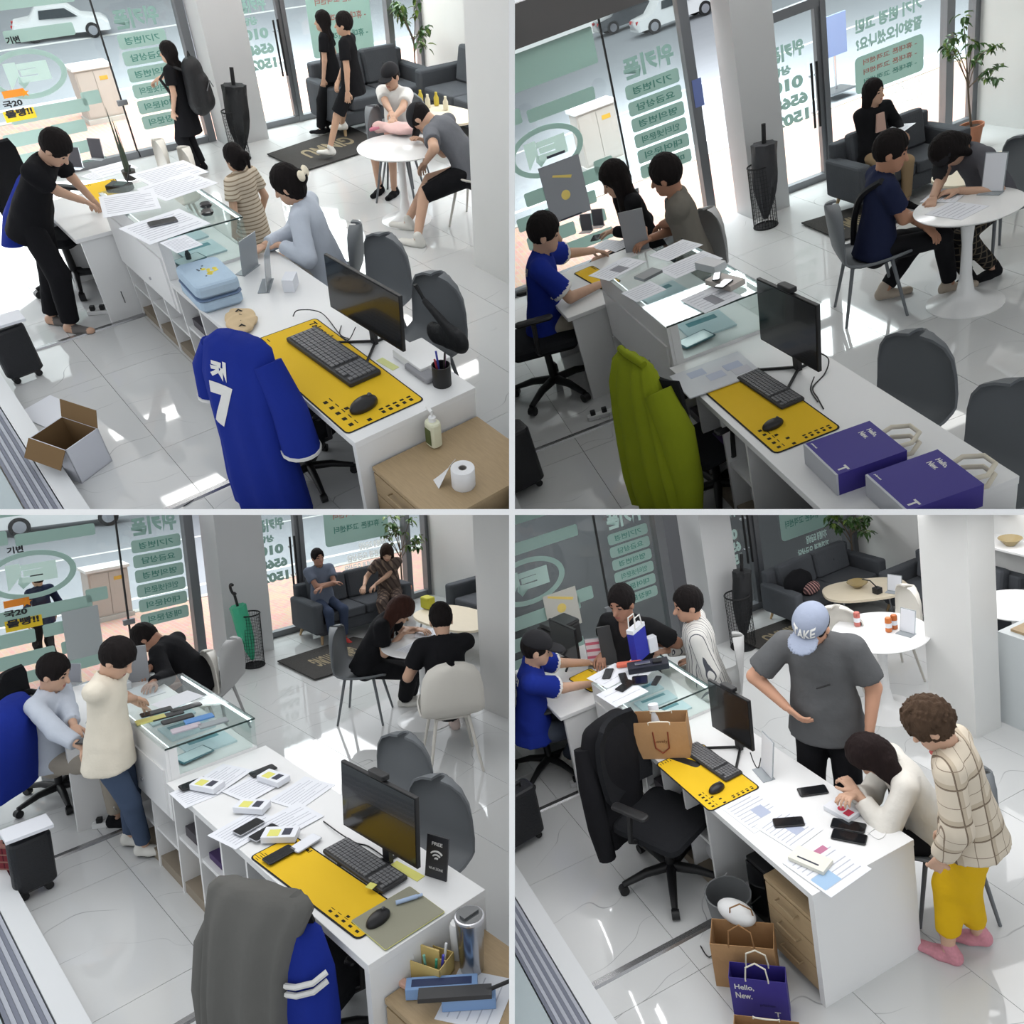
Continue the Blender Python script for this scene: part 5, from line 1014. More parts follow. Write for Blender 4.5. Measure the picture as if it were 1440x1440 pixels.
def pump_bottle(label, p, s=1.0):
    t = thing('pump_bottle', label, 'bottle', p); cr = mat('cream plastic bottle', (226, 226, 200), rough=.4); part('bottle', MB().rbox((-.035*s, -.028*s, 0), (.035*s, .028*s, .13*s), .022*s), cr, t); part('pump', MB().lathe([(.016*s, .13*s), (.016*s, .15*s), (.005*s, .152*s), (.005*s, .175*s)], 12).tube([(0, 0, .175*s), (-.01*s, 0, .18*s), (-.045*s, .01*s, .172*s)], .008*s, 8), WHITE(), t)
    part('print', MB().box((-.02*s, -.0295*s, .02*s), (.02*s, -.0282*s, .10*s)).box((-.0362*s, -.018*s, .02*s), (-.0352*s, .012*s, .10*s)), mat('olive label', (86, 96, 50)), t, smooth=False); return t
pump_bottle('cream pump bottle standing on the oak drawer unit', at(611, 626, .5505), 1.3)
t = thing('toilet_roll', 'white toilet paper roll on the oak drawer unit', 'paper roll', at(652, 682, .5505)); part('roll', MB().lathe([(.062, 0), (.064, .005), (.064, .115), (.062, .12), (.024, .12), (.022, .118), (.022, .005)], 32), cloth('soft white tissue', (238, 238, 240)), t); part('core', MB().lathe([(.022, .002), (.0225, .1185), (.019, .1185), (.019, .004)], 20), mat('grey card core', (150, 146, 142)), t); part('loose_end', MB().sheet([[(-.06, -.04 - .02*k, .115 - .115*(k/4) if k < 4 else .001) for _ in (0,)] + [(-.09 - .012*k, .02 - .05*k*.6, (.11 - .11*(k/4)**.7) + .001)] for k in range(5)], .002), MATS['soft white tissue'], t)
# box and suitcase on the floor at left
t = thing('carton', 'open white carton with brown inside on the floor', 'box', at(112, 655), R_(25)); cw = mat('white carton board', (214, 216, 224), rough=.8); cbn = mat('brown carton inside', (124, 98, 66), rough=.9); w_, d_, h_ = .16, .13, .27
for (lo, hi) in (((-w_, -d_, 0), (w_, -d_ + .006, h_)), ((-w_, d_ - .006, 0), (w_, d_, h_)), ((-w_, -d_, 0), (-w_ + .006, d_, h_)), ((w_ - .006, -d_, 0), (w_, d_, h_)), ((-w_, -d_, 0), (w_, d_, .006))): part('side', MB().box(lo, hi), cw, t, smooth=False)
part('lining', MB().loft([[(x, y, h_ - .002) for x, y in ((-w_ + .007, -d_ + .007), (w_ - .007, -d_ + .007), (w_ - .007, d_ - .007), (-w_ + .007, d_ - .007))], [(x, y, .01) for x, y in ((-w_ + .007, -d_ + .007), (w_ - .007, -d_ + .007), (w_ - .007, d_ - .007), (-w_ + .007, d_ - .007))]], False, True), cbn, t, smooth=False)
part('flap', MB().box((-w_, 0, 0), (w_, .12, .005), Matrix.Translation(Vector((0, d_, h_))) @ Matrix.Rotation(R_(70), 4, 'X')), cbn, t, smooth=False); part('flap', MB().box((-w_, -.13, 0), (w_, 0, .005), Matrix.Translation(Vector((0, -d_, h_))) @ Matrix.Rotation(R_(50), 4, 'X')), cbn, t, smooth=False)
part('print', MB().box((-.06, -d_ - .001, .12), (-.03, -d_, .20)).box((-.01, -d_ - .001, .15), (.01, -d_, .19)).box((.03, -d_ - .001, .10), (.05, -d_, .15)), INK(), t, smooth=False)
solo('paper_sheet', MB().box((-.2, -.14, 0), (.2, .14, .003)), PAPER(), 'white sheet lying behind the open carton', 'paper', at(72, 580, .004), R_(20), smooth=False)
def suitcase(label, p, rz, h=.62, w=.22, d=.42, m=None):
    t = thing('suitcase', label, 'suitcase', p, rz); m = m or mat('black suitcase shell', (30, 31, 35), rough=.5, bump=.2, bscale=60); part('shell', MB().rbox((-w/2, -d/2, .05), (w/2, d/2, h), .05, seg=4), m, t)
    for sx in (1, -1):
        for sy in (1, -1): part('wheel', MB().cyl((sx*(w/2 - .05) - .012, sy*(d/2 - .05), .025), (sx*(w/2 - .05) + .012, sy*(d/2 - .05), .025), .025, seg=12), BLACKP(), t)
    part('handle', MB().tube([(0, -.08, h - .01), (0, -.08, h + .03), (0, .08, h + .03), (0, .08, h - .01)], .012, 8), BLACKP(), t); return t
suitcase('black suitcase standing by the left wall, upper left room', at(40, 532), R_(5), .44, .14, .26); solo('paper_pad', MB().box((-.09, -.13, 0), (.09, .13, .02)), PAPER(), 'white paper pad on the black suitcase, upper left room', 'paper', np.array(at(40, 532)) + [.0, .02, .472], smooth=False)
cable('tangle of dark cables on the floor under the far desk, upper left room', [at(150, 440, .01), at(165, 405, .05), at(172, 430, .03), at(160, 438, .01), at(178, 436, .01), at(170, 410, .3)]); cable('white cable loop by the counter end, upper left room', [at(138, 440, .01), at(160, 400, .2), at(150, 420, .02), at(160, 446, .01)], WHITE()); t = thing('power_strip', 'white power strip with plugs on the floor, upper left room', 'power strip', at(150, 440), R_(60)); part('strip', MB().rbox((-.15, -.03, 0), (.15, .03, .035), .01), WHITE(), t)
for x in (-.1, -.02, .07): part('plug', MB().rbox((x - .02, -.02, .035), (x + .02, .02, .075), .008), BLACKP(), t)
cable('black cable lying across the floor near the jersey chair', [at(258, 712, .006), at(290, 692, .006), at(318, 676, .006), at(350, 660, .01)]); cable('black monitor cable behind the yellow mat, upper left room', [at(412, 445, .745), at(420, 436, .78), at(452, 440, .76), at(478, 470, .745), at(490, 476, .75)]); cable('black cable loop under the monitor, upper left room', [at(480, 458, .75), at(478, 470, .745), at(490, 478, .745), at(500, 460, .80)]); cable('white cable along the left wall, upper left room', [at(75, 665, .03), at(82, 680, .01), at(98, 700, .01), at(115, 716, .01)], WHITE())
# shelf contents
def shelf_goods(items):
    for (name, label, cat, lo, hi, m) in items: solo(name, MB().rbox((lo[0], lo[1], 0), (hi[0], hi[1], hi[2] - lo[2]), .004), m, label, cat, (0, 0, lo[2]))
def shelf_fill(xs, xc0, n=3):
    D = DIM[Q]; w = WHERE[Q]; bx = [(xs - .02 + (xc0 - xs + .02)*i/n, xs - .02 + (xc0 - xs + .02)*(i+1)/n) for i in range(n)]; pu = mat('purple book cover', (70, 50, 96), rough=.6); gr = mat('grey pouch', (120, 118, 122), rough=.9)
    a, b = sorted(bx[1]); shelf_goods([('book', 'dark purple book lying on the middle upper shelf, ' + w, 'book', (a + .06, .06, .386), (b - .03, .30, .425), pu), ('book', 'grey book under the purple one, ' + w, 'book', (a + .05, .05, .3855), (b - .02, .06 + .0, .3856), gr)][:1])
    a, b = sorted(bx[2]); T = Soft(.014); T.ell(((a+b)/2, .20, .16), (.13, .10, .085), None, .02, n=.01); V, Fc = T.mesh(); solo('cloth_bag', soft_mesh('cloth_bag', [(V, Fc, 0)], cloth('tan printed bag', (160, 140, 112))), None, 'tan cloth bag in the far lower shelf bay, ' + w, 'bag')
    a, b = sorted(bx[0]); T = Soft(.014); T.ell(((a+b)/2 - .02, .18, .16), (.12, .09, .085), None, .02, n=.012); T.ell(((a+b)/2 + .06, .16, .13), (.07, .07, .055), None, .02, n=.01); V, Fc = T.mesh(); solo('plastic_bag', soft_mesh('plastic_bag', [(V, Fc, 0)], mat('white plastic bag', (214, 214, 216), rough=.4)), None, 'crumpled white plastic bag in the near lower shelf bay, ' + w, 'bag')
    shelf_goods([('box', 'flat dark box on the far upper shelf, ' + w, 'box', (sorted(bx[2])[0] + .05, .06, .386), (sorted(bx[2])[1] - .05, .3, .45), mat('dark grey box', (74, 70, 76)))])
shelf_fill(-1.28, D['xc0'])
# street
def utility_box(label, p, rz=0, s=1.0):
    t = thing('utility_cabinet', label, 'cabinet', p, rz); m = mat('beige street cabinet', (196, 190, 184), rough=.6); part('body', MB().box((-.25*s, -.4*s, .1*s), (.25*s, .4*s, 1.1*s)), m, t, smooth=False); part('roof', MB().box((-.29*s, -.44*s, 1.1*s), (.29*s, .44*s, 1.16*s)), mat('pale cabinet roof', (230, 232, 232)), t, smooth=False); part('base', MB().box((-.28*s, -.43*s, 0), (.28*s, .43*s, .1*s)), mat('concrete base', (206, 206, 202)), t, smooth=False)
    part('door', MB().box((.25*s, -.37*s, .14*s), (.262*s, -.005, 1.06*s)), m, t, smooth=False); part('door', MB().box((.25*s, .005, .14*s), (.262*s, .37*s, 1.06*s)), m, t, smooth=False); part('warning_plate', MB().box((.262*s, .1*s, .86*s), (.266*s, .28*s, .94*s)), mat('amber plate', (220, 176, 70)), t, smooth=False); return t
def car(label, p, rz, s=1.0, col=(232, 234, 236)):
    t = thing('car', label, 'car', p, rz); m = mat('car paint %d %d %d' % col, col, rough=.25, coat=.6); gl = mat('car window', (50, 58, 64), rough=.1); L, W = 2.1*s, .86*s
    pr = [(-L, .28), (-L, .62), (-L*.95, .78), (-L*.62, .86), (-L*.42, 1.32), (L*.20, 1.36), (L*.48, .90), (L*.9, .74), (L, .58), (L, .28)]; rg = []
    for y, k in ((-W, .96), (-W*.9, 1.0), (W*.9, 1.0), (W, .96)): rg.append([(x*k, y*(1 if z < .9*1 else .86), z*s) for x, z in pr])
    part('bodywork', MB().loft(rg), m, t, angle=40)
    for sg in (1, -1): part('side_window', MB().loft([[(x, sg*y, z*s) for x, z, y in ((-L*.40, .92, W*.995), (L*.40, .92, W*.995), (L*.17, 1.28, W*.885), (-L*.36, 1.25, W*.885))], [(x, sg*(y + .012), z*s) for x, z, y in ((-L*.40, .92, W*.995), (L*.40, .92, W*.995), (L*.17, 1.28, W*.885), (-L*.36, 1.25, W*.885))]]), gl, t, smooth=False)
    for sx in (-.62, .62):
        for sg in (1, -1): wl = part('wheel', MB().cyl((sx*L, sg*(W - .16*s), .32*s), (sx*L, sg*(W + .02*s), .32*s), .32*s, seg=24), mat('tyre', (34, 34, 36), rough=.8), t); part('hub', MB().cyl((sx*L, sg*(W + .018*s), .32*s), (sx*L, sg*(W + .035*s), .32*s), .2*s, seg=16), CHROME(), wl)
    for sg in (1, -1): part('tail_lamp', MB().box((-L*1.0 - .005, sg*W*.7 - .1*s, .6*s), (-L*.96, sg*W*.7 + .1*s, .74*s)), mat('red lamp', (200, 40, 40), rough=.2), t, smooth=False)
    return t
utility_box('beige street cabinet beyond the glass, upper left room', at(148, 168, -.14), 0, .62); car('white parked car on the far road, upper left room', at(92, 52, -.24), R_(75), .42)
g_ = thing('grass_tuft', 'green grass tuft beside the street cabinet', 'grass', at(132, 160, -.14)); 
for k in range(24): a = k*2.4; part('blade', MB().sheet([[(.02*math.cos(a) + .1*math.cos(a)*z + s_*.006, .02*math.sin(a) + .16*math.sin(a)*z, .22*z) for s_ in (-1, 1)] for z in (0, .5, 1)], .002), mat('grass green', (110, 150, 80)), g_)
t = thing('poster', 'orange and yellow sale poster stuck on the left glass, upper left room', 'poster', (D['xf'] + .018, 0, 0))
def poster_sign(t, u0, v0, x):
    for (tx, du, dv, w_, h_, c) in (('기변', 6, -72, .14, .07, (30, 30, 34)), ('★', 26, 2, .10, .09, (240, 150, 30)), ('국20', 2, 18, .2, .07, (32, 32, 36)), ('몰빵!!', 6, 32, .28, .08, (32, 32, 36))):
        q = atx(u0 + du, v0 + dv, x); mb = MB(); lettering(mb, tx, (0, q[1], q[2]), (0, w_, 0), (0, 0, h_), .004, .04); part('lettering', mb, mat('poster ink %d%d%d' % c, c), t)
    q = atx(u0 + 4, v0 + 34, x); part('strip', MB().box((-.003, q[1], q[2] - .03), (.0, q[1] + .32, q[2] + .08)), mat('yellow strip', (236, 200, 40)), t, smooth=False); q = atx(u0 + 2, v0 + 4, x); part('strip', MB().box((-.003, q[1], q[2]), (.0, q[1] + .22, q[2] + .07)), mat('orange strip', (236, 140, 40)), t, smooth=False)
poster_sign(t, 4, 135, D['xf'] + .018)
solo('pillar', MB().box((-5.2, 0, 0), (-1.0, 2.6, 2.9)), plaster('white wall paint', (232, 232, 230)), 'wide white pillar at the right of the upper left room', 'pillar', at(667, 373), kind='structure', smooth=False) if False else solo('wall_pillar', MB().box((-.9, 0, 0), (1.4, 1.6, 2.9)), plaster('white wall paint', (232, 232, 230)), 'white pillar at the right edge of the upper left room', 'pillar', np.array(at(667, 373)) + [.9, 0, 0], kind='structure', smooth=False)

# ================================================================== upper right room
setroom('TR'); D = DIM['TR']; UR = 'upper right room'
def jersey_man(label, head, yaw, hands, pz=.50, H=1.70, legs=None, num='8', feet=(None, None), hair=('short', HB), cap=None):
    g = person(label, head, yaw, H, pz=pz, lean=.12, bend=.1, hp=.15, top=('tee', BLUEJ(), dict(loose=.035, hem=-.14, sleeve=.8, trim=WHT)), bottom=('pants', legs or cloth('beige trousers', (176, 168, 154))), shoes=('shoe', WSH, SOLE), hair=hair, hands=hands, feet=feet, cap=cap)
    c = g['CH'] - g['f2']*.2; print_on(g, g['topmesh'], num, c - g['u2']*.06, -g['l2']*.15, g['u2']*.21, WHT, bold=.05); print_on(g, g['topmesh'], '커리', c + g['u2']*.095, -g['l2']*.20, g['u2']*.06, WHT, bold=.04); return g
jersey_man('man in blue number eight jersey sitting at the left, upper right room', ('h', 766, 328), 72, (at(850, 352, .78), at(843, 400, .78)), .54, 1.92)
g1 = person('woman with long black hair and mask seated at the far desk', ('h', 864, 252), -95, 1.86, pz=.54, lean=.2, hp=.2, top=('tee', BLKT, dict(sleeve=1.9)), bottom=('pants', BLKT), shoes=('shoe', BLKT), hair=('long', HB, .36, .25), female=True, hands=(at(862, 325, .77), at(905, 320, .80)))
g2 = person('man in olive grey tee seated in profile at the case end', ('h', 936, 247), -112, 1.98, pz=.54, lean=.12, hp=.12, hy=-.3, top=('tee', cloth('olive grey cotton', (116, 112, 104)), dict(loose=.02)), bottom=('pants', BLKT), shoes=('shoe', BLKT), hair=('short', HB), hands=(at(928, 318, .80), at(915, 335, .8)), sk=(176, 130, 106))
g = person('woman in black jacket reading a paper on the sofa, upper right room', ('h', 1229, 130), 0, 1.42, pz=.47, lean=-.02, hp=.1, hy=.4, top=('jacket', BLKT, dict(sleeve=1.9, loose=.03)), bottom=('pants', cloth('tan trousers', (160, 136, 106))), shoes=('shoe', BLKT), hair=('long', HB, .50), female=True, hands=(at(1268, 186, .62), at(1250, 190, .62)))
GW = g['O']
part('blouse', MB().prism([(-.05, 0), (.05, 0), (.035, .16), (-.035, .16)], 0, .02, Matrix(np.vstack([np.column_stack([g['l2'], g['u2'], g['f2'], g['CH'] - g['u2']*.06 + g['f2']*.108]), [0, 0, 0, 1]]).tolist())), cloth('pink beige blouse', (206, 172, 158)), g['root'])
paper('white paper held by the woman on the sofa', at(1262, 182, .66), (.20, .30), .5, 4)
g3 = g = person('man in navy tee with a shoulder strap seen from behind at the round table', ('h', 1253, 214), 70, 1.74, pz=.50, lean=.12, hp=.2, hy=-.3, top=('tee', NAVY, dict(loose=.025, hem=-.12)), bottom=('pants', BLKT), shoes=('shoe', mat('beige sneaker', (186, 172, 156), rough=.7), SOLE), hair=('short', HB), sk=(186, 138, 112), hands=(at(1300, 318, .62), at(1300, 300, .66)), feet=(at(1245, 418), at(1335, 410)), knee=(np.array([0, 1, .8]), np.array([.5, 1, .8])))
cable('black bag strap across the back of the man in navy', [g['O'] + g['shd'][1] - g['f2']*.05 + g['u2']*.06, g['O'] + g['CH'] - g['f2']*.125 + g['u2']*.06, g['O'] + g['CH'] - g['f2']*.14 - g['u2']*.13 + g['l2']*.1, g['O'] + g['P'] - g['f2']*.12 + g['l2']*.15], mat('black webbing', (22, 22, 26), rough=.7), .024, 'bag_strap', 'strap')
g4 = person('person in grey tee and dark cap bending over the round table, upper right room', ('h', 1334, 212), -88, 1.70, pz=.50, lean=.34, bend=.35, hp=.55, top=('tee', cloth('mid grey cotton', (98, 98, 104)), dict(loose=.03)), bottom=('pants', banded('black checked trousers', (32, 31, 33), [((0, 1, 0), .05, .2, (90, 82, 70)), ((0, 0, 1), .05, .2, (90, 82, 70))])), shoes=('shoe', BLKT), hair=('bob', HB), cap=(cp,), female=True, hands=(at(1350, 268, .76), at(1312, 278, .76)), feet=(at(1395, 388), at(1360, 400)))
tcp = at(1362, 289, .73); tulip_table('white round pedestal table with forms, upper right room', tcp[:2], .345)
paper('form with blue print on the upper right round table', at(1345, 296, .7305), (.30, .25), .2, 6); paper('white form under the writing hand, upper right room', at(1330, 275, .7325), (.25, .25), .5, 5, blocks=((.1, .2, .5, .1, mat('red print', (196, 120, 130))),))
acrylic('clear sign holder on the round table, upper right room', at(1395, 270, .7305), R_(25), .15, .26)
chair_px('pale grey shell chair behind the man in olive tee', 1003, 291, -85, mat('pale grey shell', (172, 172, 172), rough=.5), 1.05); sit_chair('dark shell chair under the person bending over the table', g4, None, 1.0); sit_chair('dark grey shell chair of the man in navy', g3, None, 1.04); sit_chair('grey shell chair under the woman with mask', g1, None, 1.05)
chair_px('grey shell chair next to the purple bags, upper right room', 1298, 464, -70, None, 1.0); chair_px('grey shell chair at the right picture edge, upper right room', 1444, 534, -70, None, 1.0)
sofa('charcoal sofa under the reading woman by the glass', (GW[0] + .02, GW[1] + .22), 0, 1.25, .82); sofa('charcoal sofa against the side wall, upper right room', (-3.75, D['wall'] - .42), -90, 1.4, .82)
potted_tree('slim green potted tree beside the sofa, upper right room', at(1365, 206)[:2], 1.30, .72, 150, 9, lean=(-.02, -.06), spread=.32, crown=.60)
coffee_table('pale coffee table with a small black lamp, upper right room', at(1400, 232, .40)[:2], 80, .5, .3, .40)
t = thing('desk_lamp', 'small black desk lamp on the coffee table, upper right room', 'lamp', at(1392, 240, .405)); part('base', MB().lathe([(.04, 0), (.04, .05), (.01, .055)], 14), BLACKP(), t); part('arm', MB().tube([(0, 0, .05), (-.02, -.04, .14), (-.06, -.08, .2)], .006), BLACKP(), t)
solo('ash_bowl', MB().lathe([(.05, 0), (.09, .05), (.085, .05), (.045, .01)], 20), mat('olive glass', (150, 150, 60), rough=.2), 'olive glass bowl by the plant pot, upper right room', 'bowl', at(1368, 218, .405))
umbrella_stand('black wire umbrella stand by the column, upper right room', (at(1063, 312)[:2] + [.22, 0]), h=.62, r=.12); umbrella('folded dark grey umbrella in the upper right stand', (at(1063, 312)[:2] + [.22, 0]) + [0, .0], mat('dark grey umbrella cloth', (62, 62, 66), rough=.6, bump=.4, bscale=20), 1.0, (.02, .08), s=1.7)
door_mat('dark grey door mat on the shining floor, upper right room', [at(1127, 316), at(1222, 288), at(1290, 305), at(1184, 341)], 'GINMU')
# counter things
desk_set((-1.68, -1.12, .50, .85, 1.22), (at(1090, 640, .74), at(984, 547, .74), at(1170, 592, .74)), at(1082, 548, .745), at(1087, 600, .745), UR, True, .06, .46, .06)
t = thing('document_tray', 'white document board lying over the yellow mat, upper right room', 'board', at(1010, 527, .7465), R_(-2)); part('board', MB().rbox((-.17, -.24, 0), (.16, .20, .012), .008), mat('pale grey board', (214, 216, 222), rough=.4), t)
for (x, y, c) in ((-.08, -.1, (188, 196, 216)), (.02, -.02, (196, 202, 220)), (.06, .12, (206, 206, 214)), (-.02, .1, (188, 190, 200))): part('label', MB().box((x - .04, y - .05, .012), (x + .04, y + .05, .013)), mat('pale label %d' % c[0], c), t, smooth=False)
PUR = mat('deep purple card', (62, 52, 140), rough=.55)
def gift_bag(label, p, rz, s=1.0):
    t = thing('gift_bag', label, 'bag', p, rz); L, W_, H_ = .33*s, .30*s, .115*s; part('bag_body', MB().box((-W_/2, -L/2 + .01, 0), (W_/2, L/2, H_)), PUR, t, smooth=False); part('bottom_flap', MB().box((-W_/2, -L/2, 0), (W_/2, -L/2 + .01, H_)), mat('pale bag bottom', (196, 198, 204), rough=.6), t, smooth=False)
    for (tx, x, y, w_, h_) in (('Hello,', -W_*.30, L*.33, .07, .028), ('New.', -W_*.30, L*.22, .06, .028), ('T', .10*s, -L*.42, .04, .045), ('planet', -W_*.44, -L*.42, .05, .012)):
        mb = MB(); lettering(mb, tx, (x, y, H_), (w_*s, 0, 0), (0, h_*s, 0), .001, .04); part('lettering', mb, WHT, t)
    for z in (.03, .085): part('handle', MB().tube([(-.06*s, L/2, z), (-.07*s, L/2 + .06*s, z + .01), (-.02*s, L/2 + .12*s, z + .02), (.05*s, L/2 + .12*s, z + .02), (.09*s, L/2 + .06*s, z + .01), (.07*s, L/2, z)], .011*s, 8), mat('cream cotton cord', (222, 214, 196), rough=.9), t)
    return t
gift_bag('purple gift bag lying nearer the yellow mat', (np.array(at(1138, 660, .74)) + at(1268, 655, .74))/2 + [0, 0, .0005], R_(-3), .98); gift_bag('purple gift bag lying at the lower right of the counter', np.array(at(1282, 700, .7405)) + [.04, .02, 0], R_(-3), .98)
cable('black monitor cable on the counter, upper right room', [at(1150, 495, .80), at(1165, 505, .78), at(1160, 525, .745), at(1143, 545, .745), at(1150, 560, .745), at(1158, 575, .745)]); cable('thin cable loop behind the monitor, upper right room', [at(1145, 530, .76), at(1140, 548, .745), at(1150, 565, .745)])
ct = D['hc'] + .001
for i, (u, v, w_, l_, rz, lb) in enumerate(((868, 378, .26, .34, .3, 'open leaflet at the staff corner of the case, upper right room'), (970, 372, .26, .36, .1, 'white sheet in the middle of the glass case, upper right room'), (905, 410, .24, .22, .1, 'white card at the near left of the case, upper right room'), (1000, 420, .30, .26, .1, 'price sheet near the case front, upper right room'), (950, 352, .25, .30, .2, 'white sheet at the customer edge of the case, upper right room'))): paper(lb, at(u, v, ct + .001*i), (w_, l_), rz, 6, blocks=((.1, .0, .5, .25, mat('grey print', (130, 130, 138))),) if i in (0, 3) else ())
for i, (u, v, sx, sy, hh, c, lb) in enumerate(((1000, 378, .10, .20, .05, (206, 206, 208), 'white phone box on the glass case, upper right room'), (1020, 400, .12, .24, .035, (196, 186, 180), 'open phone box with a dark phone, upper right room'), (912, 388, .16, .12, .02, (120, 122, 124), 'dark catalogue on the glass case, upper right room'))): flat_thing('phone_box' if i < 2 else 'catalogue', lb, 'box' if i < 2 else 'catalogue', at(u, v, ct + .006), (sx, sy), mat('box %d' % c[0], c, rough=.5), R_(-75), hh)
phone('dark phone in the open box on the case, upper right room', at(1018, 400, ct + .042), R_(30), None, (.07, .12)); phone('black phone near the case front edge, upper right room', at(1008, 390, ct + .048 + .01), R_(60), None, (.05, .12))
desk_mat(at(846, 408, .736), at(806, 385, .736), at(868, 392, .736), 'small yellow mat under the hands of the jersey man, upper right room')
t = thing('desk_screen', 'upright grey divider panel on the far desk, upper right room', 'panel', at(897, 352, .737), R_(62)); part('panel', MB().box((-.10, -.006, 0), (.10, .006, .34)), mat('grey acrylic panel', (150, 152, 156), rough=.3), t, smooth=False)
for i, (u, v, lb) in enumerate(((826, 325, 'dark photo stand on the window desk, upper right room'), (842, 318, 'second dark photo stand on the window desk, upper right room'))): acrylic(lb, at(u, v, .737), R_(40), .13, .16, mat('dark print card', (92, 90, 96)))
phone('black phone on the far desk, upper right room', at(838, 335, .737), R_(60), None, (.08, .15)); paper('white note pad on the far desk, upper right room', at(850, 345, .737), (.2, .22), .4, 3); paper('white sheet beside the divider panel, upper right room', at(872, 345, .739), (.2, .22), .2, 4)
t = thing('poster', 'grey poster with yellow light on the left glass, upper right room', 'poster', (D['xf'] + .03, 0, 0)); q0 = atx(780, 312, D['xf'] + .03); q1 = atx(808, 218, D['xf'] + .03); part('sheet', MB().box((-.004, q0[1] - .03, q0[2] - .02), (0, q1[1] + .04, q1[2])), mat('grey poster print', (150, 152, 158), rough=.6), t, smooth=False); ym = (q0[1] + q1[1])/2; zm = (q0[2] + q1[2])/2
part('print', MB().lathe([(.05, 0), (.03, .006)], 18, Matrix.Translation(Vector((0, ym, zm - .06))) @ Matrix.Rotation(R_(90), 4, 'Y')).prism([(-.1, -.02), (.1, .02), (.1, .05), (-.1, .0)], 0, .004, Matrix.Translation(Vector((0, ym, zm + .12))) @ Matrix.Rotation(R_(90), 4, 'Y') @ Matrix.Rotation(R_(60), 4, 'Z')), mat('warm yellow print', (240, 214, 120), rough=.6), t)
part('print', MB().box((0, ym - .1, zm + .34), (.003, ym + .1, zm + .365)).box((0, ym - .12, zm - .3), (.003, ym + .12, zm - .285)), INK(), t, smooth=False)
# staff chair of the jersey man, green shirt chair, floor things
office_chair('black office chair under the jersey man, upper right room', at(785, 550)[:2], 75, 1.22, .44)
office_chair('black office chair under the green shirt', (-1.55, .03), 100, .92, .46)
GRN = cloth('lime green cloth', (138, 150, 34)); rings = [((-1.70, -.28, 1.03), (.15, .02, 0), (0, .04, 0)), ((-1.68, -.29, .99), (.20, .03, 0), (0, .07, 0)), ((-1.64, -.31, .88), (.25, .035, 0), (0, .09, 0)), ((-1.58, -.33, .70), (.28, .04, 0), (0, .10, 0)), ((-1.52, -.35, .50), (.30, .04, 0), (0, .11, 0)), ((-1.46, -.37, .30), (.31, .05, 0), (0, .11, 0)), ((-1.42, -.38, .14), (.30, .05, 0), (0, .10, 0))]
t, b_, o_, R__ = drape('lime green shirt hung over an office chair', 'shirt', 'clothing', rings, GRN, rip=.05, nrip=11); part('sleeve', MB().tube([np.array(p_) - o_ for p_ in ((-1.42, -.26, .92), (-1.30, -.24, .7), (-1.22, -.26, .42), (-1.20, -.30, .2))], [.08, .10, .09, .08], 14), GRN, t); part('collar', MB().tube([np.array(p_) - o_ for p_ in ((-1.84, -.30, 1.04), (-1.70, -.31, 1.06), (-1.54, -.27, 1.04))], .022, 8), GRN, t)
suitcase('black suitcase at the lower left, upper right room', at(733, 690), R_(10), .50, .2, .36); shelf_fill(-1.0, D['xc0'])
cable('tangle of cables by the far desk, upper right room', [at(840, 590, .01), at(850, 575, .03), at(842, 585, .02), at(856, 590, .01), at(860, 570, .1)], WHITE()); t = thing('power_strip', 'white power strip by the far desk, upper right room', 'power strip', at(848, 585), R_(80)); part('strip', MB().rbox((-.12, -.03, 0), (.12, .03, .035), .01), WHITE(), t)
for x in (-.07, .02): part('plug', MB().rbox((x - .02, -.02, .035), (x + .02, .02, .07), .008), BLACKP(), t)
utility_box('beige street cabinet beyond the glass, upper right room', at(848, 232, -.14), 0, .80); car('dark car parked on the road, upper right room', at(890, 36, -.24), R_(85), .62, (74, 78, 84)); car('white car parked on the road, upper right room', at(950, 34, -.24), R_(85), .62)
t = thing('street_sign', 'blue street notice on a thin stand outside, upper right room', 'sign', at(1176, 128, -.14)); part('pole', MB().cyl((0, 0, 0), (0, 0, .9), .02), CHROME(), t); part('notice', MB().box((-.02, -.20, .5), (.02, .20, 1.05)), mat('pale blue notice', (140, 160, 206)), t, smooth=False); part('foot', MB().box((-.2, -.2, 0), (.2, .2, .03)), STEEL(), t, smooth=False)
q = atx(978, 130, D['xf']); part_t = thing('notice', 'small blue notice on the frame by the column', 'notice', (D['xf'] + .065, q[1] + .0, q[2])); part('sheet', MB().box((0, -.05, -.13), (.003, .05, .13)), mat('blue notice print', (120, 136, 196)), part_t, smooth=False)

# ================================================================== lower left room
setroom('BL'); D = DIM['BL']; LL = 'lower left room'
person('seated man in pale blue shirt looking at a phone', ('h', 76, 946), 48, 1.68, pz=.50, lean=.05, hp=.35, top=('shirt', LBLUE, dict(sleeve=1.75, loose=.025)), bottom=('pants', cloth('sand trousers', (168, 160, 148))), shoes=('shoe', BLKT), hair=('short', HB), hands=(at(110, 1040, .80), at(118, 1052, .76)), curl=(.9, .9))
phone('phone in the hands of the man in pale blue shirt', np.array(at(122, 1040, .80)), R_(40))
CRM = cloth('cream cotton', (226, 218, 202)); g = person('woman in cream tee and jeans working at the glass case', ('h', 165, 926), 46, 1.60, lean=.10, hp=.55, top=('tee', CRM, dict(loose=.026, hem=-.12, sleeve=1.0)), bottom=('pants', cloth('blue denim', (74, 88, 112))), shoes=('shoe', WSH, BLKT), hair=('bowl', HB), female=True, hands=(at(198, 990, .98), at(210, 985, .98)), feet=(at(186, 1188), at(206, 1203)), fat=1.02, elbow=(None, lambda f, l, u: -l*1.2 - u*.6))
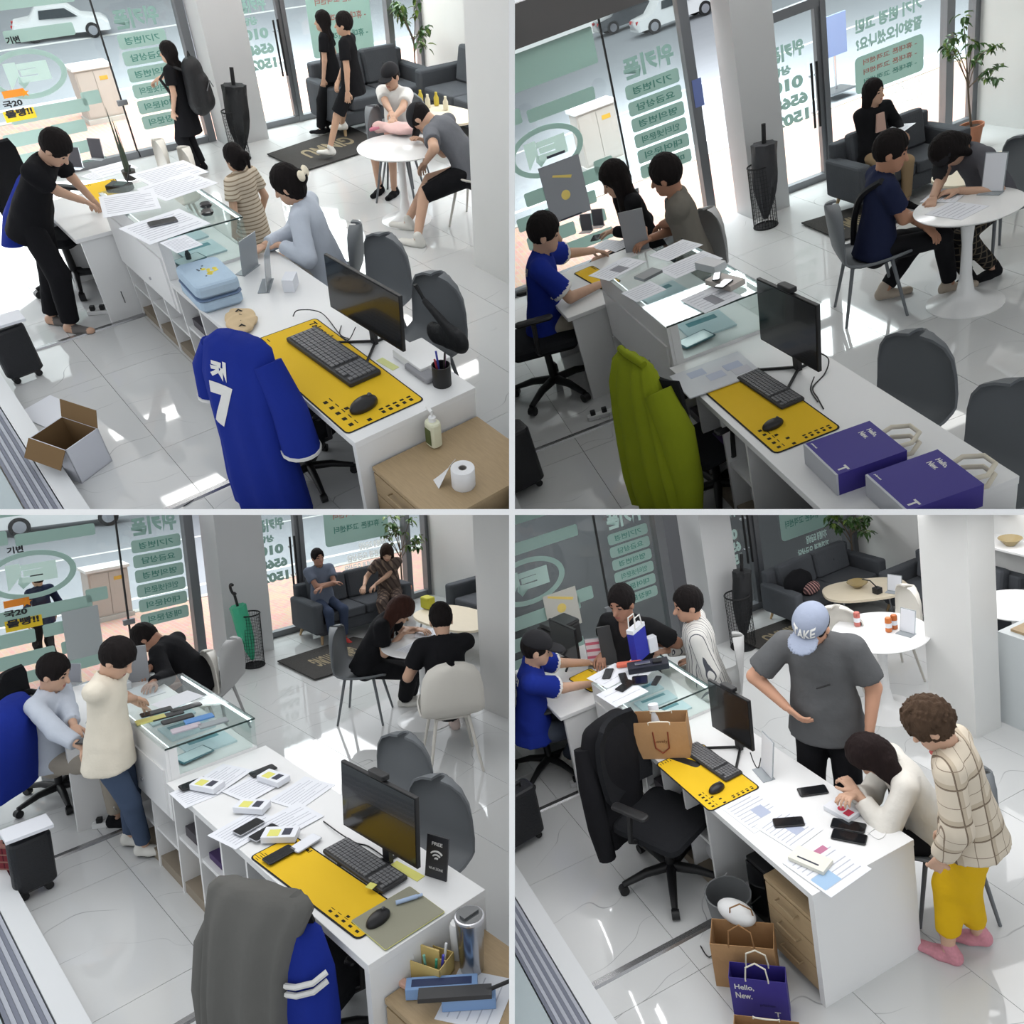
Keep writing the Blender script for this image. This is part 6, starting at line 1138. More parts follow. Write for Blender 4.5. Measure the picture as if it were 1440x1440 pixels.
print_on(g, g['topmesh'], 'PULL', g['CH'] - g['f2']*.2 - g['u2']*.10, -g['l2']*.16, g['u2']*.04, INK(), bold=.03); print_on(g, g['topmesh'], 'T.LL', g['CH'] - g['f2']*.2 - g['u2']*.02, -g['l2']*.12, g['u2']*.035, INK(), bold=.03)
g3 = person('man in black bending over the far desk, lower left room', ('h', 207, 897), 222, 1.72, pz=.50, lean=.55, bend=.3, hp=.35, top=('shirt', BLKT, dict(sleeve=1.9, loose=.03)), bottom=('pants', BLKT), shoes=('shoe', BLKT), hair=('short', HB), hands=(at(215, 960, .78), at(200, 950, .78)), sk=(170, 126, 104))
g = person('man in grey blue tee with folded arms on the sofa', ('h', 447, 784), -5, 1.36, pz=.46, lean=-.12, hp=.1, top=('tee', cloth('grey blue cotton', (104, 112, 128)), dict(loose=.03)), bottom=('pants', cloth('dark denim', (64, 74, 96))), shoes=('shoe', mat('red shoe', (190, 60, 56), rough=.6), WSH), hair=('short', HB), sk=(170, 128, 108), hands=(lambda P, f, l, u, s: P + u*.24*s + f*.24*s - l*.10*s, lambda P, f, l, u, s: P + u*.27*s + f*.22*s + l*.10*s), elbow=(lambda f, l, u: l - u*.3, lambda f, l, u: -l - u*.3))
GS = g['O']
person('woman in brown patterned dress looking down on the sofa', ('h', 544, 777), -35, 1.34, pz=.46, lean=.05, hp=.45, top=('tee', banded('brown floral dress', (92, 80, 74), [((1, 0, .4), .06, .3, (130, 112, 98)), ((0, 1, .5), .07, .3, (70, 60, 58))]), dict(loose=.03, hem=-.12)), bottom=('wide', MATS['brown floral dress']), shoes=('shoe', BLKT), hair=('bob', (46, 34, 28)), female=True, hands=(at(528, 822, .60), at(512, 824, .60)))
g1 = person('woman with long brown hair and black tee writing at the round table', ('h', 563, 858), 42, 1.66, pz=.50, lean=.35, bend=.2, hp=.5, top=('tee', BLKT, dict(loose=.03)), bottom=('wide', BLKT), shoes=('shoe', WSH, SOLE), hair=('long', (58, 36, 30), .36, .22), female=True, hands=(at(588, 885, .77), at(565, 892, .77)), feet=(at(578, 985), at(570, 992)))
g2 = person('man in black tee seen from behind on the white chair', ('h', 620, 872), 150, 1.72, pz=.50, lean=.12, hp=.35, top=('tee', BLKT, dict(loose=.025)), bottom=('pants', BLKT), shoes=('shoe', mat('pinkish white shoe', (220, 200, 192), rough=.7), SOLE), hair=('short', HB), hands=(at(592, 928, .77), at(600, 905, .77)), feet=(at(640, 1022), at(655, 1005)), fat=1.08)
tcp = at(592, 905, .73); tulip_table('white round pedestal table with papers, lower left room', tcp[:2], .36); paper('paper sheet on the lower left round table', at(585, 910, .7305), (.22, .3), .2, 7); paper('folded clear sheet on the lower left round table', at(600, 890, .732), (.2, .25), .8, 3)
sit_chair('dark grey shell chair of the writing woman', g1, None, 1.0); sit_chair('off white shell chair nearest the pillar, lower left room', g2, CREAMP(), 1.06); t = thing('white_pouch', 'white cloth bundle on the off white chair', 'cloth', at(612, 978, .47)); T = Soft(.01); T.cone((0, 0, .06), (.02, .03, .16), .05, .03, .02, n=.01); V, Fc = T.mesh(); part('bundle', soft_mesh('bundle', [(V, Fc, 0)], WHT), None, t)
chair_px('grey shell chair behind the monitor, lower left room', 574, 1030, -76, None, 1.0); chair_px('grey shell chair beside the wifi sign', 624, 1090, -76, None, 1.0); chair_px('pale shell chair left of the column, lower left room', 300, 915, -95, CREAMP(), .95); sit_chair('grey shell chair behind the bending man, lower left room', g3, mat('pale grey shell', (172, 172, 172)), 1.05)
sofa('charcoal sofa by the glass with two people on it', (GS[0] + .0, GS[1] + .42), -2, 1.5, .84); sofa('charcoal sofa against the side wall, lower left room', (-4.2, D['wall'] - .45), -90, 1.5, .9)
potted_tree('potted tree beside the corner glass, lower left room', at(592, 840)[:2] + [.05, -.34], 1.40, .78, 160, 14, spread=.34, crown=.60); coffee_table('pale coffee table before the side sofa, lower left room', at(640, 868, .40)[:2], 0, .55, .35, .40); solo('yellow_bag', MB().rbox((-.08, -.06, 0), (.08, .06, .14), .03), mat('yellow green bag', (190, 186, 60), rough=.7), 'small yellow green bag on the coffee table, lower left room', 'bag', at(602, 855, .405))
umbrella_stand('black wire stand with a green umbrella', (at(346, 930)[:2] + [.2, 0]), h=.60, r=.115); umbrella('green umbrella with a black hook handle', (at(346, 930)[:2] + [.2, 0]) + [0, 0], mat('mint green umbrella cloth', (64, 176, 136), rough=.5, bump=.4, bscale=20), .88, (-.02, -.16), True, s=1.2)
door_mat('dark door mat with tan letters, lower left room', [at(390, 932), at(497, 898), at(585, 912), at(443, 958)], 'GINMUHYUNG')
desk_set((-.80, -.22, .42, .85, 1.20), (at(503, 1324, .74), at(350, 1206, .74), at(568, 1280, .74)), at(512, 1218, .745), at(532, 1294, .7505), LL, True, .06, .50, .04)
t = thing('mouse_pad', 'grey mouse pad over the yellow mat, lower left room', 'mouse pad', at(560, 1289, .7456), R_(0)); part('pad', MB().rbox((-.13, -.16, 0), (.13, .16, .004), .008), mat('grey olive pad', (150, 148, 130), rough=.8), t); part('edge', MB().rbox((-.132, -.162, -.001), (.132, .162, .0025), .009), mat('pale yellow edge', (206, 204, 120)), t)
solo('marker_pen', MB().cyl((-.05, 0, .011), (.05, 0, .011), .010).cyl((.05, 0, .011), (.075, 0, .011), .007), mat('pale blue marker', (176, 196, 226), rough=.4), 'pale blue marker pen on the grey mouse pad', 'pen', at(572, 1268, .7502), R_(70))
t = thing('wifi_sign', 'black wifi sign standing on the counter', 'sign', at(613, 1235, .7405), R_(18)); M = Matrix.Rotation(R_(-12), 4, 'X'); part('plate', MB().box((-.06, -.005, 0), (.06, .005, .20), M), mat('black sign plate', (46, 46, 50), rough=.4), t, smooth=False)
mb = MB()
for r0 in (.012, .028, .044): mb.tube([(r0*math.cos(a), -.0065, .085 + r0*math.sin(a)) for a in np.linspace(R_(45), R_(135), 9)], .0045, 6)
mb2 = MB(); mb2.add([M @ Vector(v) for v in mb.v], mb.f); part('wifi_symbol', mb2, WHT, t); mb = MB(); lettering(mb, 'FREE', (-.03, -.0055, .155), (.06, 0, 0), (0, 0, .016), .001, .02); lettering(mb, 'WI-FI ZONE', (-.04, -.0055, .04), (.08, 0, 0), (0, 0, .012), .001, .01); mb2 = MB(); mb2.add([M @ Vector(v) for v in mb.v], mb.f); part('lettering', mb2, WHT, t)
for i, (u, v, rz, lb) in enumerate(((285, 1112, .0, 'form under the yellow noted boxes, lower left room'), (425, 1115, .3, 'curled document sheet beside the monitor, lower left room'), (345, 1165, .2, 'form under the phones at the staff edge, lower left room'), (405, 1155, .1, 'form in the middle of the counter, lower left room'), (360, 1105, .2, 'document sheet near the case, lower left room'), (310, 1095, .4, 'white sheet before the display case, lower left room'))): paper(lb, at(u, v, .741 + .0015*i), (.24, .30), rz, 8)
for i, (u, v, lb) in enumerate(((385, 1098, 'white phone box with yellow notes near the monitor'), (292, 1108, 'white phone box with yellow notes near the case'), (355, 1138, 'white phone box with a yellow note by the phones'), (395, 1178, 'white phone box touching the yellow mat'))):
    t = thing('phone_box', lb, 'box', at(u, v, .751), R_(15 + 10*i)); part('carton', MB().rbox((-.09, -.05, 0), (.09, .05, .035), .004), PAPER(), t); part('sticky_note', MB().box((-.06, -.04, .0352), (.0, .02, .0362)), mat('lemon note', (226, 222, 120)), t, smooth=False); part('picture', MB().box((.015, -.03, .0352), (.06, .03, .036)), INK(), t, smooth=False)
for i, (u, v, rz, lb) in enumerate(((272, 1103, 20, 'black phone at the case corner of the counter, lower left room'), (350, 1164, 30, 'grey phone near the staff edge of the counter, lower left room'), (372, 1172, 30, 'second grey phone near the yellow mat, lower left room'), (393, 1203, 25, 'black phone with a white sticker on the yellow mat'), (370, 1085, 20, 'black phone lying behind the phone boxes, lower left room'), (430, 1187, 30, 'white wrapped phone on the yellow mat'))): phone(lb, at(u, v, .753), R_(rz - 20), BLACKP() if i in (0, 3, 4) else mat('silver phone', (170, 172, 178), rough=.3), (.08, .16), scr=None if i != 5 else PAPER())
paper('small yellow note on the keyboard front, lower left room', at(522, 1246, .771), (.04, .04), .3, 0, tint=mat('lemon note', (226, 222, 120))); paper('yellow note strip behind the monitor foot, lower left room', at(572, 1225, .7405), (.20, .05), .1, 0, tint=MATS['lemon note'])
cable('black monitor cable behind the keyboard, lower left room', [at(455, 1155, .745), at(478, 1172, .76), at(500, 1185, .745), at(518, 1190, .745), at(540, 1205, .75)])
# display case goods
ct = D['hc'] + .0005
for i, (u, v, rz) in enumerate(((220, 1002, 70), (236, 1007, 70), (250, 1012, 70), (262, 996, 75))): phone(['farthest black phone on the glass case, lower left room', 'second black phone on the glass case, lower left room', 'third black phone on the glass case, lower left room', 'grey phone alone on the glass case, lower left room'][i], at(u, v, ct), R_(rz - 78), None, (.075, .20), 'phones on the lower left case')
for i, (u, v, c, lb) in enumerate(((280, 1012, (90, 140, 200), 'blue accessory pack on the glass case, lower left room'), (262, 1025, (190, 180, 190), 'lilac accessory pack on the glass case, lower left room'), (300, 1018, (150, 156, 160), 'grey accessory pack on the glass case, lower left room'), (212, 1013, (206, 200, 120), 'yellow pack at the hand of the woman, lower left room'))): flat_thing('accessory_pack', lb, 'pack', at(u, v, ct), (.07, .18), mat('pack %d' % c[0], c, rough=.3), R_(-8), .012)
paper('white sheet lying on the glass case, lower left room', at(250, 985, ct), (.2, .28), .2, 0); solo('paper_sheet', MB().box((-.15, -.1, 0), (.15, .1, .002)), PAPER(), 'white sheet on the far desk, lower left room', 'paper', at(205, 972, .737), smooth=False)
t = thing('pen_holder', 'clear pen holder with black pens on the far desk, lower left room', 'pen holder', at(173, 968, .737)); part('tray', MB().rbox((-.07, -.05, 0), (.07, .05, .06), .01), mat('pale clear plastic', (206, 210, 212), rough=.2), t)
for k in range(3): part('pen', MB().cyl((-.04 + .04*k, 0, .02), (-.045 + .045*k, .01, .17), .008), BLACKP(), t)
t = thing('desk_screen', 'upright grey divider panel on the far desk, lower left room', 'panel', at(196, 958, .737), R_(62)); part('panel', MB().box((-.08, -.006, 0), (.08, .006, .30)), mat('grey acrylic panel', (150, 152, 156)), t, smooth=False)
t = thing('desk_telephone', 'black desk phone beside the seated man, lower left room', 'phone', at(55, 985, .737), R_(40)); part('body', MB().rbox((-.10, -.09, 0), (.10, .09, .06), .02), BLACKP(), t); part('handset', MB().tube([(-.1, -.06, .08), (0, -.06, .10), (.1, -.06, .08)], .024, 8), BLACKP(), t)
acrylic('leaning grey card stand on the far desk, lower left room', at(105, 960, .737), R_(40), .12, .16, mat('grey print card', (150, 152, 160)))
# chairs and garments
office_chair('black office chair under the seated man, lower left room', at(86, 1122)[:2], 48, 1.0)
office_chair('office chair under the grey jacket', (-.50, .05), 112, .86)
GJ = cloth('grey jacket cloth', (104, 103, 100), bscale=8, bump=.5); rings = [((-.45, -.22, .99), (.21, .10, 0), (-.02, .04, 0)), ((-.45, -.23, .96), (.24, .11, 0), (-.03, .06, 0)), ((-.46, -.26, .86), (.21, .10, 0), (-.03, .08, 0)), ((-.46, -.29, .70), (.20, .09, 0), (-.03, .09, 0)), ((-.46, -.31, .52), (.20, .09, 0), (-.03, .10, 0)), ((-.44, -.33, .34), (.20, .09, 0), (-.03, .10, 0)), ((-.41, -.34, .22), (.20, .08, 0), (-.03, .10, 0))]
t, b_, o_, R__ = drape('grey jacket hung over the staff chair', 'jacket', 'clothing', rings, GJ, rip=.05, nrip=9)
for (pts, rr) in (([(-.62, -.33, .88), (-.68, -.38, .70), (-.69, -.40, .48), (-.68, -.41, .32)], [.04, .06, .07, .06]), ([(-.32, -.14, .97), (-.26, -.13, .93), (-.27, -.17, .84)], [.04, .045, .03])): part('sleeve', MB().tube([np.array(p_) - o_ for p_ in pts], rr, 14), GJ, t)
rings = [((-.28, -.14, .84), (.08, .04, 0), (-.02, .05, 0)), ((-.24, -.15, .70), (.11, .05, 0), (-.02, .07, 0)), ((-.22, -.16, .50), (.12, .05, 0), (-.02, .08, 0)), ((-.22, -.17, .30), (.11, .04, 0), (-.02, .08, 0))]
t, b_, o_, R__ = drape('blue jersey hanging beside the grey jacket', 'jersey', 'clothing', rings, BLUEJ(), rip=.02, nrip=5)
for z, e in ((.66, 0), (.62, .01)): part('sleeve_trim', MB().tube([np.array(p_) - o_ for p_ in ((-.24, -.25, z), (-.18, -.235, z + .02), (-.115, -.19, z + .05), (-.105, -.13, z + .07))], .012, 6), WHT, t)
rings = [((-4.05, -.46, 1.02), (.12, -.10, 0), (.04, .05, 0)), ((-4.02, -.44, .92), (.22, -.18, 0), (.05, .07, 0)), ((-3.98, -.42, .7), (.24, -.2, 0), (.06, .08, 0)), ((-3.96, -.42, .45), (.24, -.2, 0), (.06, .08, 0))]
rings = [(at(12, 985, 1.0), (.12, -.10, 0), (.04, .05, 0)), (at(20, 1010, .92), (.18, -.16, 0), (.05, .07, 0)), (at(22, 1050, .72), (.22, -.2, 0), (.06, .08, 0)), (at(22, 1105, .45), (.22, -.2, 0), (.06, .08, 0))]
t, b_, o_, R__ = drape('blue jersey hung on the office chair at the left edge', 'jersey', 'clothing', rings, BLUEJ(), rip=.02, nrip=5); part('print', MB().box((.02, -.14, .62), (.12, -.135, .66)), WHT, t, smooth=False)
# oak drawers and things on them
drawer_unit('light oak drawer unit with a steel tumbler on it', .01, .50, .06, .62); zt = .5505
t = thing('tumbler', 'steel tumbler with a clear lid on the oak drawers', 'tumbler', at(664, 1362, zt)); part('cup', MB().lathe([(.05, 0), (.052, .01), (.063, .24), (.065, .25)], 28), mat('brushed steel cup', (188, 190, 194), rough=.22, metal=1), t); part('rim', MB().lathe([(.065, .24), (.067, .25), (.065, .26), (.058, .262)], 28), CHROME(), t); part('lid', MB().lathe([(.06, .255), (.058, .263), (.005, .264)], 24).box((-.016, -.04, .264), (.016, .04, .274)), mat('smoky clear lid', (90, 92, 94), rough=.1), t)
solo('white_cup', MB().lathe([(.03, 0), (.034, .15), (.028, .17), (.01, .172)], 20), WHITE(), 'white cup behind the steel tumbler', 'cup', at(645, 1345, zt))
t = thing('pen_basket', 'cream pen basket with a handle full of pens', 'basket', at(606, 1368, zt), R_(20)); cb = mat('cream plastic basket', (214, 188, 120), rough=.5); w_, d_ = .085, .06
for (lo, hi) in (((-w_, -d_, 0), (w_, -d_ + .004, .085)), ((-w_, d_ - .004, 0), (w_, d_, .085)), ((-w_, -d_, 0), (-w_ + .004, d_, .085)), ((w_ - .004, -d_, 0), (w_, d_, .085)), ((-w_, -d_, 0), (w_, d_, .006))): part('wall', MB().box(lo, hi), cb, t, smooth=False)
part('handle', MB().rbox((-.05, -.004, .02), (.05, .004, .125), .003).box((-w_, -.003, 0), (w_, .003, .085)), cb, t)
for i, (x, y, hh, c) in enumerate(((-.06, -.04, .14, (230, 230, 232)), (-.05, .03, .12, (200, 60, 60)), (.06, .03, .14, (236, 236, 238)), (.05, -.03, .11, (60, 150, 120)), (.07, -.01, .12, (70, 70, 180)), (.0, -.04, .12, (120, 180, 160)))): part('pen', MB().cyl((x*.8, y*.8, .008), (x*1.1, y*1.1, hh), .006), mat('pen %d%d%d' % c, c, rough=.4), t)
solo('hand_cream', MB().rbox((-.06, -.018, 0), (.06, .018, .025), .012), mat('pink cream tube', (222, 178, 160), rough=.5), 'pink hand cream tube on the oak drawers', 'tube', at(578, 1392, zt), R_(10)); paper('printed white sheet under the blue boxes on the oak drawers', at(670, 1405, zt), (.26, .28), .5, 5)
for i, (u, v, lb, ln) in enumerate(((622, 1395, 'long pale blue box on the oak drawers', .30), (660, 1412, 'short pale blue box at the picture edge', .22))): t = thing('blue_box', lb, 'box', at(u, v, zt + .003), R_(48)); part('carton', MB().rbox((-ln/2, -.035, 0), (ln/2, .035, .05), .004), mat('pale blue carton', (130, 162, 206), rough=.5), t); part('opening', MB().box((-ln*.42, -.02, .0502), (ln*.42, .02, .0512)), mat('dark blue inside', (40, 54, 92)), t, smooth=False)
t = thing('folded_stand', 'dark folded stand lying on the blue boxes', 'stand', at(640, 1400, zt + .056), R_(48)); part('plate', MB().box((-.15, -.03, 0), (.15, .03, .02)), mat('dark grey stand', (58, 58, 60), rough=.5), t, smooth=False); part('rod', MB().cyl((.12, 0, .01), (.24, .02, .04), .008), BLACKP(), t)
# left side
suitcase('black suitcase by the left ledge, lower left room', at(52, 1256), R_(5), .40, .13, .24); t = thing('plaid_bag', 'red plaid paper bag leaning on the suitcase', 'bag', at(24, 1238, .0), R_(40)); part('bag_body', MB().box((-.10, -.04, .0), (.10, .04, .26)), banded('red tartan', (126, 56, 62), [((1, 0, 0), .04, .25, (90, 40, 48)), ((0, 0, 1), .05, .2, (150, 110, 100))]), t, smooth=False); part('handle', MB().tube([(-.05, 0, .26), (-.04, 0, .34), (.04, 0, .34), (.05, 0, .26)], .006), BLACKP(), t)
solo('paper_pad', MB().box((-.09, -.13, 0), (.09, .13, .02)), PAPER(), 'white paper pad on the black suitcase, lower left room', 'paper', np.array(at(52, 1256)) + [0, .0, .432], smooth=False)
cable('tangle of white cables under the far desk, lower left room', [at(148, 1165, .01), at(160, 1145, .05), at(155, 1158, .02), at(168, 1150, .02), at(160, 1135, .2)], WHITE()); t = thing('power_strip', 'white power strip by the counter foot, lower left room', 'power strip', at(156, 1160), R_(60)); part('strip', MB().rbox((-.12, -.03, 0), (.12, .03, .035), .01), WHITE(), t)
for x in (-.07, .02): part('plug', MB().rbox((x - .02, -.02, .035), (x + .02, .02, .07), .008), BLACKP(), t)
cable('black cable across the floor by the jacket chair, lower left room', [at(265, 1432, .006), at(300, 1418, .006), at(325, 1408, .006)]); shelf_fill(-1.15, D['xc0']); solo('purple_bag', MB().rbox((-.12, -.08, 0), (.12, .08, .22), .01), PUR, 'purple bag under the counter behind the jacket', 'bag', (-.98, .22, 0))
utility_box('beige street cabinet beyond the glass, lower left room', at(155, 868, -.14), 0, .66); car('white car cut by the top edge, lower left room', at(90, 742, -.24), R_(80), .72)
g = person('pedestrian in dark clothes passing outside the glass', ('h', 84, 806), 200, 1.20, top=('jacket', NAVY, dict(sleeve=1.9)), bottom=('pants', BLKT), shoes=('shoe', BLKT), hair=('short', HB)); g['root'].matrix_world = MR[Q] @ Matrix.Translation(Vector(g['O'] + [-.6, -.1, -.14]))
t = thing('poster', 'orange and yellow sale poster stuck on the left glass, lower left room', 'poster', (D['xf'] + .018, 0, 0)); poster_sign(t, 4, 852, D['xf'] + .018)
t = thing('poster', 'grey poster sheet on the glass, lower left room', 'poster', (D['xf'] + .03, 0, 0)); q0 = atx(96, 930, D['xf'] + .03); q1 = atx(130, 852, D['xf'] + .03); part('sheet', MB().box((-.004, q0[1], q0[2]), (0, q1[1] + .05, q1[2])), mat('pale grey poster', (178, 184, 186), rough=.6), t, smooth=False)
solo('wall_pillar', MB().box((0, 0, 0), (1.8, 1.6, 2.9)), plaster('white wall paint', (232, 232, 230)), 'white pillar at the right edge of the lower left room', 'pillar', np.array(at(688, 1000)) + [-.1, 0, 0], kind='structure', smooth=False)

# ================================================================== lower right room
setroom('BR'); D = DIM['BR']; LR = 'lower right room'
jersey_man('man in blue number eight jersey sitting at the left, lower right room', ('h', 755, 912), 66, (at(828, 932, .78), at(830, 962, .78)), .52, 1.86, cloth('slate trousers', (72, 78, 90)), cap=(cp,), hair=('capshort', HB), feet=(at(815, 1060), at(800, 1075)))
POLO = cloth('black polo cloth', (32, 32, 34)); person('man in black polo with a wrist watch behind the far desk', ('h', 874, 848), -62, 1.92, pz=.56, lean=.06, hp=.1, top=('tee', POLO, dict(loose=.02, sleeve=.75, vneck=True)), bottom=('pants', BLKT), shoes=('shoe', BLKT), hair=('short', HB), hands=(at(918, 905, .80), at(846, 920, .82)), sk=(172, 128, 106), watch=1, fat=1.08)
g1 = person('man in white striped shirt seated at the case side', ('h', 967, 850), 236, 1.86, pz=.52, lean=.05, hp=.1, hy=.3, top=('shirt', banded('white striped shirt', (222, 220, 216), [((.83, -.56, 0), .036, .16, (84, 86, 94))]), dict(sleeve=1.85, loose=.03, hem=-.14)), bottom=('pants', cloth('light trousers', (196, 192, 186))), shoes=('shoe', WSH), hair=('short', HB), hands=(at(972, 930, .72), at(935, 915, .80)), sk=(196, 152, 128), fat=1.1)
DEN = cloth('washed denim', (140, 148, 166)); g = person('standing man in grey tee and blue TAKE cap with hand on hip', ('h', 1141, 880), -52, 1.84, lean=.08, hp=.55, hy=-.25, top=('tee', cloth('dark grey cotton', (92, 93, 95)), dict(loose=.028, hem=-.12, sleeve=.78)), bottom=('pants', BLKT), shoes=('shoe', BLKT), hair=('capshort', HB), cap=(DEN,), sk=(202, 154, 128), fat=1.15, elbow=(None, lambda f, l, u: -l*1.0 - f*.15 + u*.05), palm=(None, np.array([.3, .6, 0])), hands=(None, lambda P, f, l, u, s: P + u*.13*s - l*.185*s + f*.15*s))
PLOG_CAP = g
sh = g['O'] + g['shd'][1]
print_on(g, (g['cap'][1], g['cap'][2]), 'TAKE', g['loch'](.1, 0, .075), g['hl']*.13, g['hu']*.055, WHT, parent=g['cap'][0])
part('eyeglasses', MB().tube([g['CH'] + g['f2']*.17 + g['l2']*.08 - g['u2']*.02, g['CH'] + g['f2']*.18 - g['u2']*.05], .006), BLACKP(), g['root'])
WC = cloth('white cardigan', (226, 222, 214)); g2 = person('seated woman with long dark hair in white cardigan bent over her phone', ('h', 1224, 1062), -122, 1.64, pz=.50, lean=.28, bend=.2, hp=.55, top=('cardigan', WC, dict(sleeve=1.8, loose=.03)), bottom=('pants', BLKT), shoes=('shoe', WSH), hair=('long', (36, 27, 27), .38, .24), female=True, hands=(at(1205, 1115, .84), at(1200, 1118, .84)), curl=(.9, .9))
PLD = banded('cream plaid flannel', (212, 200, 182), [((.37, .93, 0), .16, .18, (190, 176, 156)), ((0, 0, 1), .16, .18, (190, 176, 156)), ((.37, .93, 0), .16, .05, (112, 98, 84)), ((0, 0, 1), .16, .05, (112, 98, 84)), ((.37, .93, .0), .0801, .04, (140, 124, 108)), ((0, 0, 1), .0801, .04, (140, 124, 108))])
g = person('person in cream plaid jacket and yellow trousers standing at the counter', ('h', 1309, 1020), 214, 1.62, lean=.10, bend=.1, hp=.40, hy=.2, top=('jacket', PLD, dict(sleeve=1.85, loose=.032, hem=-.05)), bottom=('crop', cloth('mustard cotton', (222, 178, 32)), .74), shoes=('shoe', mat('pink knit shoe', (206, 140, 152), rough=.8, var=.2, vscale=60), mat('pale pink sole', (232, 214, 216))), hair=('curly', (74, 58, 46)), hands=(None, at(1330, 1165, .86)), feet=(at(1375, 1326), at(1334, 1348)), fdir=(225, 205), female=True, fat=1.1)
part('scarf', MB().tube([g['NK'] - g['f2']*.05 + g['l2']*.05 - g['u2']*.0, g['NK'] + g['l2']*.07 + g['f2']*.03 - g['u2']*.01, g['NK'] + g['f2']*.085 - g['u2']*.03, g['NK'] - g['l2']*.07 + g['f2']*.02 - g['u2']*.01, g['NK'] - g['f2']*.05 - g['l2']*.04], .022, 8), cloth('red pink scarf', (200, 104, 100)), g['root'])
# waiting area
tcp = at(1238, 888, .73); tulip_table('white round pedestal table with drink cans', tcp[:2], .37)
for i, (u, v, c, lb) in enumerate(((1250, 888, (216, 126, 70), 'orange drink can nearest the clear sign'), (1258, 884, (196, 110, 60), 'second orange drink can behind the first'), (1206, 880, (206, 120, 110), 'reddish can at the left of the round table'))): t = thing('drink_can', lb, 'can', at(u, v, .7305)); part('can', MB().lathe([(.022, 0), (.026, .006), (.026, .115), (.02, .125)], 16), mat('can %d' % c[0], c, rough=.3, metal=.3), t); part('band', MB().lathe([(.0264, .04), (.0264, .08)], 16, cap0=False, cap1=False), PAPER(), t)
acrylic('clear sign holder on the round table by the pillar', at(1276, 890, .7305), R_(10), .13, .20); flat_thing('paper_scrap', 'small white scrap on the round table, lower right room', 'paper', at(1235, 902, .7305), (.03, .08), PAPER(), .5)
chair_px('off white shell chair behind the man in TAKE cap', 1178, 851, -60, CREAMP(), 1.0); chair_px('off white shell chair behind the drink cans', 1284, 824, -110, CREAMP(), .95); sit_chair('grey shell chair under the woman in white cardigan', g2, None, 1.0); sit_chair('pale grey shell chair under the man in striped shirt', g1, mat('pale grey shell', (172, 172, 172)), 1.05)
shell_chair('dark grey shell chair far right behind the pillar', at(1415, 850, .46)[:2], 200, None, 1.0); tulip_table('white round table far right behind the pillar', at(1412, 858, .73)[:2] + [.0, .15], .3)
sofa('charcoal sofa by the dark glass with a bag on it', (D['xf'] + .55, 3.42), 2, 1.62, .72); sofa('charcoal sofa at the side wall behind the pillar, lower right room', (-2.55, D['wall'] - .40), -90, 1.6, .72)
t = thing('handbag', 'black and floral handbag on the dark sofa', 'bag', (D['xf'] + .62, 3.02, .325)); T = Soft(.012); T.ell((0, 0, .14), (.10, .17, .13), None, .02, n=.008); V, Fc = T.mesh(); part('bag_body', soft_mesh('bag_body', [(V, Fc, 0)], BLKT), None, t); T = Soft(.012); T.ell((.10, .08, .07), (.06, .10, .07), None, .02, n=.01); V, Fc = T.mesh(); part('scarf', soft_mesh('scarf', [(V, Fc, 0)], banded('floral scarf', (70, 54, 56), [((0, 1, .5), .03, .4, (180, 140, 136))])), None, t)
potted_tree('potted tree in the corner behind the sofa, lower right room', at(1213, 815)[:2] + [.05, -.16], 1.10, .70, 170, 21, spread=.28, crown=.62)
coffee_table('pale coffee table with a glass bowl, lower right room', at(1222, 834, .42)[:2] + [-.1, .05], 60, .40, .25); t = thing('glass_bowl', 'amber glass bowl on the coffee table, lower right room', 'bowl', at(1206, 826, .4205)); part('bowl', MB().lathe([(.04, 0), (.10, .06), (.095, .062), (.035, .01)], 24), mat('amber glass', (176, 156, 110), rough=.1, alpha=.75), t)
t = thing('desk_lamp', 'small black desk lamp on the coffee table, lower right room', 'lamp', at(1234, 834, .4205)); part('base', MB().rbox((-.035, -.035, 0), (.035, .035, .06), .008), BLACKP(), t); part('arm', MB().tube([(0, 0, .06), (-.03, -.05, .14), (-.06, -.12, .17)], .006), BLACKP(), t); acrylic('clear sign holder on the coffee table, lower right room', at(1258, 832, .4205), R_(20), .14, .17)
door_mat('dark door mat behind the man in TAKE cap', [at(1034, 899), at(1120, 868), at(1160, 890), at(1082, 921)], 'GINMU'); umbrella_stand('wire umbrella stand behind the striped man', at(1000, 895)[:2] + [.42, .1], h=.58); umbrella('folded black umbrella behind the striped man', at(1000, 895)[:2] + [.42, .1], mat('black umbrella cloth', (30, 31, 34)), 1.0, (.0, .12), s=1.3)
# counter things
desk_set((-1.42, -1.02, .46, .84, 1.20), (at(998, 1143, .74), at(921, 1075, .74), at(1070, 1108, .74)), at(1000, 1072, .745), at(1008, 1111, .745), LR, True, .06, .46, .06)
KR = mat('kraft paper', (182, 142, 100), rough=.85, var=.08, bump=.2, bscale=20); t = paper_bag('brown kraft shopping bag standing on the counter', at(936, 1058, .7405), R_(52), .36, .15, .28, KR, hl=-.0, texts=(('Lovely', -.05, .12, .09, .03, mat('brown print', (120, 82, 50))),))
part('front_handle', MB().tube([(-.05, -.078, .21), (-.045, -.082, .09), (.0, -.084, .05), (.045, -.082, .09), (.05, -.078, .21)], .005, 6), mat('dark red cord', (130, 60, 40), rough=.8), t); solo('paper_roll', MB().cyl((0, 0, 0), (-.06, .02, .30), .035, seg=16), PAPER(), 'white paper roll sticking out of the kraft bag', 'paper roll', np.array(at(930, 1050, .75)))
acrylic('clear sign holder beside the monitor, lower right room', at(1078, 1088, .7405), R_(-12), .15, .26, PAPER())
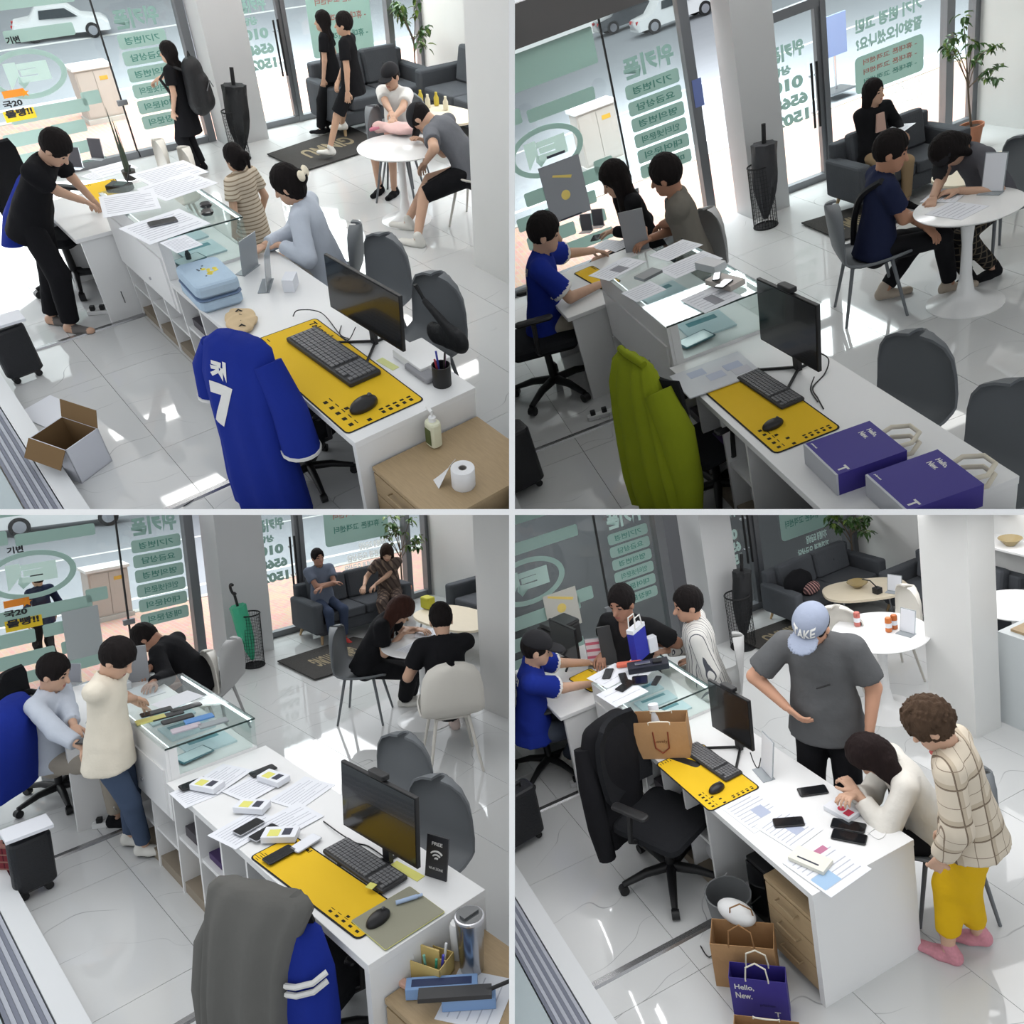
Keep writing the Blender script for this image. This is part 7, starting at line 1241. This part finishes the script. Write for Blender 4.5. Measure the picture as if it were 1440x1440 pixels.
for i, (u, v, rz, sz, lb) in enumerate(((1143, 1113, 65, (.085, .17), 'black phone in front of the standing man'), (1109, 1157, 60, (.08, .17), 'black phone on the forms, lower right room'), (1193, 1162, 85, (.085, .18), 'dark folding phone, upper half, at the customer side'), (1194, 1178, 87, (.085, .18), 'black phone below the folding one, lower right room'))): phone(lb, at(u, v, .745 if i == 1 else .7405), R_(rz if i < 2 else 36), None, (sz[1], sz[0]))
for i, (u, v, sz, rz, lb) in enumerate(((1060, 1140, (.30, .26), .05, 'form beside the yellow mat, lower right room'), (1108, 1165, (.28, .24), .15, 'form under the black phone, lower right room'), (1162, 1218, (.32, .30), .1, 'printed form at the counter end, lower right room'))): paper(lb, at(u, v, .7405 + .0015*i), sz, rz, 8, blocks=((-.3, .1, .12, .5, mat('magenta print', (190, 120, 150))), (.2, -.25, .3, .4, mat('blue print', (160, 190, 220)))) if i == 2 else ((.1, .1, .3, .3, mat('grey blue print', (176, 184, 206))),))
t = thing('phone_box', 'white phone box with a pink picture at the customer side', 'box', at(1184, 1143, .7405), R_(8)); part('carton', MB().rbox((-.085, -.05, 0), (.085, .05, .03), .004), PAPER(), t); part('picture', MB().lathe([(.022, .0302), (.02, .0312)], 14).box((.03, -.03, .0302), (.07, .02, .0312)), mat('pink red print', (206, 60, 86)), t, smooth=False)
t = thing('phone_box', 'cream phone box lying on the form at the counter end', 'box', at(1140, 1212, .745), R_(20)); part('carton', MB().rbox((-.10, -.055, 0), (.10, .055, .025), .004), mat('cream carton', (230, 228, 216)), t); part('print', MB().box((-.06, -.03, .0252), (.06, -.02, .026)), INK(), t, smooth=False)
cable('white charging cable coiled by the phones, lower right room', [at(1218, 1175, .743), at(1232, 1165, .743), at(1245, 1172, .743), at(1235, 1180, .743), at(1220, 1170, .743)], WHITE(), .002); cable('black monitor cable by the sign holder, lower right room', [at(1055, 1058, .80), at(1060, 1072, .75), at(1066, 1080, .745), at(1070, 1066, .76)])
# display case and far desk
ct = D['hc'] + .001
for i, (u, v, rz, sz, lb) in enumerate(((880, 965, 20, (.085, .17), 'black phone at the staff side of the glass case'), (900, 957, 60, (.12, .13), 'black square device on the glass case'), (877, 954, 70, (.06, .16), 'dark slim phone on white sheets, lower right case'), (855, 948, 50, (.07, .16), 'black phone nearest the jersey man'), (923, 958, 40, (.05, .14), 'black stapler like device on the case'))): phone(lb, at(u, v, ct + .004), R_(rz), None, sz)
for i, (u, v, rz, lb) in enumerate(((860, 950, .2, 'white sheet at the staff corner of the case, lower right room'), (895, 942, .5, 'white sheet in the middle of the case, lower right room'), (875, 975, .1, 'white sheet under the black phone, lower right case'))): paper(lb, at(u, v, ct + .0005*i), (.26, .3), rz, 2)
t = thing('paper_bag', 'slim blue gift bag standing on the glass case', 'bag', at(901, 925, ct), R_(-62)); part('bag_body', MB().box((-.09, -.03, 0), (.09, .03, .25)), mat('royal blue card', (44, 52, 168), rough=.5), t, smooth=False); part('white_top', MB().box((-.091, -.031, .25), (.091, .031, .285)), PAPER(), t, smooth=False)
for sy in (1, -1): part('handle', MB().tube([(-.05, sy*.03, .28), (-.04, sy*.028, .37), (.04, sy*.028, .37), (.05, sy*.03, .28)], .006, 6), WHT, t)
solo('pen_case', MB().rbox((-.10, -.03, 0), (.10, .03, .03), .015), mat('coral case', (222, 110, 86), rough=.5), 'coral pen case beside the blue gift bag', 'case', at(885, 936, ct + .003), R_(60)); t = thing('tool_box', 'open dark tool box on the glass case, lower right room', 'box', at(912, 940, ct + .003), R_(65)); part('tray', MB().rbox((-.16, -.06, 0), (.16, .06, .05), .01), mat('navy black plastic', (34, 36, 48), rough=.4), t); part('tool', MB().rbox((-.1, -.02, .05), (.02, .02, .06), .008), STEEL(), t); part('tool', MB().rbox((.04, -.03, .05), (.11, .02, .065), .008), BLACKP(), t)
desk_mat(at(832, 975, .736), at(798, 955, .736), at(858, 955, .736), 'small yellow mat under the hands of the jersey man, lower right room')
t = thing('desk_screen', 'dark divider panel before the man in polo', 'panel', at(868, 932, .737), R_(70)); part('panel', MB().box((-.12, -.01, 0), (.12, .01, .36)), mat('dark grey panel', (72, 72, 74), rough=.4), t, smooth=False)
monitor(at(798, 928, .737), R_(-80), .40, .32, 'black screen on the far desk beside the jersey man', .03); t = thing('desk_telephone', 'black office machine behind the far screen', 'machine', at(790, 905, .737), R_(10)); part('body', MB().rbox((-.14, -.16, 0), (.14, .16, .20), .03), BLACKP(), t); part('tray', MB().rbox((-.10, -.15, .20), (.16, .15, .24), .03), BLACKP(), t)
acrylic('pink and white price stand on the far desk', at(838, 935, .737), R_(60), .13, .24, banded('pink white print', (226, 214, 218), [((0, 0, 1), .06, .4, (206, 110, 130))])); solo('white_box', MB().rbox((-.03, -.04, 0), (.03, .04, .13), .004), PAPER(), 'small white box beside the blue gift bag', 'box', at(918, 915, ct))
t = thing('poster', 'grey poster with yellow light on the left glass, lower right room', 'poster', (D['xf'] + .03, 0, 0)); q0 = atx(775, 885, D['xf'] + .03); q1 = atx(805, 825, D['xf'] + .03); part('sheet', MB().box((-.004, q0[1] - .02, q0[2] - .05), (0, q1[1] + .03, q1[2])), mat('pale poster print', (206, 204, 196), rough=.6), t, smooth=False); ym = (q0[1] + q1[1])/2; zm = (q0[2] + q1[2])/2
part('print', MB().lathe([(.05, 0), (.03, .006)], 18, Matrix.Translation(Vector((0, ym, zm))) @ Matrix.Rotation(R_(90), 4, 'Y')).prism([(-.14, -.02), (.14, .02), (.14, .05), (-.14, .0)], 0, .004, Matrix.Translation(Vector((0, ym, zm + .1))) @ Matrix.Rotation(R_(90), 4, 'Y') @ Matrix.Rotation(R_(60), 4, 'Z')), mat('warm yellow print', (240, 214, 120)), t)
# chairs, coat, floor things
office_chair('black office chair under the jersey man, lower right room', at(775, 1080)[:2], 70, 1.05, .46); office_chair('black office chair with a black coat on its back', (-1.24, -.14), 22, 1.10, .46)
BC = cloth('black coat cloth', (28, 28, 31)); rings = [((-1.42 + .49, 0, 0), 1, 1)]
rings = [((-1.60, -.25, 1.10), (-.05, .14, 0), (.05, .02, 0)), ((-1.60, -.26, 1.06), (-.07, .19, 0), (.09, .03, 0)), ((-1.59, -.27, .92), (-.08, .23, 0), (.11, .04, 0)), ((-1.57, -.29, .72), (-.08, .24, 0), (.11, .04, 0)), ((-1.54, -.32, .50), (-.08, .23, 0), (.11, .04, 0)), ((-1.50, -.35, .30), (-.07, .19, 0), (.10, .04, 0))]
t, b_, o_, R__ = drape('black coat hung over the empty staff chair', 'coat', 'clothing', rings, BC, rip=.02, nrip=6); part('sleeve', MB().tube([np.array(p_) - o_ for p_ in ((-1.56, -.46, .98), (-1.48, -.50, .74), (-1.42, -.52, .46), (-1.38, -.52, .26))], [.07, .08, .075, .06], 12), BC, t)
drawer_unit('light oak drawer unit under the counter end, lower right room', -.42, -.045, .015, .62, .55, 3); t = thing('computer_tower', 'black computer tower under the counter', 'computer', (-.62, .12, 0)); part('case', MB().rbox((-.09, -.02, .02), (.09, .40, .44), .01), BLACKP(), t); part('front_panel', MB().box((-.08, -.03, .04), (.08, -.02, .42)), mat('gloss black', (18, 18, 20), rough=.15), t, smooth=False)
paper_bag('large brown kraft bag on the floor by the drawers', at(1052, 1372), R_(50), .34, .18, .30, KR, hm=mat('brown cord', (150, 110, 70))); t = thing('white_fan', 'white round plastic fan head in the kraft bag', 'fan', np.array(at(1045, 1345)) + [0, 0, .26], R_(20)); T = Soft(.01); T.ell((0, 0, .06), (.12, .07, .06), None, .02); V, Fc = T.mesh(); part('head', soft_mesh('head', [(V, Fc, 0)], WHITE()), None, t)
paper_bag('purple bag with white cord handles on the floor', np.array(at(1072, 1420)), R_(50), .29, .10, .26, PUR, texts=(('Hello,', -.12, .18, .10, .04, WHT), ('New.', -.12, .125, .085, .04, WHT), ('planet', -.0, .08, .08, .02, mat('dark purple print', (40, 34, 96))), ('T', .07, .02, .03, .035, WHT)), hl=.10); t = paper_bag('kraft bag with purple letters at the bottom edge', np.array(at(1082, 1478)), R_(50), .32, .10, .16, KR, texts=(('CoCoNU', -.10, .09, .20, .04, PUR),), hl=.0)
cable('black cables on the floor beside the kraft bag', [at(985, 1330, .01), at(1000, 1345, .01), at(1020, 1300, .04), at(1040, 1285, .1), at(1070, 1260, .3)]); cable('white cable hanging near the computer tower', [at(1005, 1270, .02), at(1008, 1250, .1), at(1020, 1230, .2), at(1022, 1228, .25)], WHITE())
t = thing('waste_bin', 'grey wire basket behind the kraft bag', 'basket', at(1030, 1300)); part('bin', MB().lathe([(.11, 0), (.14, .24), (.13, .24), (.105, .01)], 24), mat('grey bin', (120, 122, 124), rough=.5), t)
suitcase('black suitcase at the left edge, lower right room', at(736, 1185), R_(10), .46, .18, .34); shelf_fill(-.95, D['xc0']); t = thing('power_strip', 'white power strip by the counter foot, lower right room', 'power strip', at(822, 1100), R_(80)); part('strip', MB().rbox((-.12, -.03, 0), (.12, .03, .035), .01), WHITE(), t)
for x in (-.07, .02): part('plug', MB().rbox((x - .02, -.02, .035), (x + .02, .02, .07), .008), BLACKP(), t)
# pillar and the right side
pc = at(1308, 1008); pd = at(1408, 1022); solo('pillar', MB().box((pc[0], pc[1], 0), (pd[0], pd[1], 2.9)), plaster('white wall paint', (232, 232, 230)), 'square white pillar behind the person in plaid', 'pillar', kind='structure', smooth=False)
t = thing('low_cabinet', 'white low cabinet with wooden top at the right edge', 'cabinet', (pd[0] - .05, pd[1] + .06, 0)); part('body', MB().box((0, 0, 0), (1.4, .9, .78)), mat('pale grey laminate', (206, 212, 214), rough=.4), t, smooth=False); part('top_board', MB().box((.06, .06, .78), (1.4, .9, .80)), WOOD(), t, smooth=False)
w_ = D['wall']; sx = aty(1420, 765, w_ - .15); t = thing('wall_shelf', 'white wall shelf holding a glass bowl at the right edge', 'shelf', (sx[0], w_, sx[2])); part('board', MB().box((-.5, -.30, -.02), (.6, 0, 0)), WHITE(), t, smooth=False); part('bracket', MB().box((-.3, -.25, -.12), (-.28, 0, -.02)), STEEL(), t, smooth=False); t = thing('glass_bowl', 'wide glass bowl on the wall shelf', 'bowl', (sx[0] + .02, w_ - .17, sx[2])); part('bowl', MB().lathe([(.04, 0), (.10, .07), (.096, .072), (.035, .01)], 24), mat('amber glass', (176, 156, 110)), t)

# ------------------------------------------------------------------ added divider boards between the four rooms, and trimming each room to its own bay
HW = 0.0092
def trim_room_meshes():
    inv = {}
    for q, (R, C) in POSE.items(): inv[q] = (-1 if q[1] == 'L' else 1, -1 if q[0] == 'T' else 1)
    bpy.context.view_layer.update()
    camM = np.array(cam_o.matrix_world.inverted()); camM = np.diag([1, -1, -1, 1]) @ camM
    gone = []
    def top(o):
        while o.parent: o = o.parent
        return o
    for o in list(COL.objects):
        if o.type != 'MESH': continue
        q = ROOM_OF.get(top(o).name)
        if q is None: continue
        sx, sy = inv[q]; me = o.data; n = len(me.vertices)
        if n == 0: continue
        co = np.empty(n*3, np.float32); me.vertices.foreach_get('co', co); co = co.reshape(-1, 3)
        M = camM @ np.array(o.matrix_world); X = co @ M[:3, :3].T + M[:3, 3]
        for ax, sg in ((0, sx), (1, sy)):
            d = sg * X[:, ax] - HW
            if d.min() >= 0: continue
            if d.max() <= 0: gone.append(o); break
            if me.users > 1: me = me.copy(); o.data = me
            bm = bmesh.new(); bm.from_mesh(me)
            nl = M[:3, :3].T[:, ax] * sg; nl = nl / np.linalg.norm(nl)          # plane in object space
            s2 = np.linalg.norm(M[ax, :3]); p0 = -nl * ((sg * M[ax, 3] - HW) / s2)
            bmesh.ops.bisect_plane(bm, geom=bm.verts[:] + bm.edges[:] + bm.faces[:], plane_co=Vector(p0), plane_no=Vector(nl), clear_inner=True, dist=1e-6)
            bm.to_mesh(me); bm.free(); me.update()
            n = len(me.vertices)
            if n == 0: gone.append(o); break
            co = np.empty(n*3, np.float32); me.vertices.foreach_get('co', co); co = co.reshape(-1, 3); X = co @ M[:3, :3].T + M[:3, 3]
    for o in set(gone):
        for c in list(o.children):
            if c in gone: continue
        kids = [c for c in o.children if c not in gone]
        if kids: print('keep kids of', o.name, [k.name for k in kids])
        ROOM_OF.pop(o.name, None); bpy.data.objects.remove(o)
    for o in list(COL.objects):
        if o.type == 'EMPTY' and not o.children: ROOM_OF.pop(o.name, None); print('EMPTY gone', o.get('label')); bpy.data.objects.remove(o)
trim_room_meshes()
_M = Matrix((np.vstack([np.hstack([AX, ORG[:, None]]), [[0, 0, 0, 1]]])).tolist())
W_PAINT = mat('white divider paint', (252, 252, 252), rough=0.5)
def board(name, verts, label):  # boards stand in for the white dividing lines, not walls of the shop
    mb = MB(); mb.loft([verts[:4], verts[4:]])
    me = mb.mesh(name, W_PAINT, False); o = bpy.data.objects.new(name, me); COL.objects.link(o); o.matrix_world = _M
    tag(o, label, 'wall', None, 'structure')
D0, D1 = 2.5, 8.0; DS = 7.4
def led_or_fill_panel(name, pts, label, emit, q):
    # thin glowing sheet under the added level board: pts in the viewing frame (x, z), closed outline
    mb = MB(); lo = [(x, HW + .0003, z) for x, z in pts]; hi = [(x, HW + .0014, z) for x, z in pts]; mb.loft([lo, hi])
    me = mb.mesh(name, mat('led or fill diffuser %.1f' % emit, (255, 255, 255), emit=emit), False); o = bpy.data.objects.new(name, me); COL.objects.link(o); o.matrix_world = _M; tag(o, label, 'light')
def strip(name, a, b, w, label, emit, q):
    a = np.array(a); b = np.array(b); d = (b - a)/np.linalg.norm(b - a); n = np.array([-d[1], d[0]])*w/2; led_or_fill_panel(name, [tuple(a + n), tuple(b + n), tuple(b - n), tuple(a - n)], label, emit, q)
def mirror_pt(u, v):
    R, C = POSE[Q]; P = at(u, v); M0 = np.array([C[0], C[1], -C[2]]); d = P - M0; r = R[1]; t = (HW + .001 - r @ (M0 - C))/(r @ d); Y = R @ (M0 + t*d - C); return (Y[0], Y[2])
for q_, sx_, nm_ in (('BL', -1, 'lower left room'), ('BR', 1, 'lower right room')):
    setroom(q_); led_or_fill_panel('ceiling_or_fill_light', [(sx_*.12, 3.2), (sx_*2.4, 3.2), (sx_*3.9, 5.2), (sx_*.12, 5.2)], 'large added fill light panel above the ' + nm_, 1.5 if q_ == 'BL' else 2.5, q_)  # added glowing sheet that brightens the room, no fitting of the shop
    if q_ == 'BL': continue
    led_or_fill_panel('ceiling_or_fill_light', [(1.2, 5.8), (4.2, 5.8), (5.0, 7.2), (1.2, 7.2)], 'second added fill light panel above the ' + nm_, 2.0, q_)  # another added sheet, lifts the light near the glass front
    L_ = (((862, 1290), (934, 1260), .06, 'short wide light strip'), ((858, 1280), (922, 1252), .014, 'short thin light strip'), ((862, 1292), (935, 1440), .04, 'long light strip'), ((843, 1295), (905, 1440), .012, 'long thin light strip'))
    for (a_, b_, w_, lb_) in L_: strip('light_strip', mirror_pt(*a_), mirror_pt(*b_), w_, lb_ + ' above the ' + nm_, 18.0, q_)
board('divider_middle', [(-HW, -D0*.8, D0), (HW, -D0*.8, D0), (HW, D0*.8, D0), (-HW, D0*.8, D0), (-HW, -D1*.8, D1), (HW, -D1*.8, D1), (HW, D1*.8, D1), (-HW, D1*.8, D1)], 'added thin upright white divider board between left and right rooms')
for sd, nm in ((-1, 'left'), (1, 'right')):
    a, b = (HW, .8) 
    xs = sorted((sd*HW, sd*D0*.8)); xe = sorted((sd*HW, sd*DS*.8))
    board('divider_level_' + nm, [(xs[0], -HW, D0), (xs[1], -HW, D0), (xs[1], HW, D0), (xs[0], HW, D0), (xe[0], -HW, DS), (xe[1], -HW, DS), (xe[1], HW, DS), (xe[0], HW, DS)], 'added level white divider board between upper and lower %s rooms' % nm)
